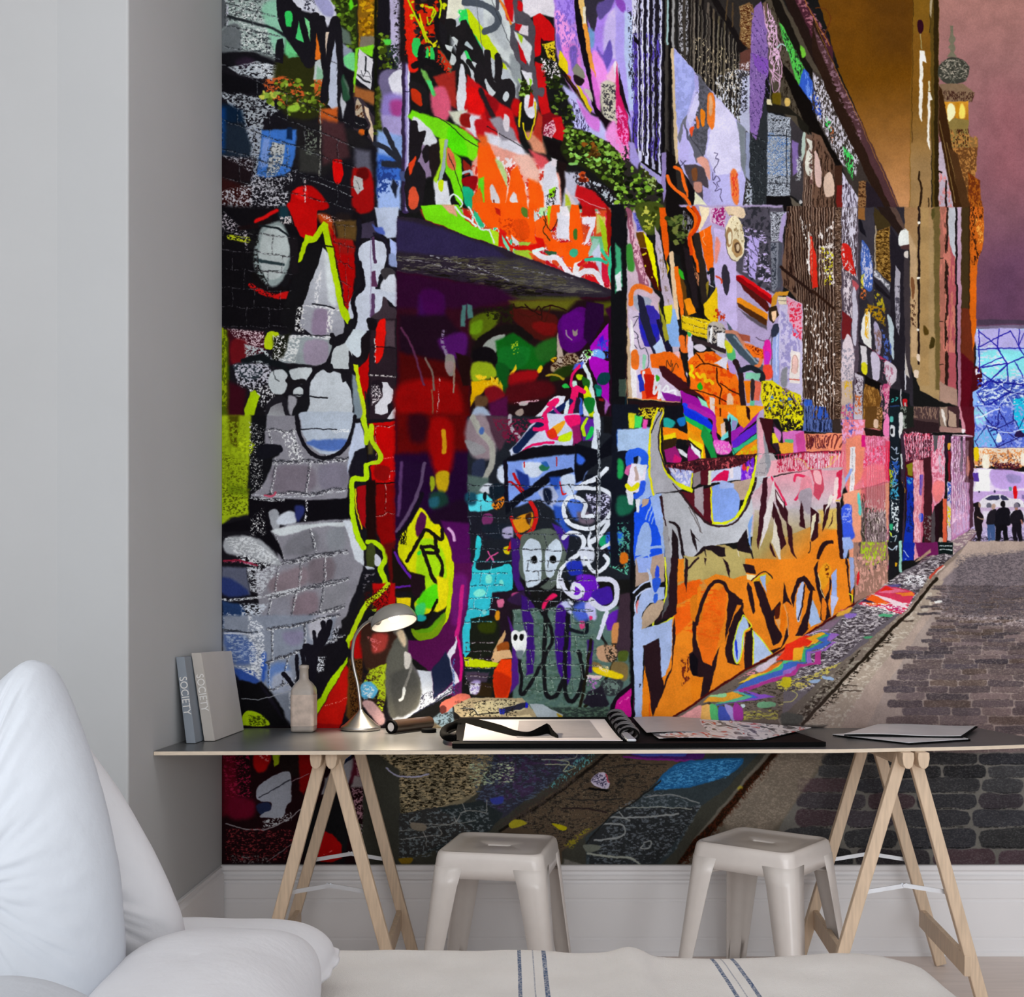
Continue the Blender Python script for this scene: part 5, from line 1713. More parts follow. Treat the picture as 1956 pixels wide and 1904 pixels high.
q 20a8a0/10 350,70 430,100 400,150 350,140
q 1870c0/8 440,80 500,60 500,120 460,130
p f08010/5 340,140 440,150 540,200 520,240 440,230 340,260
p e8d010/8 340,200 430,180 440,240 340,250
p 302010/5 340,240 440,220 440,330 340,330
p f09c10/4 520,120 640,190 660,380 620,380 560,290 520,240
p f0e010/4 530,220 640,270 640,390 620,390 600,310 520,270
p 28181c/3 520,230 630,310 620,380 590,320 510,270
p e4e8ee/4 540,260 620,320 620,380 560,340
p a01878/5 530,280 610,370 530,400 520,340
p 981c74/5 350,310 430,280 480,370 470,410 360,400
p e4e8ee/4 430,270 520,340 520,370 460,330
p d01870/8 420,340 480,370 470,410 410,400
p 101014/4 440,240 530,290 520,330 430,290
p 1030e0/5 490,-20 560,20 680,90 720,150 700,170 560,90 500,60
p 18b850/5 500,50 560,80 700,160 680,200 560,130 510,100
p f0900c/4 510,90 600,150 680,200 680,240 600,220 520,150
p 189040/6 640,120 700,200 740,370 700,380 670,300 620,210
c b020a8 36/5 540,-20 640,30 720,90 720,200 770,290 850,250 920,150 1040,20
p f08c18/5 730,60 780,60 820,200 790,230 740,180
p e8c8b8/6 770,120 800,100 810,220 780,240
q 70d8d8/6 820,60 870,50 900,90 880,150 840,200 780,240 770,220 830,150
p 9890c8/5 850,90 890,90 890,130 850,170
q e858c8/12 720,240 850,260 830,340 740,330
k f09cd8 .4 5,6 720,240 860,260 820,350 740,340
p a020b0/5 830,180 900,140 1040,20 1040,90 930,180 850,260
p 6020c8/5 850,250 940,180 1040,110 1040,180 900,280 860,300
p 30b080/5 850,300 900,280 1040,190 1040,230 920,300 860,350
p f08c18/5 870,350 920,300 1040,230 1040,340
k d8c010 .3 5,5 900,320 1040,260 1040,340 900,350
p f08010/6 700,-30 900,-30 960,20 900,80 820,20
p f09818/5 880,-20 1100,-20 1060,20 1000,90 940,150 900,100
p 280c10/3 960,-20 985,0 985,100 960,60
p 200c18/4 840,60 850,300 880,350 830,250 820,120
p 501c24/5 350,420 600,380 1040,340 1040,430 700,460 540,500 400,480
k 281018 .4 5,5 350,420 1040,340 1040,430 700,460 400,480
k c05058 .2 5,8 350,420 1040,340 1040,430 700,460 400,480
p a0a8e0/8 380,440 560,470 550,590 470,580 400,500
k d8d8f0 .5 5,9 380,440 560,470 550,590 470,580
p d8e010/4 340,450 420,530 560,600 555,630 480,600 380,520
l e0e010 10/3 555,490 545,600
p 8c8084/4 560,490 620,470 620,560 560,590
p 541420/4 620,470 700,450 680,570 620,570
p e0e8c0/4 680,470 720,460 700,570 670,570
p c8d0f0/6 700,470 1000,410 1000,520 700,560
p d81050/4 700,550 740,500 800,460 830,460 820,540 760,540
p e8e0e8/4 830,450 860,440 860,520 840,520
p 7020d0/6 920,430 1020,360 1010,560 960,700 920,620
k c080e0 .3 5,6 920,430 1020,380 1000,560 940,660
q e02838/6 940,410 960,460 930,460
q e0b818/5 960,440 980,440 970,480
p 541420/3 470,620 560,630 700,580 710,830 700,860 600,800
p a89ca4/3 570,600 640,580 640,810 570,730
p b8a090/4 700,580 800,560 1000,520 960,680 700,700
q 88a8f0/4 705,600 740,570 800,570 850,580 900,640 910,740 890,820 840,850 710,850 700,720
p a8bcf0/4 760,550 800,540 870,560 870,590 760,600
l e8e010 12/3 695,590 710,850
c e0e818 24/3 715,862 800,860 900,800 960,680 1000,560 1030,440 1040,360
g a8aab0 c8ccd4 300,700 900,1000 330,640 460,625 600,800 700,870 800,870 920,800 1000,640 1040,500 1180,400 1120,820 1010,960 880,1000 640,1040 500,1174 360,1174 340,900
c 301c20 14/2 460,620 580,780 700,870 800,880 900,830 980,700 1030,540 1050,330
c 301c24 7/2 410,560 470,630
p b0a8ac/4 1040,70 1120,80 1140,300 1190,380 1200,480 1020,520 1040,360
p e8a8b8/20 1050,90 1090,100 1100,330 1050,400
p 8c9098/5 1090,160 1130,280 1150,480 1110,490
b d0ccd0 706c74 4 1 4 1040,340 1200,340 1150,620 1010,620
l 4c484c 5/2 290,640 460,620
p e8a8b4/8 1150,390 1430,330 1700,340 1700,480 1420,460 1110,510
p 3c1018/4 1060,70 1160,80 1140,260 1190,330 1130,330 1100,200
p 301c2c/5 1160,100 1220,180 1200,330 1160,270
p e0d020/5 1150,180 1180,180 1210,260 1160,260
q c878c0/8 1160,140 1220,170 1210,250
p d870c0/5 1230,170 1390,170 1410,330 1240,340
p e8a030/6 1200,260 1310,240 1310,330 1220,340
l 60b880 26/3 1260,240 1300,240
p d04898/5 1330,200 1390,170 1400,330 1340,330
p f0906c/4 1390,190 1690,180 1700,320 1410,330
j 602020 10/2 .9 3,3 1410,200 1420,300 1440,220 1450,210 1440,300
c 702828 7/2 1410,290 1410,200 1430,210 1430,250
c 702828 7/2 1440,220 1445,290 1465,210
c 702828 7/2 1480,290 1475,210 1500,200 1490,250
c 702828 7/2 1510,220 1520,290 1530,230 1540,290 1550,210
c 702828 7/2 1560,250 1580,210 1570,280 1590,200
c 702828 9/2 1600,290 1610,200 1640,210 1620,300 1660,200 1690,220 1660,290
k 5c2030 .4 4,9 1420,200 1570,200 1570,300 1420,300
l 701830 10/3 1190,345 1400,330 1700,318
k c02848 .4 5,8 1190,340 1700,320 1700,440 1190,480
k f8d8e8 .4 5,9 1400,350 1700,330 1700,450 1430,440
p d8a848/5 1580,360 1650,350 1640,420 1590,430
q e890a0/5 1600,380 1660,360 1690,380 1690,480 1600,600
c e8c070 8/2 1320,380 1380,390 1440,450 1580,430 1650,350
k e8e010 .6 6,7 1160,-20 1380,-20 1400,120 1340,170 1240,170
k 282018 .3 4,6 1160,-20 1380,-20 1400,140 1240,170
p 5468a8/5 1400,-20 1600,-20 1600,180 1380,170
k c0c8e8 .4 2,30 1400,-20 1600,-20 1600,180 1400,170
k 182040 .4 2,30 1400,-20 1600,-20 1600,180 1400,170
p 382c28/5 1590,-20 1680,-20 1680,180 1610,180
p e87c88/10 1680,-20 1960,-20 1960,560 1810,600 1720,640 1650,480 1680,260
k e8a8d0 .5 7,9 1660,-20 1840,-20 1840,240 1680,260
k 6060c0 .25 6,8 1660,40 1780,40 1780,240 1680,260
p f08c70/10 1700,220 1840,200 1840,500 1720,640 1710,480
p 3c3028/5 1850,-20 1960,-20 1960,150 1850,150
p 5c4c30/5 1850,-20 1960,-20 1960,120 1850,120
p 20140c/5 1840,150 1960,170 1960,210 1850,200
p d81878/6 1820,200 1870,210 1870,290 1820,290
k e82060 .5 5,9 1840,300 1960,280 1960,600 1830,600
k f8c0d8 .3 5,9 1840,300 1960,280 1960,600 1830,600
p ece8ec/2 1735,290 1778,285 1765,630 1730,630
j b0a8b0 8 .5 6,2 1755,300 1748,620
p d86c70/30 1810,600 1960,560 1960,900 1820,800
p 68585c/30 1820,700 1960,680 1960,1174 1820,1174
k c8b8a8 .25 2,14 1820,640 1960,640 1960,1174 1820,1174
k 303020 .35 3,12 1820,640 1960,640 1960,1174 1820,1174
k 80b820 .4 4,8 1820,1000 1960,1000 1960,1174 1820,1174
p f0a080/10 1680,640 1820,600 1820,1174 1740,1174 1700,900
q 3858e0/10 1670,740 1740,720 1750,860 1770,960 1700,990 1680,900
k 98a8f0 .4 5,5 1670,740 1740,720 1740,860 1680,860
p a0b8f0/8 1660,960 1740,960 1770,1040 1720,1060 1700,1174 1680,1174
q 60d8d0/10 1795,640 1815,660 1820,780 1800,780
c 98b0f0 20/5 1690,560 1720,500 1740,460
p c8b0b8/6 1180,530 1420,460 1500,440 1680,440 1700,560 1660,700 1650,1200 1040,1200 1000,900 1020,620
g e8a0b0 c8c0c8 1400,480 1400,760 1120,520 1430,460 1690,460 1660,700 1640,780 1010,780 1000,650
g c8c0c8 b09c60 1300,720 1250,980 1020,760 1640,740 1640,1000 1000,1060
g b09c60 f08820 1150,980 1350,1174 500,1174 660,1030 800,1020 900,1060 1040,1020 1200,980 1500,860 1650,860 1690,1174 1690,1300 500,1300
p b8a868/10 660,1060 1000,1040 1040,1174 520,1174
p d8b860/30 1500,760 1640,740 1640,900 1520,900
c e02858 14/3 1150,510 1200,600 1260,720
c e0305c 22/3 1320,540 1340,500 1400,520 1370,620 1330,680
q e890a0/5 1380,520 1440,520 1460,640 1420,700 1360,640
p c84860/4 1440,460 1520,450 1540,600 1500,690 1460,640 1470,560
q f0b0b8/5 1460,470 1510,470 1520,560 1480,560
p d82850/4 1640,480 1680,450 1670,660 1620,690 1600,680
q f4d8d8/4 1620,540 1650,520 1640,660 1610,700
q a89ca8/6 1350,650 1400,600 1450,620 1440,780 1390,760
p 3c1420/2 1090,520 1120,510 1110,760 1050,1050 1040,1000 1060,760
p e4dcdc/2 1170,520 1180,620 1130,860 1060,1060 1090,820
p 3c1820/2 1175,600 1240,700 1270,760 1275,860 1230,820 1180,700
p e8e0e0/2 1180,620 1260,740 1260,760 1190,680
p 38141c/2 1160,700 1200,780 1260,1010 1210,1060 1190,880 1150,800
p e0d8c8/2 1170,810 1210,1000 1220,1174 1150,1000
p 38141c/2 1140,1000 1180,1110 1160,1100 1130,1040
p 38141c/2 1240,680 1270,780 1270,850 1250,800
p 38141c/2 1260,850 1300,880 1310,1060 1340,1130 1290,1070 1270,960
p 38141c/2 1375,690 1385,760 1400,900 1360,880 1360,760
p 38141c/2 1440,740 1500,780 1500,960 1450,1000 1440,900
p e8e0c0/2 1450,800 1480,780 1470,900 1440,980
p 38141c/2 1540,720 1590,700 1560,860 1530,920
p 38141c/2 1590,860 1610,760 1600,860 1570,890
p e8e0d8/2 1590,640 1620,660 1560,760 1540,800
p 28141c/2 1630,700 1655,700 1680,960 1690,1174 1660,1100 1640,900
c e8c040 8/2 1630,690 1660,690
c 281418 34/3 1490,1174 1510,1090 1540,1020 1600,1000
q f08820/4 1500,1174 1560,1030 1620,1020 1650,1174
c 28181c 7/2 1440,1000 1440,1060 1420,1080
p 30181e/3 330,650 350,820 390,980 380,1040 350,860 310,660
c 9c9ca0 40/3 360,900 380,1174
c 20161a 18/2 390,850 420,860 460,920 500,1174
p 20161a/3 410,900 450,960 460,1174 400,1174
p 20161a/3 540,900 620,1000 580,960 590,1070 560,1000
p 20161a/2 640,1030 700,1020 800,1040 800,1080 830,1174 780,1130 700,1060 660,1050 660,1120 650,1060 560,1120 520,1174 540,1130
p 20161a/2 960,900 975,1030 1000,1050 1030,1174 990,1080 900,1060 890,1010
p 80a8e8/3 970,870 1010,790 990,940 1000,1060 980,1000
c e0d8c8 6/2 900,1060 910,1120
l 585050 5/2 530,740 620,920
l 585050 5/2 560,760 630,930
h d02850@.8 5 26 1190,345 1700,320 1690,430 1200,470
h f8e8f0@.8 5 16 1240,345 1700,325 1690,430 1220,460
h 3c1018@.8 6 18 350,425 1040,345 1040,425 380,480
t 1180 1070 3.912
p f08820/6 380,-10 1760,-10 1760,330 1560,460 1400,560 1200,700 900,860 600,1050 400,1190 180,1190 300,700 430,300
p b8a868/6 490,-30 950,-30 960,110 860,140 740,100 640,150 500,160
g b8a060 f08020 500,80 640,330 500,150 640,150 680,200 600,420 560,200 500,330 430,330 450,160
p f06410/8 445,190 620,140 600,260 440,330
p f06414/16 430,360 560,330 580,430 430,560
q f07018/10 620,380 740,240 810,200 800,420 760,560 720,760 690,790 640,760 600,560
k f06010 .3 14,5 420,160 620,160 780,240 760,600 600,560 440,500
p 28161c/2 500,-20 520,0 530,60 520,160 510,240 500,160
c 28161c 14/2 530,60 560,20 600,-20
p 28161c/2 640,-20 660,-20 655,40
p 28161c/2 780,-20 820,20 840,100 840,140 820,90
p 28161c/2 395,-20 450,-20 440,400 400,430 330,440 270,480 340,380 380,160
p 8c8c94/3 355,-20 400,-20 380,200 370,100
p 58585c/3 380,140 380,330 330,440 350,300
c e0e828 12/2 350,-20 365,160 350,300 260,490 410,430
p 28161c/2 190,640 300,580 330,700 340,940 400,800 410,500 430,430 430,560 400,830 330,1000 260,1180 210,960 200,760
c e0e828 12/2 185,636 312,570 330,760
p f08418/2 200,780 235,1000 265,1180 175,1190 180,1000
p f06010/6 240,980 250,1180 230,1180
q b8a088/2 170,520 190,400 260,320 340,305 320,400 250,480
p a8bce8/3 115,420 180,240 240,200 350,200 350,290 240,320 180,400 180,520 410,440 400,700 360,860 330,880 310,580 190,640 180,1190 130,1190 110,640
c c0d0f4 14/2 120,240 180,180 240,150
c c8d4f4 12/2 130,380 140,280 200,220 240,210
q e08080/3 140,330 160,300 140,400
p b09888/5 130,-10 350,-20 350,160 250,200 240,140 130,200
p 98b0f0/4 140,-20 260,-20 240,90 150,90
p c0d0f0/4 215,60 240,80 280,200 260,230
q 2848d8/3 290,40 310,60 310,130 280,120
q 2858d8/4 260,140 320,140 310,200 270,240
q 3060d8/4 265,260 295,250 295,300 270,320
l 0c0c10 18/2 105,-20 105,500 110,1190
c 181010 6/2 160,930 170,930 160,950
p 28161c/2 575,290 590,460 590,600 640,760 700,790 760,640 740,760 680,1000 620,1030 640,880 570,860 540,820 530,700 560,680 560,480
l d87818 90/2 590,300 590,420
p f08418/4 596,200 625,190 615,360 590,440
c 28161c 26/2 590,480 620,340 680,210 740,155 790,170 830,230 920,300
p 28161c/2 830,220 880,250 940,320 930,420 1000,520 1130,680 1220,650 1270,500 1270,400 1280,560 1220,660 1160,700 1100,640 960,440 920,330 890,330 850,450 800,600 810,480
p 28161c/2 870,420 925,330 940,430 880,560 860,700 880,760 920,780 870,780 820,760 800,680 830,520
q b0c8f0/3 875,560 935,420 980,490 950,540 945,620 920,740 890,770 860,700
c e0f028 9/2 935,410 880,560 865,700 890,770 925,720 945,540 1000,490 940,410
q 2038d0/3 880,590 895,620 900,740 885,700
p 28161c/2 960,540 1010,510 1005,790 950,830 945,650
p b8ccf0/3 1012,520 1060,570 1150,700 1015,780
c e0f028 8/2 1012,520 1012,780
c e0f028 8/2 1030,540 1150,695
p f8e8b0/0 960,100 1030,110 1000,150 970,140
p 28161c/2 935,30 1020,40 1030,100 960,90
p 28161c/2 970,160 1000,200 1030,380 1010,400 960,200
p e8a020/3 1000,160 1100,90 1160,120 1120,180
c 28161c 8/2 1000,150 1060,95 1110,90 1160,130
c d8f028 8/2 1020,150 1060,115 1100,110
p a0b8e8/2 1060,120 1105,110 1110,240 1080,180
p 28161c/2 1020,160 1060,150 1110,260 1150,380 1210,310 1220,330 1170,420 1180,480 1220,540 1230,570 1200,620 1160,640 1100,440 1050,300
p 501c10/3 1170,360 1220,330 1210,430 1180,440
p e8a868/3 1180,440 1220,440 1210,520
p f07810/3 1230,340 1260,380 1240,560 1215,520
p f08020/2 1225,200 1310,360 1340,460 1360,480 1380,470 1340,560 1290,600 1270,380
c f0b080 5/2 1240,330 1260,400 1280,560
p 28161c/2 1240,160 1270,280 1300,340 1260,310 1230,330
p 28161c/2 1290,280 1340,140 1390,110 1440,160 1480,230 1430,230 1400,160 1360,170 1330,260 1310,360
q b8c8f0/2 1340,260 1370,170 1395,170 1390,280 1360,450 1335,420
c 28161c 10/2 1400,180 1380,330 1350,440
p 28161c/2 1400,400 1440,220 1460,230 1450,330 1420,500 1430,510 1380,560 1330,560
p a8c0e8/3 1440,340 1460,290 1520,460 1440,500 1430,450
p 28161c/2 1460,60 1500,0 1490,80 1520,200 1550,280 1580,220 1590,60 1580,100 1600,160 1570,330 1590,420 1540,460 1510,440 1520,330 1490,210
q f0a020/3 1510,80 1560,20 1600,60 1590,120 1540,220 1510,180
q f08020/3 1530,280 1560,320 1550,440 1520,430
c f0d8a0 6/2 1500,100 1520,220 1550,280
k 60200c .35 6,2 1550,40 1580,30 1580,130 1560,130
p a0b4ec/3 1600,110 1640,60 1640,300 1600,300
p c0c8f0/3 1590,260 1650,280 1600,420 1595,430
p 28161c/2 1700,-20 1720,0 1730,180 1750,260 1750,330 1730,260
p 98a8d8/4 1730,-20 1770,-20 1770,180 1740,240
c e0e020 8/2 1730,250 1755,265 1755,310
k 702818 .5 4,14 470,730 530,720 540,880 480,940
p f08418/4 540,880 640,870 620,1010 560,1060
p 100c14/4 530,720 560,690 600,740 600,860 570,860 540,800
p b07870/8 1770,-20 1960,-20 1960,200 1770,330
p 503c40/10 1790,-20 1890,-20 1870,240 1800,260
k 90c020 .4 4,9 1820,-20 1960,-20 1940,100 1830,180
q d82030/5 1790,100 1805,120 1790,190
p e0a090/10 1880,90 1960,90 1960,220 1880,260
p 6c6058/8 400,1190 600,1050 900,860 1200,700 1400,560 1600,440 1760,340 1880,230 1970,180 1970,640 1700,870 1400,1200 1300,1300 400,1300
k 988878 .35 14,3 1000,900 1960,300 1960,560 1560,900 1200,1190 900,1190
k 403830 .3 14,3 600,1100 1960,300 1960,560 1560,900 1200,1190 700,1190
k c8c0c0 .2 12,2 1400,560 1960,300 1960,560 1560,800
p 80687c/30 1500,480 1960,330 1960,480 1560,560
l 4c1010 16/5 400,1180 620,1040 900,850 1200,690 1400,560 1600,430 1760,330 1880,230
k e890a0 .5 5,3 900,880 1180,720 1300,650 1100,840
q d8c8d8/8 1040,800 1180,720 1160,780 1060,840
p e86848/8 1200,700 1380,560 1500,580 1440,620 1300,680
p e83818/5 1280,640 1450,600 1400,640 1320,690 1300,740 1180,750
p f07828/20 960,900 1200,760 1260,760 1230,820 1000,900
p f0b030/4 1430,620 1560,545 1570,560 1480,620 1330,660 1360,760 1310,750 1310,680
p f0c838/4 1140,830 1240,760 1250,800 1100,880 900,920 1000,860
p 50b880/4 1480,640 1600,560 1620,570 1500,640 1380,670 1400,750 1260,770 1220,840 900,940 1000,890 1200,800 1240,750 1370,750 1360,660
p 4868c8/4 1410,670 1540,640 1600,590 1560,560 1640,560 1640,580 1580,640 1440,680 1440,760 1320,780 1240,850 860,980 960,900 1220,820 1280,760 1390,760
p 9878d0/4 1440,680 1570,660 1620,600 1660,600 1600,660 1480,690 1490,780 1370,790 1280,850 900,1000 840,990 1240,850 1320,770 1440,760
p b03890/4 1480,680 1520,680 1520,780 1370,800 1330,850 920,990 900,970 1290,840 1360,780 1480,770
p e8a030/5 700,1010 860,980 960,1020 840,1060 640,1060
q 98d8a0/6 680,1020 800,990 800,1020
p 60b890/4 860,980 900,980 1020,1020 880,1060 700,1080 860,1040 950,1010
p 4068c8/4 900,980 940,990 1080,1020 1000,1040 720,1090 720,1080 900,1060 1010,1020
p 8850c0/4 900,960 940,970 1180,1020 980,1050 780,1080 1050,1020
q d0a0c0/10 600,1110 700,1090 640,1190 520,1190
q e8b060/6 590,1110 680,1080 700,1190 600,1190
q 58b870/5 690,1080 740,1090 760,1190 700,1190
q 4858b8/5 760,1090 830,1120 840,1190 760,1190
q a898d8/5 800,1080 870,1110 880,1190 850,1190
q a03898/6 870,1070 930,1110 930,1190 870,1190
q e8a0a0/12 480,1160 620,1080 600,1190 440,1190
q 70a880/4 1050,1060 1160,1060 1170,1090 1060,1100
q c8d8e0/4 920,1080 950,1080 950,1100 930,1105
k b8b050 .5 16,3 940,1130 1200,1110 1200,1190 940,1190
k c8c050 .5 9,3 1180,900 1380,860 1350,960 1200,960
q d0c020/10 1220,910 1300,900 1300,950 1230,940
c d0c870 6/2 1200,1080 1280,1060 1340,1020 1280,1000 1240,1020 1320,980 1360,960 1380,920 1360,880
c d0c870 6/2 1480,850 1520,880 1580,840 1600,780 1560,800 1640,800 1660,760
c c8a0d8 8/3 1400,560 1560,520 1680,560
q f03010/5 1880,250 1960,220 1960,330 1850,320
p b82870/8 1780,330 1960,330 1960,350 1760,350
q e8e0e8/5 1900,250 1960,280 1950,300
p f0a040/8 1640,390 1720,360 1700,400 1660,410
k e05080 .5 8,4 1640,380 1860,310 1900,350 1700,420
p 8c8278/5 1200,1190 1400,1020 1600,870 1900,560 1970,500 1970,560 1900,640 1640,920 1420,1140 1400,1300 1240,1300
k b8b0a0 .35 8,4 1300,1100 1600,880 1900,580 1960,560 1640,920 1420,1140
p 383028/6 1400,1200 1480,1100 1640,940 1900,650 1970,580 1970,640 1800,840 1480,1140 1400,1230
q a8b8d0/5 1440,900 1500,890 1510,910 1450,920
q 98b0d0/4 1520,870 1600,870 1590,890 1520,890
q 78b098/4 1830,570 1910,570 1890,585
""",
"""
t 0 0 1
g a87870 704860 1850,0 1880,620 1790,-10 1970,-10 1970,640 1790,640
q a86068@.4/120 1900,180 1970,200 1970,360 1880,340
q 5c3c5c@.6/120 1880,500 1970,480 1970,640 1860,640
g 68400c 684008 1600,0 1700,150 1560,-10 1750,-10 1750,420 1720,420 1600,120
g 684008 c89060 1690,150 1720,400 1600,130 1745,130 1745,420 1715,420 1690,330
p 5c380c/60 1650,-10 1750,-10 1750,120 1680,100
c 603010 2 1557,15 1575,16 1586,35 1575,68
t 1556 0 4.76
p 7c5818 890,-20 1050,-20 1040,1904 860,1904
g 7c5418 9c7c50 950,900 950,1500 890,300 1060,300 1060,1904 865,1904
p 584418/4 1050,-20 1130,-20 1125,1904 1070,1904
p 2c2008/5 1085,-20 1125,-20 1125,1904 1090,1904
p b0a080/3 1050,-20 1075,-20 1065,160 1050,120
l 3c2408 5 893,-20 885,1300
q 2c0818/4 935,190 975,190 985,260 960,310 935,260
l a09868 8 960,310 970,440
p f4f0e4/2 955,455 1000,465 1022,570 985,555 980,1070 975,1110 950,1040
p f4f0e4/2 1028,830 1050,840 1068,910 1050,915 1045,1370 1025,1320
l d8d0a8 16/3 1040,740 1040,820
c 28180c 18/4 950,1560 945,1620 970,1680 965,1800 955,1904
l 28180c 10/3 1035,1800 1035,1904
p 74705c 1235,230 1265,230 1262,320 1280,360 1265,400 1285,440 1270,480 1300,520 1200,520 1235,470 1215,430 1235,400 1225,360 1240,320
q 3c3c34 1130,600 1190,540 1260,520 1350,545 1405,610 1400,690 1350,750 1200,760 1130,700
k a8a090 .3 4,3 1130,600 1190,540 1350,545 1405,610 1390,720 1140,720
l 6c6c60 5 1150,560 1280,760
l 6c6c60 5 1200,540 1380,740
l 6c6c60 5 1300,530 1150,720
l 6c6c60 5 1380,570 1230,760
p 806850 1130,770 1220,760 1350,765 1450,840 1430,930 1180,920 1150,820
k 3c2018 .45 2,6 1150,820 1450,840 1430,930 1180,900
g d09028 905c18 1300,930 1300,1150 1170,920 1400,920 1395,1150 1210,1150
q fff8c0/10 1210,960 1250,940 1280,1000 1270,1060 1215,1100
q fcdc60/10 1320,960 1350,940 1375,1000 1360,1070 1320,1060
p c88818/4 1280,930 1310,930 1310,1070 1285,1080
p 8c7840 1210,1110 1280,1070 1400,1090 1400,1160 1410,1250 1440,1340 1230,1340
k 402010 .4 3,8 1210,1180 1400,1170 1440,1340 1230,1340
p 8c6838/3 1400,1240 1480,1260 1485,1320 1470,1400 1475,1560 1400,1560
p 6c4420/3 1230,1340 1480,1340 1470,1500 1440,1904 1300,1904
k b88040 .35 4,6 1230,1180 1480,1250 1470,1904 1300,1904
p 703010/4 1400,1560 1450,1600 1500,1640 1525,1904 1400,1904
k b06018 .4 3,6 1400,1560 1500,1640 1525,1904 1400,1904
p c0b0c0/4 1128,1300 1150,1290 1280,1904 1128,1904
k d88888 .3 5,9 1128,1500 1250,1700 1280,1904 1128,1904
p 38200c/3 1130,780 1160,820 1360,1904 1270,1904 1130,1200
l 8c7040 7 1140,1100 1280,1840
l 8c7040 6 1200,1300 1350,1904
l 20100c 16 1200,1650 1195,1904
p 4c3018/4 1220,1340 1300,1400 1420,1904 1340,1904
l 181008 14 1130,1560 1155,1570
p 0c0806/5 -20,880 60,1200 250,1490 180,1500 -20,1180
p 38302c/10 -20,640 60,700 200,960 400,1420 500,1600 780,1904 380,1904 240,1480 60,1180 -20,960
k d0ccd8 .5 3,8 -20,660 100,760 400,1440 380,1600 240,1480 20,1080
k 3050c0 .4 3,6 -20,760 60,960 60,1080 -20,1000
k 30c850 .6 3,6 100,1060 140,1100 140,1200 100,1140
k 40c858 .7 3,8 250,1310 350,1420 350,1640 300,1560
k e07030 .4 3,6 120,1120 170,1180 160,1300
p 281810/5 -20,160 30,240 760,1904 620,1904 200,1040 60,700 -20,500
p 4c3034/5 -20,220 160,560 420,1100 700,1700 780,1904 700,1904 320,1060 40,440
k 80606c .3 8,6 -20,220 160,560 420,1100 420,1300 200,860
l b07830 4 0,200 760,1880
p 6c5040/8 -20,1200 60,1240 180,1480 180,1904 -20,1904
k b89c88 .35 2,30 -20,1200 180,1480 180,1904 -20,1904
k 2c1c14 .35 2,30 -20,1200 180,1480 180,1904 -20,1904
q d8b8b0/4 0,1380 40,1450 60,1560 50,1700 0,1640
q d8bca8/4 80,1640 130,1560 170,1640 180,1760 100,1780
p 3c2418/4 180,1500 250,1500 250,1904 190,1904
p 701c18/6 200,1680 250,1680 250,1904 200,1904
p ccc8dc/5 250,1560 400,1800 400,1904 250,1904
k 3c3040 .3 2,20 250,1560 400,1800 400,1904 250,1904
p 906840/4 400,1650 470,1640 470,1904 400,1904
k 3c2010 .3 5,3 400,1650 470,1640 470,1904 400,1904
p 241c24/4 470,1640 560,1740 640,1904 470,1904
t 1556 400 4.76
p 2c2830/10 -20,-20 830,-20 860,400 900,1904 -20,1904
p 6c5040/4 -20,-20 180,-20 190,1904 -20,1904
k b09884 .3 2,40 -20,-20 180,-20 190,1904 -20,1904
k 241410 .45 2,40 -20,-20 180,-20 190,1904 -20,1904
h a89080 6 8 -20,-20 180,-20 185,1904 -20,1904
h 20100a 8 8 -8,-20 190,-20 195,1904 -8,1904
l 2c1810 22/4 -20,740 220,940
k f0e8e4 .15 4,10 -20,900 180,950 190,1800 -20,1800
k e8e0dc .25 4,10 20,200 180,100 180,700 40,600
p d82818/4 -20,280 15,420 30,700 -20,720
k d8d020 .25 4,5 60,340 170,400 160,680 100,700
k 3058c0 .5 3,20 -20,1780 100,1800 140,1904 -20,1904
p 604838/3 185,-20 245,-20 245,950 240,1904 190,1904
k 2c1c14 .3 6,3 185,-20 245,-20 240,1904 190,1904
k b8a090 .12 5,2 185,-20 245,-20 240,1904 190,1904
p 504450/5 245,-20 400,-20 400,1904 240,1904
p ccc8d8/4 250,-20 390,-20 390,640 330,560 250,300
k 483c44 .4 2,20 250,-20 390,-20 390,640 250,300
q c82018/5 245,320 320,330 350,460 380,600 330,580 260,520
k e0d0d0 .3 3,8 245,320 380,600 340,640 250,560
k d8ccd4 .55 3,12 260,560 340,640 340,1000 270,940
q b05058/10 340,640 400,700 360,740
p 701c20/6 250,920 340,1000 330,1160 250,1180
q c0bccc/3 345,740 370,740 390,900 385,1180 370,1240 345,1160
q d8c8d0/4 250,1280 290,1140 330,1160 360,1340 350,1560 250,1560
k 908c9c .3 4,6 250,1260 360,1260 360,1560 250,1560
p c8b0a0/6 245,1560 350,1560 350,1904 240,1904
k e0b020 .4 3,9 270,1560 350,1560 340,1720 280,1700
k d05080 .4 3,5 240,1780 440,1760 440,1904 240,1904
k 5070c8 .3 4,8 280,1760 360,1760 360,1904 280,1904
p c0b8c4/4 370,1480 440,1520 440,1904 360,1904
k 301c28 .35 3,5 370,1520 440,1540 440,1860 370,1800
k d86828 .3 3,5 370,1680 430,1680 430,1860 370,1860
p 38343c/4 400,-20 540,-20 540,900 400,700
p 14121a/4 400,-20 420,80 470,240 480,260 410,200
p 906030/3 400,-20 460,-20 460,100 400,90
q 4060b0/4 430,300 450,290 510,400 530,560 520,740 440,700 420,500
k c8c8e0 .35 3,9 430,300 530,420 530,720 430,700
k e0d030 .6 3,8 420,600 450,580 440,760 420,720
k e07030 .5 3,6 420,720 470,740 460,820 420,800
p 3c3018/4 540,-20 700,100 690,160 560,180 540,100
p 7c5c28/3 560,190 680,160 690,660 640,620 560,540
k b08840 .4 6,4 560,190 680,160 690,660 560,540
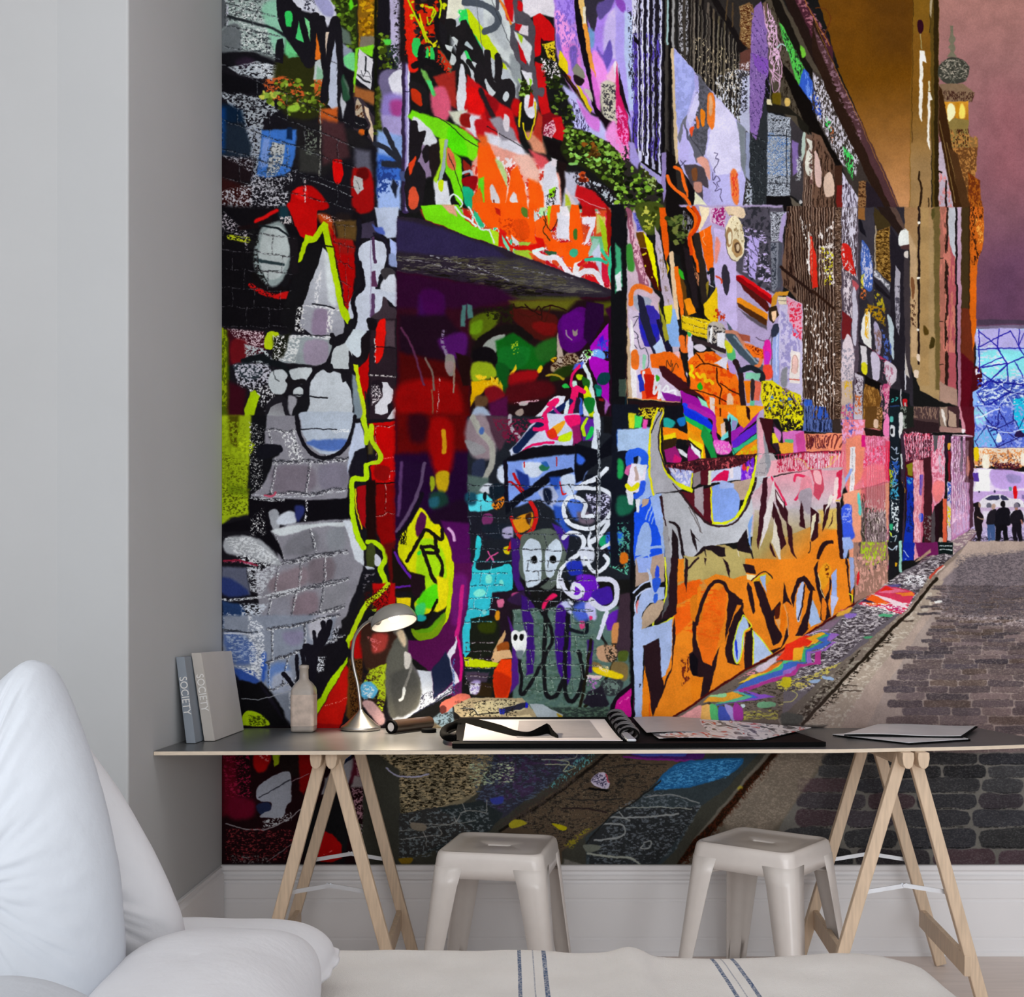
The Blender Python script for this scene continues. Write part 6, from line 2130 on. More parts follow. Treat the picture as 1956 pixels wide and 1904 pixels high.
k 3c2408 .35 6,3 560,190 680,160 690,660 560,540
l b0a088 12/3 552,150 552,540
l 707078 36/6 560,570 720,760
k d0d0d8 .5 5,5 540,540 700,700 700,740 540,600
p 18141a/4 540,640 690,790 690,820 560,720
k b0a020 .35 4,9 540,720 620,800 660,1060 540,960
k a87c10 .5 4,5 480,860 640,900 640,1060 480,940
p 201c24/4 690,160 830,400 820,700 820,1904 770,1500 690,1400
p a8a4b0/4 735,500 780,570 780,700 770,1140 740,1060 730,700
k 484450 .4 4,9 735,700 780,700 770,1140 740,1060
q e4e4e0/4 430,1000 470,940 510,960 515,1240 500,1260 430,1180
k e0a820 .7 3,9 455,900 490,900 490,1180 460,1150
q a8a0bc/4 540,1060 560,1020 600,1100 600,1300 560,1280
k 806058 .4 3,9 540,1060 600,1100 600,1300 550,1280
q b8c8d0/4 665,960 700,1000 720,1100 720,1340 700,1340 670,1080
k 4860b0 .5 4,9 610,1080 700,1240 690,1400 630,1340
c 1c1418 10/3 400,1210 520,1280 660,1380 790,1470
k d04070 .5 4,3 500,1260 620,1340 700,1400 650,1400
p d0ccd0/4 415,1230 470,1250 480,1400 440,1500 425,1400
q d8d020/3 430,1400 470,1400 480,1480 450,1510 430,1470
q c0b8cc/4 510,1300 590,1340 590,1540 530,1530
q ccc0cc/4 640,1380 700,1400 745,1460 740,1560 680,1600 640,1500
k b07088 .3 4,8 620,1400 720,1440 700,1600 620,1580
l 1c1010 14/3 395,1480 600,1590
p 0c0808/4 460,1510 600,1590 600,1640 450,1590
p 70481c/4 450,1580 590,1640 600,1904 445,1904
k a87838 .3 3,14 450,1580 610,1640 610,1904 445,1904
q c04878/4 620,1600 680,1600 670,1720 640,1760
k d890a8 .5 4,8 600,1600 690,1600 670,1904 610,1904
p 101418/4 680,1620 860,1680 880,1904 680,1904
c 38a8a0 10/3 700,1750 720,1740 715,1720 700,1730
c 38a8a0 10/3 740,1740 760,1720 745,1710
p 283c68/5 690,1780 770,1780 770,1840 690,1840
l 40a0b0 5 690,1850 770,1850
q c01820/3 805,1730 840,1730 840,1800 805,1790
p c0b0b0/3 815,1760 835,1760 830,1810 815,1810
l c8c8cc 10/3 785,1640 790,1820
l d0d0d8 12/4 832,880 828,1640
p 3c3438/4 820,380 860,400 880,1000 880,1500 830,1500 810,700
p 241814/4 560,-20 700,-20 830,180 830,210 760,230 680,120
p 58443c/4 680,-20 740,-20 830,170 810,190
q e8ece8/3 765,215 820,180 925,180 915,300 770,330
l d8d8d0 8/2 820,172 930,172
p 4c3030/3 780,330 915,300 950,340 940,360 830,365 780,350
l c04040 20/4 930,190 950,230
q d8d0c8/3 815,390 855,380 850,440 820,430
g a07850 a88c60 850,0 1130,200 820,-20 1140,-20 1140,1740 960,1640 870,1400 870,400 860,200 820,160
p c0a078/12 860,200 930,360 930,1350 880,1340 870,400
p a88858/16 960,-20 1040,-20 1040,1600 960,1600
p 685830/12 1080,-20 1140,-20 1140,1640 1100,1640
q 504820/10 1060,0 1090,0 1080,90 1060,80
l 1c1010 18/3 950,-20 945,1400
q e8e4d8 935,110 955,110 955,130 935,130
q e8e4d8 935,615 955,615 955,632 935,632
q e8e4d8 930,1085 950,1085 950,1105 930,1105
q 7c5030/3 880,630 910,640 910,760 885,810
q 4c3810/10 990,1060 1010,1060 1040,1120 1000,1140
q 3c3010/8 1060,1160 1090,1180 1080,1250 1040,1260
q e0ccb8/4 930,1320 960,1330 960,1380 930,1370
q e0ccb8/4 910,1460 950,1470 940,1530 910,1520
p c8c0b8/5 870,1540 820,1300 830,1500
k 4c3020 .3 4,6 870,820 920,820 920,1080 870,1040
p a86858/8 1140,-20 1190,-20 1190,1700 1140,1640
p 281810/3 1185,-20 1215,-20 1212,1740 1185,1720
p b0545c/8 1215,-20 1290,-20 1290,1760 1215,1740
k c87868 .3 6,40 1140,-20 1290,-20 1290,1300 1140,1300
p c0c4cc/3 1215,-20 1280,-20 1280,450 1240,340 1215,220
p 141010/3 1280,-20 1300,-20 1298,1800 1285,1790
g c8b0c8 a87088 1310,0 1310,1200 1298,-20 1336,-20 1330,1904 1300,1904
p a88878/10 1140,1560 1290,1640 1300,1790 1140,1740
l 302018 8/2 1140,440 1170,440
l 302018 8/2 1140,1020 1170,1020
l 302018 8/2 1140,1412 1170,1412
p 403018/4 1336,-20 1420,-20 1420,1904 1330,1904
p 6c2c18/14 1336,900 1450,900 1450,1904 1330,1904
p 580818/14 1330,1300 1450,1400 1450,1904 1330,1904
g c8641c e06810 1440,0 1440,800 1410,-20 1530,-20 1540,200 1530,360 1490,430 1475,520 1470,1080 1440,1300 1410,900
k 381808 .35 3,9 1410,-20 1530,-20 1530,380 1430,540
k f0a040 .3 3,9 1460,80 1540,100 1525,380 1480,380
l 301c10 10/4 1408,-20 1405,900
p 480812/4 1440,1440 1480,1420 1525,1450 1520,1600 1460,1660 1450,1904 1400,1904
q e8e8f0 1465,1450 1480,1450 1480,1490 1465,1500
p 4c3c50/4 1480,1000 1960,1010 1960,1040 1480,1050
p 786c88/4 1470,1060 1960,1050 1960,1090 1470,1090
g b8d8f8 8cb8f8 1600,1100 1700,1500 1470,1085 1960,1085 1960,1950 1450,1950 1440,1660 1525,1600 1525,1440 1465,1420
q 90f0f8/30 1520,1300 1900,1300 1900,1500 1560,1520
q c0b8f0/20 1500,1100 1900,1100 1900,1250 1500,1250
p 5068c8/16 1530,1560 1904,1560 1904,1720 1800,1760 1600,1900 1480,1700
p 20c8e8/10 1800,1720 1960,1700 1960,1950 1820,1950
k 3040b8 .3 8,6 1480,1540 1940,1540 1940,1904 1480,1904
k d8e8fc .3 10,5 1480,1100 1940,1540 1904,1904 1480,1904
l 2018a8 9 1495,1090 1495,1480
l 2018a8 9 1470,1270 1960,1260
l 2018a8 8 1680,1090 1660,1250
l 2018a8 10 1490,1100 1680,1270
l 2018a8 10 1490,1250 1780,1110
l 2018a8 9 1780,1110 1870,1260
l 2018a8 9 1860,1090 1860,1250
l 2018a8 8 1904,1130 1860,1240
l 2018a8 11 1660,1250 1750,1410 1904,1340
l 2018a8 12 1520,1440 1750,1400
l 2018a8 10 1500,1440 1700,1340
l 2018a8 12 1750,1410 1550,1600
l 2018a8 10 1750,1410 1760,1560
l 2018a8 10 1860,1260 1960,1420
l 2018a8 8 1820,1380 1900,1530
l 181890 10 1520,1490 1780,1660 1960,1690
l 181890 12 1520,1600 1580,1560 1904,1600
l 181890 9 1780,1660 1500,1820
l 181890 9 1780,1660 1820,1560
l 181890 10 1640,1750 1690,1850 1960,1830
l 181890 9 1480,1660 1560,1800
l 181890 9 1690,1850 1720,1904
l c8d8f8 8/2 1540,1700 1740,1560
l c8d8f8 8/2 1500,1840 1660,1800 1760,1690 1904,1640
l c8d8f8 8/2 1760,1700 1830,1830
t 1656 780 6.3467
p c85878/10 -20,340 270,340 270,1950 -20,1950
k f090b8 .5 3,7 -20,340 270,340 270,900 -20,900
k e83058 .3 4,8 -20,480 270,440 270,1100 -20,1100
q f0707c/60 -20,700 250,700 250,900 -20,960
c 70283c 6 -20,965 250,890
p b86468/40 -20,960 260,900 260,1300 -20,1300
p 786468/40 -20,1260 240,1240 240,1800 -20,1800
k d8c8c0 .25 2,14 -20,1100 260,1100 260,1904 -20,1904
k 383028 .25 2,12 -20,1200 260,1200 260,1904 -20,1904
q 90c828/5 80,1640 130,1640 120,1840 90,1820
k a8c828 .4 3,9 -20,1700 260,1600 260,1904 -20,1904
p d88868/10 220,900 270,900 250,1500 230,1400
p 60401c/4 -20,-20 190,-20 180,260 -20,230
k c09060 .3 4,3 120,-20 190,-20 180,250 120,250
q d8b8a0/4 80,140 130,140 130,230 80,230
p 281814/4 -20,240 180,270 170,320 -20,330
q f080b8/8 230,60 270,120 270,330 190,300
p e0284c/10 220,400 275,400 275,880 220,860
p 141c24 275,-20 395,-20 390,1904 260,1904
q 58b8b0/4 280,100 320,100 320,160 280,160
q d8dce0/4 285,200 340,230 340,330 290,330
q 141418/4 290,250 320,250 320,300 295,300
c c0d0e8 12/3 290,470 330,500 360,470 350,540 380,540
c c0d0e8 9/3 290,590 330,620 370,600 340,660 310,680
k 2858b8 .5 5,6 280,640 390,640 390,900 280,900
k b8c020 .6 4,6 270,740 320,760 310,1000 275,980
c c0d0e8 9/3 320,720 350,790 370,760 310,940 380,920
k 40a0c8 .4 4,6 280,860 390,860 390,1100 280,1100
c d8e4e8 8/3 300,1170 310,1320 370,1200 320,1350 370,1380 330,1440
k e0e8ec .3 5,6 290,1100 385,1100 385,1500 290,1500
c c8d8e0 12/3 270,1490 310,1560 360,1540 330,1640 290,1620 300,1700 370,1660
q 30a878/5 270,1400 310,1400 310,1470 275,1460
q c8d838/4 270,1500 300,1520 290,1560
p 1c201c/4 395,-20 560,-20 580,260 440,270 400,340
k 909c90 .4 5,6 395,-20 470,-20 480,260 400,330
q e0e0e0/3 390,60 440,80 420,330 390,330
p 382838/5 410,330 460,280 460,1650 410,1650
k d09030 .3 3,9 410,860 460,860 460,1050 410,1050
l c8d0d0 22/5 410,560 425,720
l 80c8b0 24/4 418,1300 415,1904
p 101018/5 380,700 450,1000 430,1600 390,1600
p 4c3838/6 560,-20 880,-20 880,280 860,300 600,260 560,120
k 8c7060 .35 3,12 560,-20 860,-20 860,140 560,120
p 2c1c20/4 560,140 870,180 880,290 440,280 440,240 580,230
p 988070/4 880,-20 980,-20 970,240 890,220
q e8e0d8/3 900,20 930,30 960,190 940,190
p 40282c/4 975,-20 1130,-20 1110,240 980,240
p b89c88/4 990,20 1080,80 1080,230 990,220
p a88078/4 880,220 1140,240 1200,300 880,290
p 5c1020/4 1130,-20 1310,-20 1300,340 1200,320 1140,200
p d890a0/8 1120,-20 1140,-20 1200,300 1150,280
q f8f0f4/4 1150,250 1190,260 1180,300 1150,300
l f0d0e0 12/3 1040,325 1280,335
p c83c58/6 450,300 780,300 780,600 470,660
k f8b0c8 .5 2,12 450,280 800,300 780,600 470,660
k 401020 .35 2,10 440,280 800,300 780,600 460,660
p 481020/5 460,640 780,590 780,1500 480,1650
p 848018/6 480,680 560,650 555,820 490,800
p d06878/4 560,620 700,620 700,1200 640,1800 570,1840
k f0b8c0 .4 2,12 560,620 640,620 640,1800 570,1840
p 3c20a0/4 635,800 680,800 665,1060 640,1060
p 401820/4 690,600 780,590 780,1700 690,1700
k 787070 .3 5,5 690,1300 780,1300 780,1750 690,1750
p 1030b0/4 480,820 560,840 560,1840 430,1850 480,1300
k 102060 .4 6,8 480,1000 560,1000 560,1500 480,1500
k 40a0d0 .4 4,6 480,820 550,840 540,940 490,900
c c0d0e8 8/3 460,1740 500,1800 460,1830
q 2840c0/4 635,1280 680,1280 675,1370 640,1360
q d06880/5 640,1400 680,1400 660,1640 640,1600
p d86c88/6 780,330 950,330 940,1200 820,1300 790,1680
k f4b8cc .4 3,9 780,330 940,330 940,1100 800,1200
q f08080/30 800,900 940,900 900,1100 810,1100
p 58585c/4 800,330 860,330 850,480 810,540
k c8b8c8 .5 2,20 870,330 940,330 940,800 870,800
p 4c4448/6 780,1300 830,1180 830,1650 780,1640
p 200c14/3 820,1180 920,1100 920,1560 830,1640
p 1c1010/3 875,1140 920,1090 915,1550 875,1550
p 281828/3 940,320 1000,320 1000,620 940,600
q e0a030/3 985,430 1020,430 1010,500 990,500
p 801828/4 980,520 1020,520 1010,880 985,880
p d8c8d8/3 975,880 1020,900 1020,1600 970,1600
k 2848b0 .5 3,5 980,900 1020,900 1020,1150 975,1120
k e0c820 .6 3,5 975,1180 1020,1180 1010,1440 970,1440
p e06040/4 920,1100 970,1100 965,1620 920,1620
p b878a8/6 1020,340 1280,340 1280,1450 1150,1540 1020,1600
k f0d0e8 .4 2,12 1020,340 1200,340 1200,1300 1030,1400
k 603040 .3 2,14 1040,340 1290,340 1290,900 1060,760
p 401c20/5 1190,350 1290,350 1290,900 1190,900
q c06848/8 1210,600 1240,600 1240,800 1200,800
p 303038/4 1140,350 1160,350 1150,760 1130,760
k b898c8 .5 3,12 1100,900 1280,900 1240,1480 1040,1560
p 4c2c3c/5 1240,860 1290,860 1290,1470 1250,1450
p 5870d8/4 1305,-40 1960,-40 1960,480 1305,480
q 98e0f8/14 1310,0 1440,0 1440,180 1330,200
q 20c8f0/10 1780,-20 1960,-20 1960,300 1840,240 1790,120
q 70b8f0/14 1320,300 1560,260 1560,460 1320,470
k a0b0f0 .35 6,6 1305,-40 1960,-40 1960,480 1305,480
k 3038a8 .25 6,6 1440,100 1780,60 1780,440 1500,460
l 181870 10/2 1340,-20 1600,320
l 181870 12/2 1605,-20 1590,200 1500,280
l e0ecff 16/3 1320,120 1600,0
l e0ecff 12/3 1430,200 1600,250
l 181870 10/2 1780,20 1780,150 1510,280
l 181870 9/2 1600,20 1720,220
l 181870 9/2 1790,140 1840,240 1920,80
l 181870 12/2 1450,210 1580,470
l 181870 11/2 1580,470 1760,390 1920,310
l 181870 9/2 1700,280 1830,380
l 181870 9/2 1305,390 1350,470
l 181870 8/2 1310,400 1450,220
q 281848/3 1790,330 1840,260 1920,320 1880,350
l e0ecff 10/3 1590,280 1780,290
l e0ecff 10/3 1780,270 1920,250
q e8f4ff/5 1560,380 1590,290 1640,380 1590,410
l 301870 10/2 1300,478 1960,482
p f4e0c8/10 1300,480 1920,480 1920,700 1300,700
k e89858 .4 5,5 1300,500 1920,500 1920,720 1300,720
k 70483c .2 4,5 1340,560 1860,560 1860,720 1340,720
q e8c810/4 1300,480 1355,480 1350,620 1310,640
q fff4e0/10 1400,580 1480,580 1480,720 1400,720
q fcf0e0/8 1860,560 1920,560 1920,680 1870,680
k 501828 .6 4,3 1500,660 1860,660 1860,760 1640,770
p e8d8f8/6 1290,720 1920,770 1920,1100 1290,1100
p fcfcfc/14 1350,740 1500,740 1490,1000 1290,1000
q c8a8e8/30 1520,740 1920,800 1900,960 1560,960
q a090c8/30 1700,800 1860,820 1850,900 1720,900
l 5c3c48 6/2 1700,490 1720,640
p 5838a0/4 1290,780 1355,780 1350,880 1290,880
p c8a8e0/6 1290,1010 1920,1000 1920,1150 1290,1150
q 2c2848/3 1360,1000 1375,1000 1375,1020 1360,1020
q 2c2848/3 1545,990 1560,1000 1560,1020 1545,1020
q 609890/4 1715,960 1750,960 1750,1000 1720,1000
q e01018/3 1780,950 1810,950 1825,1020 1810,1100 1785,1100 1770,1000
p 8070a8/3 1875,1050 1920,1050 1920,1100 1875,1100
q e8e4ec/3 1370,1130 1420,1085 1480,1050 1640,1045 1720,1080 1860,1110 1900,1160 1900,1200 1360,1200
q 383858/2 1440,1100 1500,1060 1580,1055 1600,1060 1600,1110
q 383858/2 1625,1060 1670,1060 1715,1110 1640,1110
o 686878/2 1475,1175 32,34
o 484858/2 1820,1175 34,34
p d0b8d8/4 1290,1200 1920,1200 1920,1500 1290,1500
p e8e0f0/8 1400,1240 1920,1240 1920,1340 1400,1340
g b8a8d8 70646c 1600,1440 1600,1904 1280,1440 1960,1440 1960,1950 940,1950 1100,1700
k d8ccec .4 6,2 1300,1430 1920,1430 1920,1700 1200,1700
k 282430 .45 6,2 1200,1560 1920,1560 1920,1940 1000,1940
k c0b8cc .3 7,2 1000,1660 1920,1660 1920,1940 940,1940
q 1c1418/2 1310,1170 1340,1140 1375,1160 1370,1230 1400,1280 1410,1340 1390,1400 1395,1480 1380,1560 1350,1680 1320,1670 1335,1560 1310,1460 1300,1260
q a08070/3 1350,1150 1375,1160 1370,1200 1350,1190
l b09080 14/2 1340,1320 1410,1340
o c0a090/2 1530,1190 26,34
q 201c24/2 1480,1250 1540,1220 1570,1240 1570,1410 1460,1400 1450,1320
p 405888/2 1460,1400 1560,1400 1545,1640 1500,1650 1500,1500 1490,1640 1465,1640
q d8d8e0/2 1465,1640 1530,1640 1520,1665 1470,1660
o 181418/2 1648,1160 30,42
q 14121a/2 1570,1240 1630,1200 1680,1200 1730,1240 1740,1380 1720,1420 1700,1420 1560,1420 1555,1300
p 100e14/2 1565,1410 1705,1410 1710,1680 1660,1670 1650,1480 1630,1480 1600,1670 1550,1670
o 807888/2 1805,1185 30,38
q b08070/2 1790,1210 1820,1210 1815,1240 1790,1240
q 1c1820/2 1750,1270 1800,1240 1860,1240 1895,1320 1880,1400 1750,1400 1740,1320
p 18141c/2 1755,1390 1865,1390 1890,1660 1850,1660 1820,1500 1820,1660 1780,1660
l b07868 16/3 1865,1360 1880,1400
k b090b0 .3 8,2 1300,1680 1900,1680 1900,1720 1300,1720
p 907880/6 1020,1600 1290,1460 1330,1500 1180,1660 960,1904 600,1904 780,1700
k c8b8b0 .3 7,3 1020,1600 1290,1460 1330,1500 1180,1660 960,1904 640,1904
k 483840 .3 8,3 640,1720 1020,1640 940,1904 600,1904
p 601c40/6 780,1640 860,1620 860,1760 770,1760
c 5c3c40 14/3 1320,1530 1180,1670 980,1880
p 0c1414/2 862,1635 1042,1635 1040,1770 865,1765
j e0e8e8 12 .8 2,2 880,1660 1030,1660
j e0e8e8 12 .8 2,2 880,1695 1030,1695
j 809090 8 .6 2,2 880,1740 1030,1740
q c0b0a0/4 880,1570 920,1580 920,1630 870,1630
h f8d0e0@.8 5 14 450,340 780,340 780,580 470,640
h 300818@.8 6 9 460,340 780,340 780,590 470,640
h f4d0e4@.8 5 16 1030,400 1240,400 1240,1440 1030,1560
h 50304c@.7 5 9 1040,360 1280,360 1270,1300 1030,1200
h f8c8d8@.7 5 9 570,640 690,640 640,1800 570,1840
h e84878@.7 5 10 0,360 260,360 260,900 0,960
h f8d8e4@.6 4 12 0,340 260,340 250,1700 0,1800
t 1500 1040 4.2895
p a07868/8 560,-20 840,-20 840,330 570,480
k 504048 .4 3,9 580,-20 830,-20 830,160 700,220 600,140
k a8c828 .45 3,9 620,-20 830,-20 820,120 680,200 620,80
k d8a090 .35 4,12 570,100 840,100 840,320 580,440
q d82028/3 585,260 605,220 605,300 590,340
p 18181c 840,-20 960,-20 950,200 850,300
c c0d0e0 9/3 845,20 880,40 920,10 910,40
l 98d0c0 22/4 945,-20 945,220
q e0a818 900,145 920,150 915,180 900,175
p 1028a0/3 965,-20 1060,-20 1050,130 965,110
c c0d0e8 7/2 970,50 1010,100
p 701c58/6 1060,-20 1250,-20 1250,80 1090,100
p b09078/6 1060,140 1190,30 1190,60 1100,130
p 0c1818/2 1252,-20 1375,-20 1370,78 1255,75
j d8e4e4 10 .8 2,2 1265,10 1365,10
j d8e4e4 10 .8 2,2 1265,40 1365,42
p 686068/6 840,330 960,220 1250,80 1380,80 1460,10 1500,-20 1500,60 1150,330 1000,540 860,640 720,780 400,1150 -20,1420 -20,1200 300,760 560,500
k 3c3438 .4 10,3 840,330 1250,80 1400,80 1000,500 600,800 200,1200 -20,1200 500,560
k c0b8bc .35 9,3 840,300 1250,80 1400,80 1000,500 600,800 200,1200 -20,1200 500,560
k f0f0f4 .5 6,2 980,250 1150,250 1130,340 960,330
q 5c5490/14 840,330 940,330 920,350 860,350
p d83858/4 600,490 820,335 1000,370 1060,400 1010,500 960,570 740,510
p f06018/3 640,470 720,400 860,490 700,500
p e87090/3 760,390 900,400 1000,380 840,350
p f8d8e0/3 700,400 820,430 980,480 1000,520 900,500 740,420
p e02818/3 820,340 900,370 780,380
p f08030/4 900,400 1040,390 1060,420 960,420
p c83070/3 740,500 940,500 980,560 900,530
k f8f0f0 .35 9,2 620,480 1050,470 980,580 700,540
p 302848/3 620,470 660,450 740,480
q e8b040/10 420,570 540,510 520,560 440,590
q 9070c8/14 490,570 580,560 570,590 500,600
q 50a878/4 770,570 880,570 860,590 780,590
q 50a070/4 640,755 720,750 700,768 650,770
q e8e8ec/3 470,625 500,635 500,650
p e83018/3 0,820 170,740 240,760 200,830 110,830 70,870 70,950 -20,950
p f0a828/3 170,770 320,710 340,720 300,770 160,840 130,940 60,960 70,850 200,830 250,800
p 40a868/3 330,730 370,740 240,850 170,870 170,960 140,960 150,860 300,790 260,770
p 4068c0/3 280,700 420,740 340,790 380,800 300,850 180,870 180,960 -20,1040 -20,980 170,960 170,860 320,800 270,780 360,740
p 9868c0/3 380,720 440,740 370,790 420,800 330,870 210,890 220,970 60,1030 -20,1080 -20,1040 180,970 180,880 310,860 390,800 340,780
p b03888/3 250,880 290,870 290,980 130,1000 60,1060 0,1080 90,1030 100,980 240,970
c d0c870 6/2 240,1070 300,1040 380,1060 420,990 380,1000 470,960
k c8b858 .4 9,3 -20,1120 180,1080 400,980 460,980 300,1100 100,1200 -20,1200
q c8b820/10 -20,1090 50,1090 40,1160 -20,1160
c d0c870 6/2 -20,1290 60,1280 100,1230 60,1200
g 8c7c70 605850 900,600 100,1400 960,560 1010,520 1180,260 1380,90 1500,-20 1510,0 1380,140 1230,270 1000,560 880,680 640,930 500,1060 400,1180 140,1470 -20,1470 -20,1400 200,1200 340,1060
k a09888 .3 9,4 960,560 1180,260 1220,270 900,640 500,1060 140,1460 100,1380 340,1100
k 302820 .3 8,5 700,780 400,1140 140,1460 60,1440 340,1120
c c84838 18/5 1190,270 1240,210 1290,180
l d8c8c0 12/4 1230,240 1300,180
q 98b0d0/4 200,1110 280,1100 270,1130 210,1130
q 98b0d0/4 300,1080 380,1080 390,1110 310,1100
q 484c48/20 -20,1380 140,1400 100,1480 -20,1480
p b8a498/10 1500,-30 1960,-30 1960,1600 130,1600 130,1480 400,1180 640,930 980,560 1230,270 1400,110
p 84787c/30 1500,100 1960,60 1960,700 1300,600 1260,320
p b0a090/14 980,580 1230,280 1300,300 1200,500 1000,740 700,1100 500,1400 420,1600 130,1600 130,1480 400,1180 640,930
k d0c4b4 .3 10,4 980,580 1200,300 1200,500 700,1100 420,1600 150,1480 640,930
c 241c14 26/6 140,1470 400,1190 600,980 700,880 860,700 1010,560 1140,400 1240,280
k 2c241c .35 9,3 180,1460 420,1190 640,960 860,720 900,740 640,1000 400,1300
l 3c3028 8/3 490,1150 590,1155
l 3c3028 9/3 440,1195 620,1200
l 3c3028 7/3 780,800 860,802
l 3c3028 7/3 960,625 1050,625
t 0 0 1
p ac9c94 1650,1400 1700,1300 1760,1200 1790,1160 1965,1140 1965,1440 1560,1440
y 1118 1440 955 1885 .62 5e5256+6c5e60+665650+524a50+746464
k d8c8c8@.7 .35 6,2 1830,1060 1960,1050 1960,1200 1790,1180
k 2c2830@.6 .45 6,2 1830,1060 1960,1050 1960,1180 1800,1170
q 504040@.35/80 1500,1340 1960,1340 1965,1450 1500,1450
p e8e8e4 1783,1149 1798,1146 1800,1151 1786,1153
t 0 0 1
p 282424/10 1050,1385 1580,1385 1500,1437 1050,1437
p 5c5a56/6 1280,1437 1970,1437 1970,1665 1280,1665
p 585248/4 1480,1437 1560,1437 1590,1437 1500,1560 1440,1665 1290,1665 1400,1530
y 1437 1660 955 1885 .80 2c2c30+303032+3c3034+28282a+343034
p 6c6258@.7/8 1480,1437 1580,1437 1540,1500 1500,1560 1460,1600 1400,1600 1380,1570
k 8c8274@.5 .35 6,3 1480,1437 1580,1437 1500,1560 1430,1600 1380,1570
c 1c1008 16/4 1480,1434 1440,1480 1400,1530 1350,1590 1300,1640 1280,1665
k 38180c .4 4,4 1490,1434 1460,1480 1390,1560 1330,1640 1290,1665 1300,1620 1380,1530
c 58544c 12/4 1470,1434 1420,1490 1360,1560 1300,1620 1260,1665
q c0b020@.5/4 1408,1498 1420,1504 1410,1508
t 700 1430 3.056
p 34342e/10 -20,20 2340,20 2100,300 1900,540 1780,720 -20,720
p 6c6450/8 50,20 750,20 700,120 640,260 560,320 400,350 200,380 190,120
k 988868 .4 9,4 50,20 750,20 640,260 400,350 200,380 190,120
k 1c1810 .3 9,3 50,20 800,20 640,260 400,350 200,380 190,120
c 9090a8 10/3 115,110 170,150 240,165 360,150
p 2c2c38/8 750,20 1330,20 1180,130 960,280 800,400 660,460 560,460 640,300 720,130
k 50607c@.6 .25 9,3 600,20 1330,20 960,300 600,460 640,260
k 40284c@.6 .3 12,8 740,20 1200,20 960,260 760,360
q 303888/12 720,290 800,280 790,320 740,320
k 508c90 .4 3,6 1230,60 1330,20 1320,110 1100,230 1060,220
c a0a888 5/2 1040,90 1130,90 1220,110 1150,130 1180,80 1090,60
c 8c9088 5/2 1020,60 1200,60 1230,30
l 708c80 5/2 680,150 730,195
k a0b090 .2 9,2 600,80 860,80 860,200 600,220
p 242a2c/6 200,380 560,320 660,300 800,380 720,480 560,560 200,640
p 2c2c2c/6 190,380 400,340 620,460 560,500 350,600 190,650
k 5c6468 .25 7,4 190,380 700,330 740,460 340,640 190,640
c 8c8c88 4/2 270,400 260,430 420,440 520,430 560,370 640,360 700,370 700,300
c 8c8c88 4/2 200,530 340,510 440,500 420,460
c 8c8c88 4/2 330,480 350,520 350,570
l 8c8c88 4/2 510,390 530,430
l 8c8c88 4/2 560,320 580,360
l 808480 4/2 190,480 640,420
q 70685c/6 260,430 340,440 340,480 270,470
p 483c30/5 1380,20 1480,20 1500,60 1840,60 1780,110 1700,190 1560,320 1420,410 1260,520 1140,600 1140,720 780,490 860,400 1050,280 1230,140
k 706450 .4 9,3 1380,20 1780,110 1560,320 1140,580 1000,500 860,430 1230,150
k 282420 .3 9,3 1380,20 1780,110 1560,320 1140,580 1000,500 860,430 1230,150
c 181410 16/5 1400,30 1280,130 1100,270 900,400 780,480
k 38302c .5 3,5 1240,90 1060,220 860,370 760,460 900,420 1240,170
q 908820/4 830,440 870,410 940,430 900,450 850,465
q 989010/4 1085,435 1130,440 1170,460 1150,480 1100,450
k 787020 .5 5,4 1150,560 1280,470 1320,460 1200,580
c 202020 5/2 1460,210 1520,160 1590,150
c 202020 6/2 1170,290 1300,300 1490,290
c 241c1c 9/3 1140,350 1280,350 1400,370
c 202020 5/2 1420,110 1560,90 1750,90
q b0a8bc/3 1310,180 1350,140 1390,140 1415,190 1410,230 1380,235 1330,210
k 201c38 .45 3,3 1310,180 1350,140 1410,170 1390,230
l a02838 7 1395,150 1412,195
l 080808 12/4 1300,230 1400,245
p 401c5c/3 1480,20 1980,20 1960,60 1820,65 1600,50
p 38489c/3 1500,20 1880,20 1860,45 1600,40
c 6c2070 12/3 1500,45 1700,62 1920,70
p 2c3438/5 1780,110 2020,40 2300,20 2100,230 1950,340 1900,420 1800,600 1700,700 1280,690 1280,520 1420,400 1600,280
q 1c5080/8 1680,230 1800,90 2050,60 2200,60 2120,150 1900,220 1720,240
k 3c80b0 .4 9,2 1680,230 1820,90 2200,60 2100,170 1740,240
p 242628/6 1300,520 1500,350 1860,340 1950,330 1880,440 1760,600 1680,690 1300,690
k 606870@.7 .3 8,4 1480,330 1700,240 1960,330 1800,600 1600,690 1260,690
c 787c7c 10/3 1420,400 1600,400 1820,380
c 787c7c 10/3 1380,440 1480,440 1510,480 1460,520 1330,535
c 707474 8/3 1470,360 1500,400 1540,420
c 80847c 12/4 1290,610 1440,630 1540,640 1600,680
c 787c7c 8/3 1620,560 1600,580 1650,580 1660,540 1620,550
c 707474 7/3 1640,280 1800,270 1940,320
c 8c9088 5/2 1480,345 1700,340 1900,350
c 1c1c1c 8/3 1280,560 1420,400 1560,310 1720,190
q 5c6058/5 1270,560 1370,570 1330,600 1280,600
p 807c78@.6/8 1150,640 1290,690 1150,690
q 786018/5 190,640 270,635 260,665 200,670
"""]  # print colours below the desk top are painted darkened by its shade
WORLD = 1.0; WIN = 104; TOPL = 16; SPOTW = 26
LIGHT_GAIN = ([0, 260, 600, 900, 1200, 1385, 1430, 1460, 1500, 1650], [1.18, 1.04, .99, 1.0, 1.02, 1.08, 1.1, 1.75, 1.55, 1.35])  # print row against colour gain, offsetting light falloff and desk shade
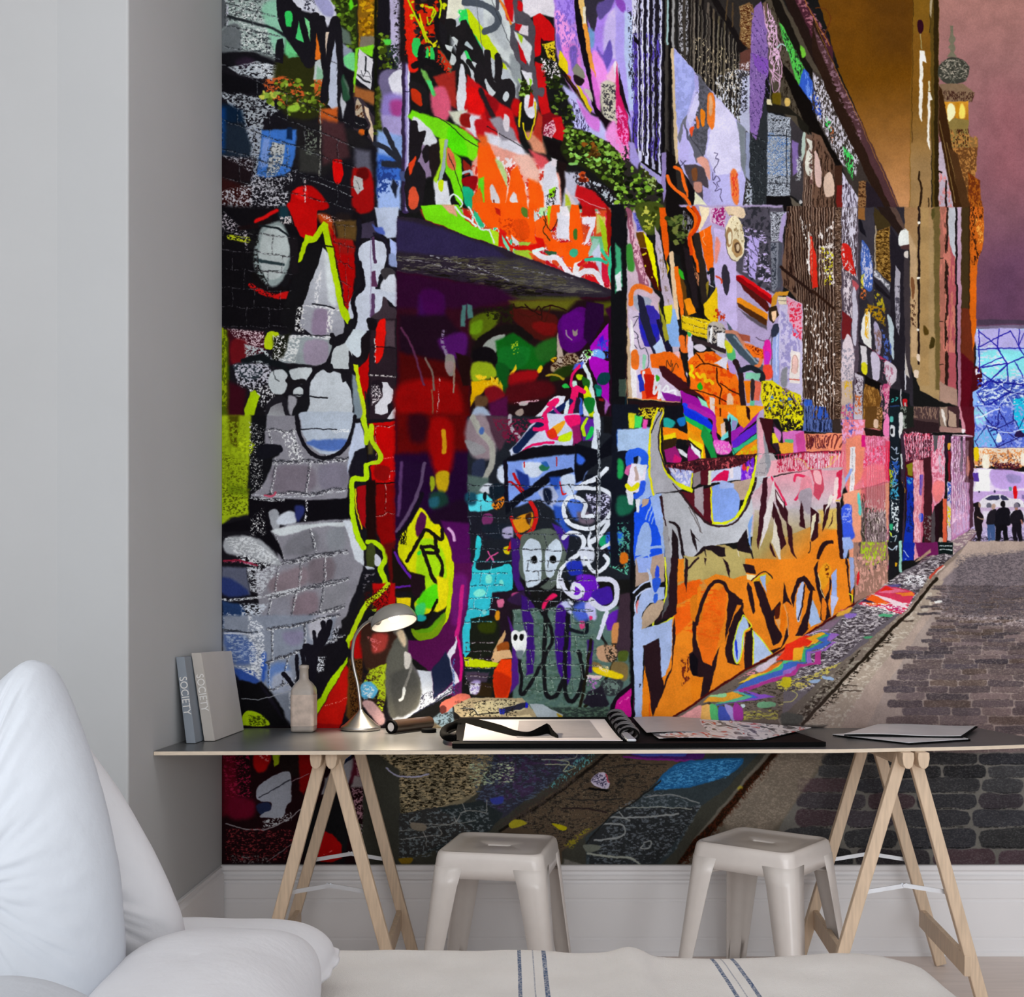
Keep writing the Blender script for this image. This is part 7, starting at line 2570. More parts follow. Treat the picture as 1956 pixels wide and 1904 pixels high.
import bpy, bmesh, math, random
from mathutils import Vector, Matrix, noise
random.seed(4)
C = bpy.context.scene.collection
F = 1977.0; CX, CY = 973.0, 1204.0; EYE = 1.059; WY = 3.39; LX = -0.942; PI = math.pi
def at(px, py, Y): return Vector(((px - CX) * Y / F, Y, EYE - (py - CY) * Y / F))

# ---------- materials ----------
def lin(c): return tuple(((v / 255) / 12.92 if v / 255 <= .04045 else ((v / 255 + .055) / 1.055) ** 2.4) for v in c)
def mat(name, rgb, rough=.6, metal=0, spec=.35, var=.06, scale=30, bump=0, bscale=120, trans=0, coat=0, stretch=(1, 1, 1)):
    m = bpy.data.materials.new(name); m.use_nodes = True; nt = m.node_tree; b = nt.nodes['Principled BSDF']
    b.inputs['Roughness'].default_value = rough; b.inputs['Metallic'].default_value = metal
    b.inputs['Specular IOR Level'].default_value = spec; b.inputs['Transmission Weight'].default_value = trans
    b.inputs['Coat Weight'].default_value = coat
    tc = nt.nodes.new('ShaderNodeTexCoord'); mp = nt.nodes.new('ShaderNodeMapping'); mp.inputs['Scale'].default_value = stretch
    nt.links.new(tc.outputs['Object'], mp.inputs['Vector'])
    n = nt.nodes.new('ShaderNodeTexNoise'); n.inputs['Scale'].default_value = scale; n.inputs['Detail'].default_value = 4
    nt.links.new(mp.outputs['Vector'], n.inputs['Vector'])
    r = nt.nodes.new('ShaderNodeValToRGB'); L = lin(rgb)
    r.color_ramp.elements[0].position = .3; r.color_ramp.elements[1].position = .7
    r.color_ramp.elements[0].color = tuple(max(0, v * (1 - var)) for v in L) + (1,); r.color_ramp.elements[1].color = tuple(min(1, v * (1 + var)) for v in L) + (1,)
    nt.links.new(n.outputs['Fac'], r.inputs['Fac']); nt.links.new(r.outputs['Color'], b.inputs['Base Color'])
    if bump:
        n2 = nt.nodes.new('ShaderNodeTexNoise'); n2.inputs['Scale'].default_value = bscale; n2.inputs['Detail'].default_value = 5
        nt.links.new(mp.outputs['Vector'], n2.inputs['Vector'])
        bp = nt.nodes.new('ShaderNodeBump'); bp.inputs['Strength'].default_value = bump; bp.inputs['Distance'].default_value = .004
        nt.links.new(n2.outputs['Fac'], bp.inputs['Height']); nt.links.new(bp.outputs['Normal'], b.inputs['Normal'])
    return m
M = dict(
    wall=mat('grey_wall_paint', (184, 186, 188), .85, var=.02, scale=3),
    trim=mat('trim_paint', (234, 233, 235), .5, var=.02, scale=4),
    floor=mat('pale_floor_paint', (228, 215, 208), .45, var=.06, scale=5, stretch=(1, 9, 1)),
    ceil=mat('ceiling_paint', (235, 235, 233), .9, var=.01),
    laminate=mat('dark_laminate', (86, 87, 88), .30, spec=.45, var=.1, scale=14, bump=.05, bscale=60),
    ply=mat('birch_edge', (222, 206, 186), .6, var=.08, scale=40, stretch=(1, 1, 8)),
    pine=mat('pale_pine', (214, 190, 164), .5, var=.12, scale=22, stretch=(6, 6, .6), bump=.06, bscale=40),
    pine2=mat('pine_end_grain', (206, 168, 118), .6, var=.1, scale=60),
    steel=mat('zinc_plated_steel', (222, 226, 232), .42, metal=.7, var=.05),
    gun=mat('gunmetal_rings', (96, 94, 96), .4, metal=.6, var=.05),
    alu=mat('brushed_aluminium', (188, 184, 180), .32, metal=1, var=.06, scale=80, stretch=(1, 1, 12)),
    enamel=mat('cream_enamel', (218, 211, 206), .32, spec=.5, var=.02, coat=.25),
    shade=mat('grey_lamp_lacquer', (138, 134, 128), .3, spec=.5, var=.03, coat=.3),
    white=mat('white_reflector', (250, 246, 238), .5, var=.01),
    black=mat('black_board', (10, 10, 11), .7, spec=.05, var=.2, bump=.05),
    strap=mat('black_webbing', (8, 8, 8), .85, spec=.03, var=.2, bump=.3, bscale=300),
    page=mat('pinkish_white_page', (226, 218, 216), .5, var=.03),
    pgrey=mat('grey_page', (168, 162, 162), .5, var=.05),
    sleeve=mat('clear_grey_sleeve', (214, 215, 218), .3, spec=.5, var=.08, scale=9),
    bookblue=mat('slate_book_cloth', (132, 140, 150), .6, var=.08, scale=6),
    bookgrey=mat('pale_grey_book_cover', (196, 192, 190), .55, var=.04, scale=6),
    bookbeige=mat('warm_grey_book_spine', (178, 172, 166), .55, var=.06, scale=6),
    foil=mat('silver_lettering', (224, 222, 220), .35, spec=.6, var=.02),
    tube=mat('dark_brown_tube', (52, 37, 26), .35, spec=.5, var=.12, coat=.3),
    cotton=mat('white_cotton', (200, 205, 213), .9, var=.02, scale=8, bump=.25, bscale=60),
    cotton2=mat('warm_white_cotton', (212, 212, 216), .9, var=.02, scale=8, bump=.25, bscale=60),
    mattress=mat('mattress_ticking', (226, 226, 226), .9, var=.02),
    cork=mat('dark_stopper', (70, 62, 60), .6, var=.2),
    label=mat('faded_bottle_label', (190, 172, 160), .6, var=.22, scale=40),
)
g = mat('cloudy_bottle_glass', (214, 202, 192), .3, spec=.5, var=.18, scale=26, trans=.5); M['glass'] = g
def emis(name, rgb, s):
    m = bpy.data.materials.new(name); m.use_nodes = True; b = m.node_tree.nodes['Principled BSDF']
    b.inputs['Base Color'].default_value = lin(rgb) + (1,); b.inputs['Emission Color'].default_value = lin(rgb) + (1,); b.inputs['Emission Strength'].default_value = s
    return m
M['bulb'] = emis('lit_bulb', (255, 240, 218), 5)
def linen():                                   # cream linen with woven blue stripes running along Y
    m = mat('striped_linen', (214, 211, 208), .95, var=.03, scale=12, bump=.5, bscale=420); nt = m.node_tree; b = nt.nodes['Principled BSDF']
    base = b.inputs['Base Color'].links[0].from_socket
    tc = nt.nodes.new('ShaderNodeTexCoord'); sp = nt.nodes.new('ShaderNodeSeparateXYZ'); nt.links.new(tc.outputs['UV'], sp.inputs[0])
    nz = nt.nodes.new('ShaderNodeTexNoise'); nz.inputs['Scale'].default_value = 260; nt.links.new(tc.outputs['Object'], nz.inputs['Vector'])
    tot = None
    for x, w, k in ((.0165, .0030, 1), (.0395, .0011, .6), (.0580, .0036, 1), (.3440, .0034, 1), (.3590, .0011, .6), (.3780, .0034, 1), (-.56, .003, 1), (-.53, .003, 1)):
        d = nt.nodes.new('ShaderNodeMath'); d.operation = 'SUBTRACT'; nt.links.new(sp.outputs['X'], d.inputs[0]); d.inputs[1].default_value = x
        a = nt.nodes.new('ShaderNodeMath'); a.operation = 'ABSOLUTE'; nt.links.new(d.outputs[0], a.inputs[0])
        l = nt.nodes.new('ShaderNodeMath'); l.operation = 'LESS_THAN'; nt.links.new(a.outputs[0], l.inputs[0]); l.inputs[1].default_value = w
        q = nt.nodes.new('ShaderNodeMath'); q.operation = 'MULTIPLY'; nt.links.new(l.outputs[0], q.inputs[0]); q.inputs[1].default_value = k
        if tot is None: tot = q
        else:
            s = nt.nodes.new('ShaderNodeMath'); s.operation = 'ADD'; nt.links.new(tot.outputs[0], s.inputs[0]); nt.links.new(q.outputs[0], s.inputs[1]); tot = s
    mr = nt.nodes.new('ShaderNodeMapRange'); nt.links.new(nz.outputs['Fac'], mr.inputs[0]); mr.inputs[1].default_value = .35; mr.inputs[2].default_value = .6; mr.inputs[3].default_value = .45; mr.inputs[4].default_value = 1
    f = nt.nodes.new('ShaderNodeMath'); f.operation = 'MULTIPLY'; nt.links.new(tot.outputs[0], f.inputs[0]); nt.links.new(mr.outputs[0], f.inputs[1])
    mx = nt.nodes.new('ShaderNodeMix'); mx.data_type = 'RGBA'; nt.links.new(f.outputs[0], mx.inputs['Factor']); nt.links.new(base, mx.inputs['A']); mx.inputs['B'].default_value = lin((62, 84, 118)) + (1,)
    nt.links.new(mx.outputs['Result'], b.inputs['Base Color'])
    return m
M['linen'] = linen()
def art():                                     # photo print in the portfolio: grey, white and red patches
    m = mat('print_page', (205, 200, 200), .35, var=.02); nt = m.node_tree; b = nt.nodes['Principled BSDF']
    tc = nt.nodes.new('ShaderNodeTexCoord'); mp = nt.nodes.new('ShaderNodeMapping'); mp.inputs['Scale'].default_value = (1, .45, 1); mp.inputs['Rotation'].default_value = (0, 0, .5)
    nt.links.new(tc.outputs['Object'], mp.inputs['Vector'])
    n = nt.nodes.new('ShaderNodeTexNoise'); n.inputs['Scale'].default_value = 22; n.inputs['Detail'].default_value = 1.5; n.inputs['Distortion'].default_value = 1.2; nt.links.new(mp.outputs['Vector'], n.inputs['Vector'])
    r = nt.nodes.new('ShaderNodeValToRGB'); cr = r.color_ramp; cr.interpolation = 'CONSTANT'
    for i, (p, c) in enumerate(((0, (70, 72, 76)), (.36, (120, 122, 128)), (.43, (216, 214, 216)), (.55, (184, 186, 192)), (.61, (190, 90, 84)), (.68, (224, 220, 220)))):
        e = cr.elements[i] if i < 2 else cr.elements.new(p); e.position = p; e.color = lin(c) + (1,)
    nt.links.new(n.outputs['Fac'], r.inputs['Fac']); nt.links.new(r.outputs['Color'], b.inputs['Base Color'])
    return m
M['art'] = art()

# ---------- mesh helpers ----------
def obj(name, bm, m, parent=None, smooth=False, bevel=0, seg=2, sub=0):
    me = bpy.data.meshes.new(name); bmesh.ops.recalc_face_normals(bm, faces=bm.faces[:]); bm.to_mesh(me); bm.free()
    o = bpy.data.objects.new(name, me); C.objects.link(o); me.materials.append(M[m] if isinstance(m, str) else m)
    if smooth:
        for p in me.polygons: p.use_smooth = True
    if bevel:
        b = o.modifiers.new('bevel', 'BEVEL'); b.width = bevel; b.segments = seg; b.limit_method = 'ANGLE'; b.angle_limit = math.radians(40)
    if sub: s = o.modifiers.new('sub', 'SUBSURF'); s.levels = s.render_levels = sub
    if parent:
        o.parent = parent; o.matrix_parent_inverse = Matrix.Translation(parent.location).inverted()
    return o
def tag(o, label, cat, group=None):
    o['label'] = label; o['category'] = cat
    if group: o['group'] = group
    return o
def thing(name, label, cat, loc, group=None):
    o = bpy.data.objects.new(name, None); C.objects.link(o); o.location = loc; o.empty_display_size = .1
    return tag(o, label, cat, group)
def structure(o): o['kind'] = 'structure'; return o
def box(bm, x0, x1, y0, y1, z0, z1, m=None):
    vs = [bm.verts.new(((x0, x1)[i & 1], (y0, y1)[i >> 1 & 1], (z0, z1)[i >> 2])) for i in range(8)]
    if m: [setattr(v, 'co', m @ v.co) for v in vs]
    for f in ((0, 1, 3, 2), (4, 6, 7, 5), (0, 4, 5, 1), (2, 3, 7, 6), (0, 2, 6, 4), (1, 5, 7, 3)): bm.faces.new([vs[i] for i in f])
    return bm
def bar(bm, a, b, w, h, up=Vector((0, 1, 0))):                # rectangular bar a->b, w across, h along 'up'
    a, b = Vector(a), Vector(b); d = (b - a).normalized(); s = d.cross(up).normalized(); u = s.cross(d).normalized(); vs = []
    for p in (a, b):
        for i, j in ((-1, -1), (1, -1), (1, 1), (-1, 1)): vs.append(bm.verts.new(p + s * w / 2 * i + u * h / 2 * j))
    for f in ((0, 1, 2, 3), (7, 6, 5, 4), (0, 4, 5, 1), (1, 5, 6, 2), (2, 6, 7, 3), (3, 7, 4, 0)): bm.faces.new([vs[i] for i in f])
    return bm
def prism(bm, pts, z0, z1):                                   # horizontal polygon extruded in z
    a = [bm.verts.new((x, y, z0)) for x, y in pts]; b = [bm.verts.new((x, y, z1)) for x, y in pts]; n = len(pts)
    bm.faces.new(a[::-1]); bm.faces.new(b)
    for i in range(n): bm.faces.new((a[i], a[(i + 1) % n], b[(i + 1) % n], b[i]))
    return bm
def rings(bm, R, cap0=True, cap1=True, closed=True):
    V = [[bm.verts.new(p) for p in r] for r in R]; n = len(R[0])
    for a, b in zip(V, V[1:]):
        for i in range(n if closed else n - 1): bm.faces.new((a[i], a[(i + 1) % n], b[(i + 1) % n], b[i]))
    if cap0: bm.faces.new(V[0][::-1])
    if cap1: bm.faces.new(V[-1])
    return bm
def lathe(bm, c, prof, n=40, rot=None, **k):
    c = Vector(c); R = []
    for r, z in prof:
        q = [Vector((r * math.cos(2*PI*i/n), r * math.sin(2*PI*i/n), z)) for i in range(n)]
        R.append([c + (rot @ p if rot else p) for p in q])
    return rings(bm, R, **k)
def tube(bm, pts, r, n=10, closed=False):
    pts = [Vector(p) for p in pts]; R = []; up = Vector((.13, .2, .97)); m = len(pts)
    for i, p in enumerate(pts):
        d = (pts[(i + 1) % m] - pts[i - 1]) if closed else (pts[min(i + 1, m - 1)] - pts[max(i - 1, 0)])
        d.normalize(); s = d.cross(up).normalized(); u = s.cross(d); rr = r[i] if isinstance(r, (list, tuple)) else r
        R.append([p + s * rr * math.cos(2*PI*j/n) + u * rr * math.sin(2*PI*j/n) for j in range(n)])
    if closed: R.append(R[0])
    rings(bm, R, not closed, not closed)
    if closed: bmesh.ops.remove_doubles(bm, verts=bm.verts[:], dist=1e-6)
    return bm
def smooth_path(P, n=8):
    P = [Vector(p) for p in P]; out = []; m = len(P)
    for i in range(m - 1):
        a, b, c, d = P[max(i-1, 0)], P[i], P[i+1], P[min(i+2, m-1)]
        for j in range(n):
            t = j / n; out.append(.5 * (2*b + (c-a)*t + (2*a-5*b+4*c-d)*t*t + (3*b-a-3*c+d)*t**3))
    return out + [P[-1]]
def nz(p, s, k=0): return noise.noise(Vector((p[0]*s + k, p[1]*s + k*.7, p[2]*s - k)))

# ---------- the wall print, painted in code ----------
def paint_print():
    P = Paint()
    for t in PRINT: P.run(t)
    P.finish(); return P.a
a = paint_print()
h, w, _ = a.shape
# row gain counters uneven room light; lower rows keep painted desk shade
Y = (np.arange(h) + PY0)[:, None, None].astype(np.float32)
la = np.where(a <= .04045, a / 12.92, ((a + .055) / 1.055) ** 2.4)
gain = np.interp(Y, *LIGHT_GAIN).astype(np.float32)
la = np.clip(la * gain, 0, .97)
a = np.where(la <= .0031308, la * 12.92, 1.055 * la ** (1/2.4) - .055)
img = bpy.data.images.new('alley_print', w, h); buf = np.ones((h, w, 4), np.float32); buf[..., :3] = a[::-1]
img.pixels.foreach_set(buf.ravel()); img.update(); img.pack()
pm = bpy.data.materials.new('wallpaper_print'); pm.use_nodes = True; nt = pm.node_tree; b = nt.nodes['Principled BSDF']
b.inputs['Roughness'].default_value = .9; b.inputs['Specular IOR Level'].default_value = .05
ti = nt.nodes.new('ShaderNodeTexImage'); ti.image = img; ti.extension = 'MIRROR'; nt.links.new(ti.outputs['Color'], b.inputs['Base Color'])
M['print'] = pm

# ---------- the room ----------
TOP = 3.26; RX = 3.1
bm = bmesh.new(); box(bm, LX - .1, RX + .1, WY, WY + .1, -.05, TOP + .1); structure(obj('wall_back', bm, 'wall'))
bm = bmesh.new(); box(bm, -3, RX + .1, -2.6, WY + .1, -.06, 0); structure(obj('floor', bm, 'floor'))
bm = bmesh.new(); box(bm, -3, RX + .1, -2.6, WY + .1, TOP, TOP + .06); structure(obj('ceiling', bm, 'ceil'))
bm = bmesh.new(); box(bm, RX, RX + .1, -2.6, WY, -.05, TOP); structure(obj('wall_right', bm, 'wall'))
jy = 2.558; jx = -1.117                                        # left wall, then a window reveal opening towards the camera
plan = [(LX, WY + .02), (LX, jy), (jx, jy), (-1.62, 2.18), (-1.62, 1.2), (-1.74, 1.2), (-1.74, 2.30), (-1.3, 2.75), (LX - .14, 2.75), (LX - .14, WY + .02)]
structure(obj('wall_left', prism(bmesh.new(), plan, -.02, TOP), 'wall', bevel=.006))
bm = bmesh.new(); m = bm
x0, x1 = LX, 3.09; u0 = x0 * F / WY + CX; z0, z1 = .2935, TOP - .002
vs = [bm.verts.new(p) for p in ((x0 + .0005, WY - .0015, z0), (x1, WY - .0015, z0), (x1, WY - .0015, z1), (x0 + .0005, WY - .0015, z1))]
f = bm.faces.new(vs); bk = [bm.verts.new((v.co.x, WY, v.co.z)) for v in vs]
for i in range(4): bm.faces.new((vs[(i+1) % 4], vs[i], bk[i], bk[(i+1) % 4]))
bm.faces.new(bk[::-1]); uv = bm.loops.layers.uv.new('UVMap')
for fc in bm.faces:
    for l in fc.loops:
        px = l.vert.co.x * F / (WY - .0015) + CX; py = CY - (l.vert.co.z - EYE) * F / (WY - .0015)
        l[uv].uv = ((px - PX0) / w, 1 - (py - PY0) / h)
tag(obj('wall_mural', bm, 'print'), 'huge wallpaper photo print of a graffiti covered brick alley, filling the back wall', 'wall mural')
def skirting(name, prof, x0, x1, axis):
    R = []
    for t in (x0, x1): R.append([Vector((t, WY - d, z)) if axis == 'x' else Vector((LX + d, t, z)) for d, z in prof])
    return structure(obj(name, rings(bmesh.new(), R), 'trim', bevel=.0015))
prof = [(0, 0), (.030, 0), (.030, .012), (.024, .018), (.024, .052), (.021, .056), (.021, .060), (.022, .062), (.022, .174), (.019, .178), (.019, .184), (.021, .188), (.021, .232), (.014, .238), (.014, .244), (.020, .249), (.020, .258), (.012, .264), (.012, .272), (.018, .278), (.018, .290), (.014, .2935), (0, .2935)]
skirting('baseboard_back', prof, LX + .0005, RX, 'x')
skirting('baseboard_left', [(0, 0), (.016, 0), (.016, .268), (.012, .276), (.007, .280), (.007, .286), (.012, .290), (.012, .2935), (0, .2935)], jy + .001, WY - .031, 'y')

# ---------- the desk: a board on two trestles ----------
DZ = .740
dp = [(LX + .002, 2.736), (.885, 2.790), (1.30, 2.862), (1.552, 2.935), (1.535, WY - .003), (LX + .002, WY - .003)]
desk = thing('desk_board', 'long thin dark grey desk top with pale birch edge laid over two pine trestles', 'desk', (.3, 3.06, .729))
obj('board', prism(bmesh.new(), dp, DZ - .011, DZ - .0012), 'ply', desk)
obj('laminate_surface', prism(bmesh.new(), [(x + (.0 if x < 0 else -.0), y) for x, y in dp], DZ - .0012, DZ), 'laminate', desk)
def trestle(label, feet, tops, cx0, cx1):
    # feet / tops: x of front-left, front-right, back-left, back-right leg
    YF, YB, T = 2.86, 3.27, .722
    t = thing('trestle', label, 'trestle', ((feet[0] + feet[1]) / 2, (YF + YB) / 2, 0), 'pine trestles under the desk')
    for i in range(4):
        y = YF if i < 2 else YB; bm = bmesh.new(); a = Vector((tops[i], y, T)); b = Vector((feet[i], y, .004))
        bar(bm, a, b, .034, .021)
        obj('leg', bm, 'pine', t, bevel=.003)
    for s, yy in ((-1, YF - .062), (1, YF - .062)):            # the two halves of the top rail, ends showing at the front
        bm = bmesh.new(); xa = cx0 + s * .021; xb = cx1 + s * .021
        R = []
        for (x, y) in ((xa, yy), (xb, YB + .045)):
            R.append([Vector((x + dx, y, z)) for dx, z in ((-.015, .7285), (.015, .7285), (.016, .712), (.012, .692), (.004, .684), (-.006, .685), (-.013, .694), (-.016, .712))])
        rings(bm, R); obj('top_rail', bm, 'pine', t, bevel=.002)
    for s, i in ((-1, 0), (1, 1)):                              # low stretchers joining front and back legs
        k = .145 / T; fa = feet[i] + (tops[i] - feet[i]) * k; fb = feet[i + 2] + (tops[i + 2] - feet[i + 2]) * k
        bm = bmesh.new(); bar(bm, (fa - s * .014, YF - .012, .135), (fb - s * .014, YB + .012, .150), .016, .058, Vector((0, 0, 1)))
        obj('stretcher', bm, 'pine', t, bevel=.002)
    for y, i in ((YF + .0, 0), (YB, 2)):                        # folding steel stays
        k = .335 / T; xa = feet[i] + (tops[i] - feet[i]) * k; xb = feet[i + 1] + (tops[i + 1] - feet[i + 1]) * k; xm = (xa + xb) / 2
        bm = bmesh.new(); yy = y + .014
        bar(bm, (xa, yy, .330), (xm + .008, yy, .352), .012, .003); bar(bm, (xm - .008, yy + .003, .352), (xb, yy + .003, .331), .012, .003)
        for cx_, cz, yc in ((xm, .352, yy - .002), (xa, .331, yy - .001), (xb, .331, yy + .002)):
            lathe(bm, (cx_, yc, cz), [(.0055, -.004), (.0055, .004)], 12, Matrix.Rotation(PI / 2, 3, 'X'))
        obj('folding_stay', bm, 'steel', t)
    return t
trestle('left pine trestle under the desk, behind the first white stool', (-.708, -.293, -.723, -.295), (-.515, -.488, -.516, -.486), -.503, -.500)
trestle('right pine trestle under the desk, with its lower rail seen beyond the second white stool', (.871, 1.315, .910, 1.3625), (1.086, 1.114, 1.126, 1.154), 1.100, 1.140)

# ---------- stools ----------
def rsq(s, r, z, n=48, fx=1.0):                                 # rounded square ring
    out = []
    for i in range(n):
        q, k = divmod(i, n // 4); c = Vector(((s - r) * (1, -1, -1, 1)[q], (s - r) * (1, 1, -1, -1)[q], z)); a = (q + (k / (n // 4 - 1))) * PI / 2
        out.append(c + Vector((r * math.cos(a), r * math.sin(a), 0)))
    return out
def make_stool(label, x, y, rz, foot=.196):
    H = .450; t = thing('metal_stool', label, 'stool', (0, 0, 0), 'white metal stools at the desk')
    n = 48; slot = []
    for p in rsq(.1, .02, 0):
        a = math.atan2(p.y, p.x); slot.append(a)
    hole = lambda z, g=0: [Vector(((.040 + g) * math.cos(a) * (1 + .1 * abs(math.cos(2*a))), (.0125 + g) * math.sin(a), z)) for a in slot]
    R = [rsq(.1560, .030, H - .070), rsq(.1555, .032, H - .045), rsq(.1520, .034, H - .018), rsq(.1490, .034, H - .006), rsq(.1430, .033, H), rsq(.1370, .032, H), rsq(.1310, .030, H - .0055), rsq(.1, .028, H - .0065), rsq(.07, .03, H - .0065), hole(H - .0065, .004), hole(H - .009), hole(H - .013)]
    bm = rings(bmesh.new(), R, False, False); s = obj('seat', bm, 'enamel', t, smooth=True)
    sd = s.modifiers.new('sheet', 'SOLIDIFY'); sd.thickness = .0018; sd.offset = -1
    for qx, qy in ((1, 1), (-1, 1), (-1, -1), (1, -1)):
        R = []
        for k in range(9):
            u = k / 8; z = (H - .040) * (1 - u) + .002 * u; sp = .1545 + (foot - .1545) * u; wd = .080 - .036 * min(1, u * 1.05); rr = .030 - .006 * u
            if k == 0: wd = .084
            pr = [(sp - wd, sp)] + [(sp - wd * .5, sp)] + [(sp - rr + rr * math.sin(a), sp - rr + rr * math.cos(a)) for a in [j * PI / 16 for j in range(9)]] + [(sp, sp - wd * .5), (sp, sp - wd)]
            R.append([Vector((qx * a, qy * b, z)) for a, b in pr])
        bm = rings(bmesh.new(), R, False, False, closed=False); l = obj('leg', bm, 'enamel', t, smooth=True)
        sd = l.modifiers.new('sheet', 'SOLIDIFY'); sd.thickness = .0022; sd.offset = 0
    bm = bmesh.new()
    for s1 in (1, -1):
        P = [Vector((s1 * -.150, -.150, .352)), Vector((s1 * -.07, -.07, .372)), Vector((0, 0, .378 + .003 * s1)), Vector((s1 * .07, .07, .372)), Vector((s1 * .150, .150, .352))]
        tube(bm, smooth_path(P, 4), .0055, 8)
    obj('cross_brace', bm, 'enamel', t, smooth=True)
    t.location = (x, y, 0); t.rotation_euler.z = rz
    return t
make_stool('cream metal stool nearer the pillows, seat almost square to the desk', -.030, 2.968, math.radians(-11))
make_stool('cream metal stool turned corner-on, beside the right trestle', .740, 3.020, math.radians(-39))

# ---------- bed ----------
bed = thing('bed', 'low white mattress in the foreground under a striped linen cover', 'bed', (-.4, .9, 0))
bm = bmesh.new(); box(bm, -1.50, .665, -.3, 1.760, .16, .465); obj('mattress', bm, 'mattress', bed, bevel=.04, seg=4)
bm = bmesh.new(); box(bm, -1.45, .62, -.25, 1.72, .11, .16); obj('bed_base', bm, 'pine', bed, bevel=.01)
for x in (-1.4, .52):
    for y in (-.15, 1.62): obj('foot', box(bmesh.new(), x, x + .05, y, y + .05, 0, .11), 'pine', bed)
# the cover: a sheet over the top with soft falling edges, one long fold in it
bm = bmesh.new(); uvl = bm.loops.layers.uv.new('UVMap')
xs = [-1.585 + .012 * i for i in range(195)]; ys = [-.35 + .015 * i for i in range(147)]
XE, YE = .705, 1.802
def cover(x, y):
    ex = x - (XE - .045); ey = y - (YE - .035 - .012 * math.sin(x * 6))
    px_, py_ = x, y; z = .505
    # corner at the far right is cut round
    cxn = max(0, ex); cyn = max(0, ey); d = math.hypot(cxn, cyn)
    if x > .57 and y > 1.67:
        d = max(d, math.hypot(x - .57, y - 1.67) - .100)
    if d > 0:
        r = .045
        if d < r * PI / 2: z -= r * (1 - math.cos(d / r)); off = r * math.sin(d / r) - d
        else: z -= r + (d - r * PI / 2); off = r - d
        L = math.hypot(cxn, cyn) or 1
        if cxn + cyn > 0: px_ += off * cxn / L; py_ += off * cyn / L
    g = math.exp(-((x - .205 + .03 * (1.8 - y)) / .028) ** 2)
    z += .012 * g - .006 * (1 / (1 + math.exp(-(x - .235 + .03 * (1.8 - y)) / .005)))
    z += .004 * nz((x, y, 0), 5) + .003 * nz((x, y, 3), 14, 2) + .0035 * math.sin(x * 9 + 1.3)
    return Vector((px_, py_, max(z, .17)))
G = [[bm.verts.new(cover(x, y)) for x in xs] for y in ys]
for j in range(len(ys) - 1):
    for i in range(len(xs) - 1):
        f = bm.faces.new((G[j][i], G[j][i+1], G[j+1][i+1], G[j+1][i])); f.smooth = True
        for l, (a_, b_) in zip(f.loops, ((i, j), (i+1, j), (i+1, j+1), (i, j+1))):
            bend = .012 * max(0, min(1, (xs[a_] - .2) / .1)) * (1.8 - ys[b_]) * -6 * .5
            l[uvl].uv = (xs[a_] + bend * .6, ys[b_])
o = obj('bedspread', bm, 'linen'); sd = o.modifiers.new('cloth', 'SOLIDIFY'); sd.thickness = .004; sd.offset = 1
tag(o, 'cream linen bedspread with thin blue stripes covering the foreground bed', 'bedspread')

def pillow(name, label, outline, thick, place, mt='cotton', wr=.010, flange=0, seed=0, power=.5):
    # outline: closed smooth curve in a plane; 'place' maps (u, v, w) into the world, w is thickness
    O = smooth_path([(x, y, 0) for x, y in outline + outline[:1]], 6)[:-1]; cx_ = sum(p.x for p in O) / len(O); cy_ = sum(p.y for p in O) / len(O); c = Vector((cx_, cy_, 0)); n = len(O)
    bm = bmesh.new(); fr = [0, .08, .2, .33, .46, .58, .69, .79, .87, .93, .97, .992, 1.0]
    def row(k, s):
        r = fr[k]; out = []
        for i, p in enumerate(O):
            q = c + (p - c) * r; h_ = thick * .5 * (1 - r ** 2.6) ** power
            ed = min(1, r * 1.4); ray = math.sin(i * .9 + seed) * .5 + math.sin(i * 2.3 + seed * 2) * .3
            h_ *= 1 + .035 * ray * r ** 7
            wv = wr * (nz((q.x, q.y, s), 5, seed) + .6 * nz((q.x, q.y, s), 11, seed + 3)) * (1 - r ** 6)
            out.append(place(q.x, q.y, s * (h_ + wv)))
        return out
    top = [row(k, 1) for k in range(1, len(fr))]; bot = [row(k, -1) for k in range(len(fr) - 2, 0, -1)]
    V = [[bm.verts.new(p) for p in r] for r in top]
    if flange:
        fl = []
        for i, p in enumerate(O):
            d = (p - c).normalized(); fl.append(place(p.x + d.x * flange * (1 + .4 * math.sin(i * 1.9)), p.y + d.y * flange * (1 + .4 * math.sin(i * 1.9)), .006 * math.sin(i * 2.4)))
        V.append([bm.verts.new(p) for p in fl])
    V += [[bm.verts.new(p) for p in r] for r in bot]
    ct = bm.verts.new(place(c.x, c.y, thick * .5)); cb = bm.verts.new(place(c.x, c.y, -thick * .5))
    for a_, b_ in zip(V, V[1:]):
        for i in range(n): bm.faces.new((a_[i], a_[(i+1) % n], b_[(i+1) % n], b_[i]))
    for i in range(n):
        bm.faces.new((ct, V[0][(i+1) % n], V[0][i])); bm.faces.new((cb, V[-1][i], V[-1][(i+1) % n]))
    return tag(obj(name, bm, mt, smooth=True, sub=1), label, 'pillow', None)
def upright(Y, tilt): return lambda u, v, w_: Vector(((u - CX) * Y / F, Y + (v_z(v, Y) - .5) * tilt - w_, v_z(v, Y)))
def v_z(v, Y): return EYE - (v - CY) * Y / F
pillow('pillow', 'tall bluish white pillow standing with one corner up at the left edge', [(-60, 1330), (4, 1268), (32, 1265), (60, 1285), (100, 1368), (140, 1470), (172, 1575), (198, 1680), (214, 1800), (218, 1900), (200, 2050), (110, 2128), (-150, 2138), (-420, 2120), (-450, 1900), (-400, 1620), (-220, 1430)], .20, upright(1.15, .10), 'cotton', seed=1)
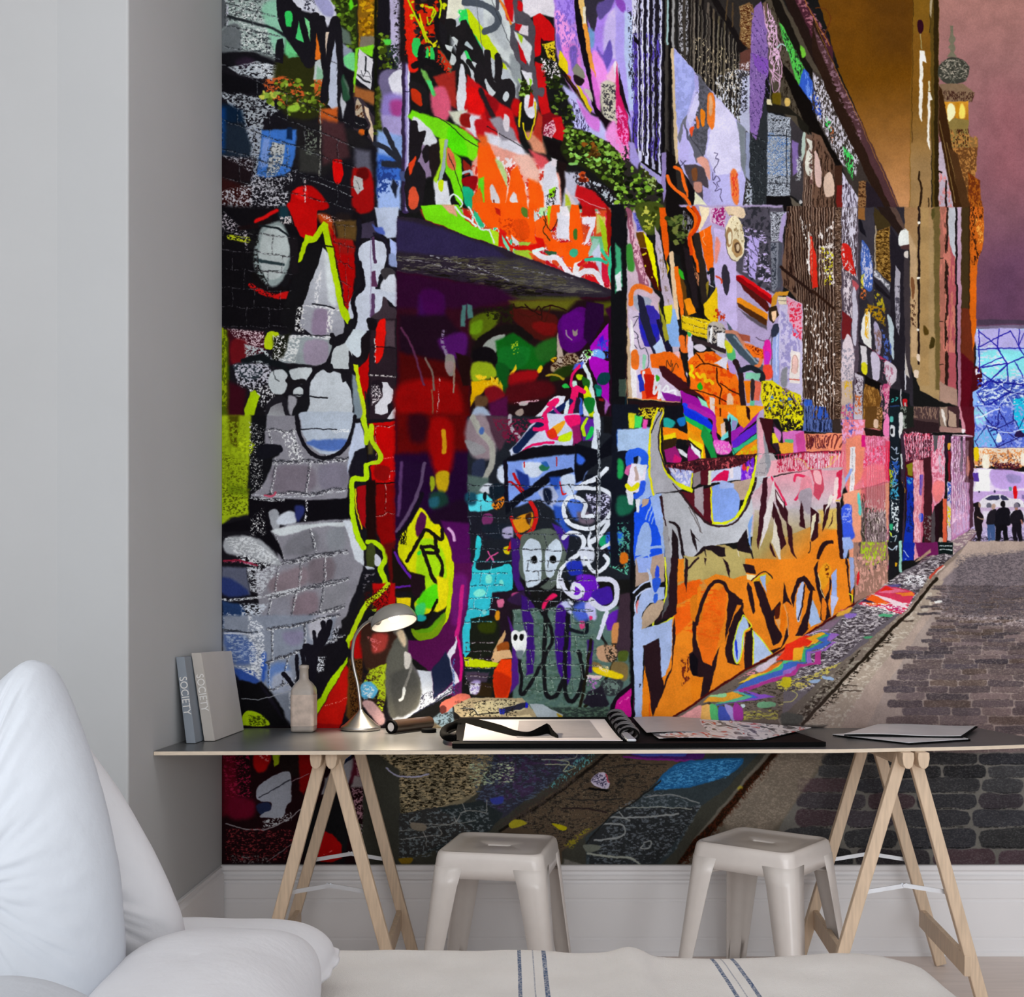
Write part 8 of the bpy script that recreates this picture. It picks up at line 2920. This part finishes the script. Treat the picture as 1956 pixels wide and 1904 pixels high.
pillow('pillow', 'second white pillow leaning behind the tall one, its slanting edge showing', [(20, 1318), (70, 1335), (108, 1381), (150, 1441), (210, 1522), (274, 1627), (322, 1722), (346, 1792), (345, 1880), (290, 1988), (0, 1996), (-260, 1985), (-300, 1800), (-200, 1500), (-60, 1350)], .15, upright(1.36, .08), 'cotton2', seed=5)
def lying(z): return lambda u, v, w_: Vector((u, v, z + w_))
pillow('pillow', 'flat plump white pillow lying on the bed in front of the upright pillows', [(-.455, 1.00), (-.475, 1.18), (-.455, 1.31), (-.39, 1.375), (-.31, 1.39), (-.248, 1.35), (-.230, 1.22), (-.222, 1.00), (-.26, .86), (-.36, .85), (-.41, .90)], .178, lying(.612), 'cotton2', seed=9, power=.42)
pillow('pillow', 'white pillow with a frilled edge lying farther back, nearest the trestle', [(-.70, 1.52), (-.62, 1.64), (-.45, 1.67), (-.33, 1.655), (-.272, 1.60), (-.265, 1.50), (-.29, 1.40), (-.38, 1.44), (-.50, 1.45), (-.64, 1.44)], .100, lying(.566), 'cotton2', seed=13, flange=.012, power=.42)
pillow('duvet', 'crumpled white duvet heaped at the bottom left corner of the bed', [(-.55, .66), (-.48, .78), (-.38, .825), (-.28, .80), (-.22, .72), (-.215, .60), (-.27, .47), (-.37, .42), (-.49, .49)], .31, lying(.664), 'cotton', seed=21, wr=.02, power=.42)['category'] = 'duvet'

# ---------- books ----------
def text_mesh(s, size, depth, m, parent, name):
    c = bpy.data.curves.new('lettering', 'FONT'); c.body = s; c.size = size; c.extrude = depth; c.align_x = 'CENTER'; c.align_y = 'CENTER'
    o = bpy.data.objects.new('tmp', c); C.objects.link(o); dg = bpy.context.evaluated_depsgraph_get()
    me = bpy.data.meshes.new_from_object(o.evaluated_get(dg)); C.objects.unlink(o); bpy.data.objects.remove(o)
    me.materials.clear(); me.materials.append(M[m]); o = bpy.data.objects.new(name, me); C.objects.link(o); return o
def book(label, y0, y1, xb0, xb1, xt0, xt1, zt, mcover, mspine, tx):
    t = thing('book', label, 'book', ((xb0 + xb1) / 2, (y0 + y1) / 2, DZ), 'society books against the wall'); Z0 = DZ + .0015
    def slab(a0, a1, b0, b1, ya, yb, z0, z1):
        bm = bmesh.new(); f = lambda z: (z - Z0) / (zt - Z0); vs = []
        for z in (z0, z1):
            k = f(z); l = a0 + (b0 - a0) * k; r = a1 + (b1 - a1) * k
            for x, y in ((l, ya), (r, ya), (r, yb), (l, yb)): vs.append(bm.verts.new((x, y, z)))
        for q in ((0, 3, 2, 1), (4, 5, 6, 7), (0, 1, 5, 4), (1, 2, 6, 5), (2, 3, 7, 6), (3, 0, 4, 7)): bm.faces.new([vs[i] for i in q])
        return bm
    c = .003
    obj('page_block', slab(xb0 + c, xb1 - c, xt0 + c, xt1 - c, y0 + c, y1 - .006, Z0 + .003, zt - .004), 'page', t)
    obj('spine', slab(xb0, xb1, xt0, xt1, y0, y0 + c, Z0, zt), mspine, t, bevel=.001)
    obj('cover', slab(xb1 - c, xb1, xt1 - c, xt1, y0 + c, y1, Z0, zt), mcover, t, bevel=.001)
    obj('cover', slab(xb0, xb0 + c, xt0, xt0 + c, y0 + c, y1, Z0, zt), mcover, t, bevel=.001)
    o = text_mesh('SOCIETY', .0300, .0006, 'foil', t, 'spine_lettering'); zc = DZ + tx; k = (zc - Z0) / (zt - Z0)
    xm = ((xb0 + (xt0 - xb0) * k) + (xb1 + (xt1 - xb1) * k)) / 2; lean = math.atan2((xt0 - xb0), zt - Z0)
    o.matrix_world = Matrix.Translation((xm, y0 - .0008, zc)) @ Matrix.Rotation(lean, 4, 'Y') @ Matrix.Rotation(PI / 2, 4, 'Y') @ Matrix.Rotation(PI / 2, 4, 'X') @ Matrix.Scale(.92, 4, (1, 0, 0))
    mw = o.matrix_world.copy(); o.parent = t; o.matrix_parent_inverse = Matrix.Translation(t.location).inverted(); o.matrix_basis = mw
    return t
book('slate blue SOCIETY book leaning on the left wall, behind the paler one', 2.915, 3.20, -.910, -.884, -.9395, -.9155, .984, 'bookblue', 'bookblue', .135)
book('pale grey SOCIETY book, the larger one with its broad cover facing right', 2.975, 3.302, -.877, -.847, -.9145, -.8865, .994, 'bookgrey', 'bookbeige', .140)

# ---------- bottle ----------
bx, by = (580.5 - CX) * 3.262 / F, 3.262
t = thing('glass_bottle', 'cloudy square glass bottle with a narrow neck standing between books and lamp', 'bottle', (bx, by, DZ))
def bsec(s, r, z): return [p + Vector((bx, by, 0)) for p in rsq(s, min(r, s * .999), z, 32)]
pr = [(.030, .008, .0), (.0355, .010, .003), (.036, .011, .01), (.036, .011, .128), (.034, .013, .138), (.026, .016, .152), (.018, .014, .160), (.0145, .0144, .166), (.0138, .0137, .196), (.0158, .0157, .198), (.0158, .0157, .208), (.012, .0119, .209)]
R = [bsec(s, r, DZ + .001 + z) for s, r, z in pr]; inn = [bsec(s - .004, max(r - .003, .002), DZ + .001 + max(z, .006)) for s, r, z in pr[:-1]][::-1]
obj('glass_body', rings(bmesh.new(), R + inn, True, True), 'glass', t, smooth=True)
obj('stopper', lathe(bmesh.new(), (bx, by, DZ), [(.0092, .170), (.0094, .205), (.0098, .212)], 20), 'cork', t)
R = [bsec(.0368, .0113, DZ + .020), bsec(.0368, .0113, DZ + .118)]
obj('worn_label', rings(bmesh.new(), R, False, False), 'label', t)

# ---------- lamp ----------
lx, ly = -.476, 3.312
t = thing('desk_lamp', 'lit grey gooseneck desk lamp with a brushed cone foot, shining on the desk', 'lamp', (lx, ly, DZ))
obj('base', lathe(bmesh.new(), (lx, ly, DZ + .001), [(.060, 0), (.0635, .002), (.0635, .010), (.061, .0125), (.052, .018), (.030, .038), (.012, .056), (.008, .062), (.0065, .066)], 56), 'alu', t, smooth=True)
YL = 3.305
neck = [(lx, ly, DZ + .06)] + [tuple(at(px, py, y)) for px, py, y in ((687, 1335, 3.312), (683, 1306, 3.312), (676, 1275, 3.31), (673, 1249, 3.305), (678, 1217, 3.295), (692, 1196, 3.28), (709, 1184, 3.265))]
N = smooth_path(neck, 8); obj('gooseneck', tube(bmesh.new(), N, .0052, 12), 'alu', t, smooth=True)
hc = at(755, 1190, 3.235); rot = Matrix.Rotation(math.radians(-15), 3, 'Y') @ Matrix.Rotation(math.radians(-21), 3, 'X')
def shell(sc, z0=0, k=1):
    R = []
    for j in range(13):
        a_ = j / 12 * PI / 2 * .985; r = math.cos(a_) ** .8 * .0700 * sc; z = math.sin(a_) * .060 * k
        R.append([hc + rot @ Vector((r * math.cos(q) * (1 + (.10 if math.cos(q) < 0 else 0) * abs(math.cos(q))), r * math.sin(q) * .80, z + z0)) for q in [2*PI*i/48 for i in range(48)]])
    return R
o = obj('lamp_shade', rings(bmesh.new(), shell(1.0), False, True), 'shade', t, smooth=True)
o = obj('reflector', rings(bmesh.new(), shell(.965, -.0008, .95), False, True), 'white', t, smooth=True)
R0 = shell(1.0)[0]; obj('shade_rim', tube(bmesh.new(), R0, .0016, 8, closed=True), 'alu', t, smooth=True)
obj('bulb', lathe(bmesh.new(), hc + rot @ Vector((0, 0, .018)), [(.004, .020), (.014, .012), (.018, 0), (.014, -.010), (.005, -.014)], 20, rot), 'bulb', t, smooth=True)
a0 = at(709, 1184, 3.265); a1 = hc + rot @ Vector((-.052, 0, .026))
obj('shade_socket', tube(bmesh.new(), [a0 + (a0 - a1) * .2, a0, a1], [.0075, .011, .017], 16), 'shade', t, smooth=True)
sp = bpy.data.lights.new('lamp_glow', 'SPOT'); sp.energy = SPOTW; sp.color = (1, .84, .64); sp.spot_size = math.radians(120); sp.spot_blend = .6; sp.shadow_soft_size = .02
so = bpy.data.objects.new('lamp_glow', sp); C.objects.link(so); so.location = hc + rot @ Vector((.0, 0, -.004)); so.rotation_euler = rot.to_euler()
so.parent = t; so.matrix_parent_inverse = Matrix.Translation(t.location).inverted()

# ---------- tube, lid ----------
a_, b_ = Vector((-.366, 3.190, DZ + .0215)), Vector((-.258, 3.348, DZ + .0215)); d = (b_ - a_).normalized(); q = d.to_track_quat('Z', 'Y').to_matrix(); L = (b_ - a_).length
t = thing('poster_tube', 'dark brown cardboard poster tube lying open beside the lamp foot', 'tube', (a_ + b_) / 2 - Vector((0, 0, .0215)))
obj('tube_wall', lathe(bmesh.new(), a_, [(.0145, .02), (.0165, 0), (.020, 0), (.0204, .004), (.0204, L - .002), (.019, L)], 40, q, cap0=False), 'tube', t, smooth=False, bevel=0)
obj('rim', lathe(bmesh.new(), a_, [(.0142, -.001), (.0208, -.001), (.0208, .010), (.0205, .010)], 40, q, cap0=False, cap1=False), 'black', t)
obj('paper_roll', lathe(bmesh.new(), a_, [(.0138, .002), (.0140, .10)], 40, q), 'page', t)
tag(obj('tube_lid', lathe(bmesh.new(), (-.252, 3.238, DZ + .001), [(.022, 0), (.0235, .001), (.0235, .009), (.0225, .011), (.021, .0115)], 40), 'black', bevel=.0006), 'small round black lid lying in front of the poster tube', 'lid')

# ---------- portfolio ----------
t = thing('portfolio', 'large open black ring portfolio with strap and art prints, mid desk', 'portfolio', (.36, 3.04, DZ))
Z = DZ + .001
def sheet(name, pts, z, th, m, curl=None, nx=24, ny=10):       # quad sheet FL FR BR BL with optional height function
    bm = bmesh.new(); P = [Vector((x, y, 0)) for x, y in pts]; g_ = []
    for lay in (0, 1):
        g_.append([[bm.verts.new(((P[0]*(1-i/nx) + P[1]*i/nx)*(1-j/ny) + (P[3]*(1-i/nx) + P[2]*i/nx)*j/ny) + Vector((0, 0, z + lay*th + (curl(i/nx, j/ny) if curl else 0)))) for i in range(nx+1)] for j in range(ny+1)])
    A, B = g_
    for j in range(ny):
        for i in range(nx):
            bm.faces.new((A[j][i], A[j+1][i], A[j+1][i+1], A[j][i+1])); bm.faces.new((B[j][i], B[j][i+1], B[j+1][i+1], B[j+1][i]))
    for i in range(nx): bm.faces.new((A[0][i], A[0][i+1], B[0][i+1], B[0][i])); bm.faces.new((A[ny][i+1], A[ny][i], B[ny][i], B[ny][i+1]))
    for j in range(ny): bm.faces.new((A[j+1][0], A[j][0], B[j][0], B[j+1][0])); bm.faces.new((A[j][nx], A[j+1][nx], B[j+1][nx], B[j][nx]))
    return obj(name, bm, m, t, smooth=False)
rise = lambda y: .038 * max(0, (y - 2.93) / .5) ** 1.2
back = lambda u, v: rise(2.80 + .52 * v)
sheet('cover_board', [(-.155, 2.800), (.330, 2.803), (.345, 3.330), (-.160, 3.310)], Z, .012, 'black', back)
sheet('cover_board', [(.330, 2.803), (.868, 2.838), (.862, 3.320), (.345, 3.330)], Z, .012, 'black', lambda u, v: rise(2.82 + .50 * v) * (1 - u * u))
pg = lambda u, v: .0140 + rise(2.85 + .405 * v)
sheet('page', [(-.128, 2.850), (.312, 2.850), (.300, 3.262), (-.135, 3.245)], Z, .002, 'page', pg)
sheet('printed_panel', [(.02, 2.92), (.262, 2.92), (.250, 3.23), (.03, 3.22)], Z + .0030, .0004, 'pgrey', lambda u, v: .0140 + rise(2.92 + .305 * v))
sheet('artwork', [(.415, 2.872), (.700, 2.868), (.925, 3.170), (.405, 3.265)], Z, .0012, 'art', lambda u, v: .0150 + rise(2.87 + .35 * v) * (1 - u * u) + .003 + .003 * math.sin(u * 5) + .005 * u * v)
sheet('artwork', [(.395, 2.98), (.62, 2.99), (.60, 3.25), (.39, 3.26)], Z + .002, .001, 'pgrey', lambda u, v: .0195 + rise(2.98 + .27 * v) + .003 * math.sin(u * 4))
# ring mechanism
bm = bmesh.new(); box(bm, .322, .348, 2.83, 3.30, Z + .013, Z + .021); obj('ring_spine', bm, 'steel', t, bevel=.004)
for i in range(15):
    y = 2.86 + i * .030; k = .022 * max(0, (y - 2.93) / .4)
    obj('ring', tube(bmesh.new(), [(.335 + .026 * math.cos(a_) + .004 * (i % 3 - 1), y + .010 * math.sin(a_), Z + .030 + k + .017 * math.sin(a_)) for a_ in [2*PI*j/18 for j in range(18)]], .0032, 8, closed=True), 'gun' if i % 3 else 'black', t, smooth=True)
def ribbon(name, pts, w_, m, th=.002):
    P = smooth_path(pts, 8); bm = bmesh.new(); R = []
    for i, p in enumerate(P):
        d_ = (P[min(i+1, len(P)-1)] - P[max(i-1, 0)]).normalized(); s = Vector((d_.y, -d_.x, 0)); s = s.normalized() if s.length > 1e-4 else Vector((0, 1, 0)); u_ = s.cross(d_).normalized()
        s = Vector((0, .72, .69)); u_ = s.cross(d_).normalized()
        R.append([p + s*w_/2 - u_*th/2, p - s*w_/2 - u_*th/2, p - s*w_/2 + u_*th/2, p + s*w_/2 + u_*th/2])
    return obj(name, rings(bm, R), m, t, smooth=False)
ribbon('strap', [tuple(at(*q_)) for q_ in ((856, 1392, 3.22), (880, 1383, 3.20), (915, 1384, 3.12), (955, 1394, 3.02), (985, 1405, 2.95), (1010, 1408, 2.93), (1030, 1399, 2.96), (1046, 1392, 3.0), (1056, 1404, 2.94), (1066, 1414, 2.90))], .040, 'strap', .003)
obj('handle', tube(bmesh.new(), smooth_path([(-.150, 2.885, Z + .018), (-.176, 2.90, Z + .020), (-.190, 2.98, Z + .022), (-.190, 3.10, Z + .024), (-.172, 3.18, Z + .026), (-.150, 3.19, Z + .024)], 6), .011, 12), 'strap', t, smooth=True)

# ---------- loose folders on the right ----------
def folder(name, label, pts, z, m, up):
    global t
    t = thing(name, label, 'folder', (sum(p[0] for p in pts) / 4, sum(p[1] for p in pts) / 4, z - .001), 'loose folders at the right end')
    sheet('backing', pts, z, .004, 'black', up)
    c_ = Vector((sum(p[0] for p in pts) / 4, sum(p[1] for p in pts) / 4)); q_ = [tuple(c_ + (Vector(p) - c_) * .985) for p in pts]
    sheet('sleeve', [(x - .004, y) for x, y in q_], z + .0042, .0016, m, up)
folder('plastic_folder', 'grey plastic folder lying on the desk, the lower of the two', [(1.115, 2.885), (1.33, 2.985), (1.36, 3.30), (.975, 3.12)], DZ + .001, 'sleeve', None)
folder('plastic_folder', 'pale grey plastic folder lying uppermost at the right end of the desk', [(.985, 3.045), (1.315, 3.000), (1.500, 3.315), (1.20, 3.365)], DZ + .0092, 'sleeve', lambda u, v: .002 * math.sin(u * 6))

# ---------- light, camera ----------
w_ = bpy.data.worlds.new('day'); bpy.context.scene.world = w_; w_.use_nodes = True; bg = w_.node_tree.nodes['Background']
bg.inputs['Color'].default_value = (.93, .96, 1, 1); bg.inputs['Strength'].default_value = WORLD
def area(name, loc, look, sx, sy, e, col=(1, 1, 1)):
    l = bpy.data.lights.new(name, 'AREA'); l.shape = 'RECTANGLE'; l.size = sx; l.size_y = sy; l.energy = e; l.color = col
    o = bpy.data.objects.new(name, l); C.objects.link(o); o.location = loc; o.rotation_euler = (Vector(look) - Vector(loc)).to_track_quat('-Z', 'Y').to_euler()
area('window_daylight', (.45, -2.3, 1.30), (.35, 3.39, 1.35), 4.2, 2.3, WIN, (.97, .985, 1))
area('overhead_fill', (.6, 1.9, 3.2), (.6, 3.0, 0), 2.6, 1.2, TOPL, (1, .98, .96))  # added unseen fill from above, steep enough to leave shade under the desk
cam = bpy.data.cameras.new('camera'); cam.sensor_width = 36; cam.sensor_fit = 'HORIZONTAL'; cam.lens = F / 1956 * 36
cam.shift_x = (978 - CX) / 1956; cam.shift_y = (CY - 952) / 1956; cam.clip_start = .05
co = bpy.data.objects.new('camera', cam); C.objects.link(co); co.location = (0, 0, EYE); co.rotation_euler = (PI / 2, 0, 0)
sc = bpy.context.scene; sc.camera = co
sc.view_settings.view_transform = 'Standard'; sc.view_settings.look = 'None'; sc.view_settings.gamma = 1; sc.view_settings.use_curve_mapping = False
sc.view_settings.exposure = 0
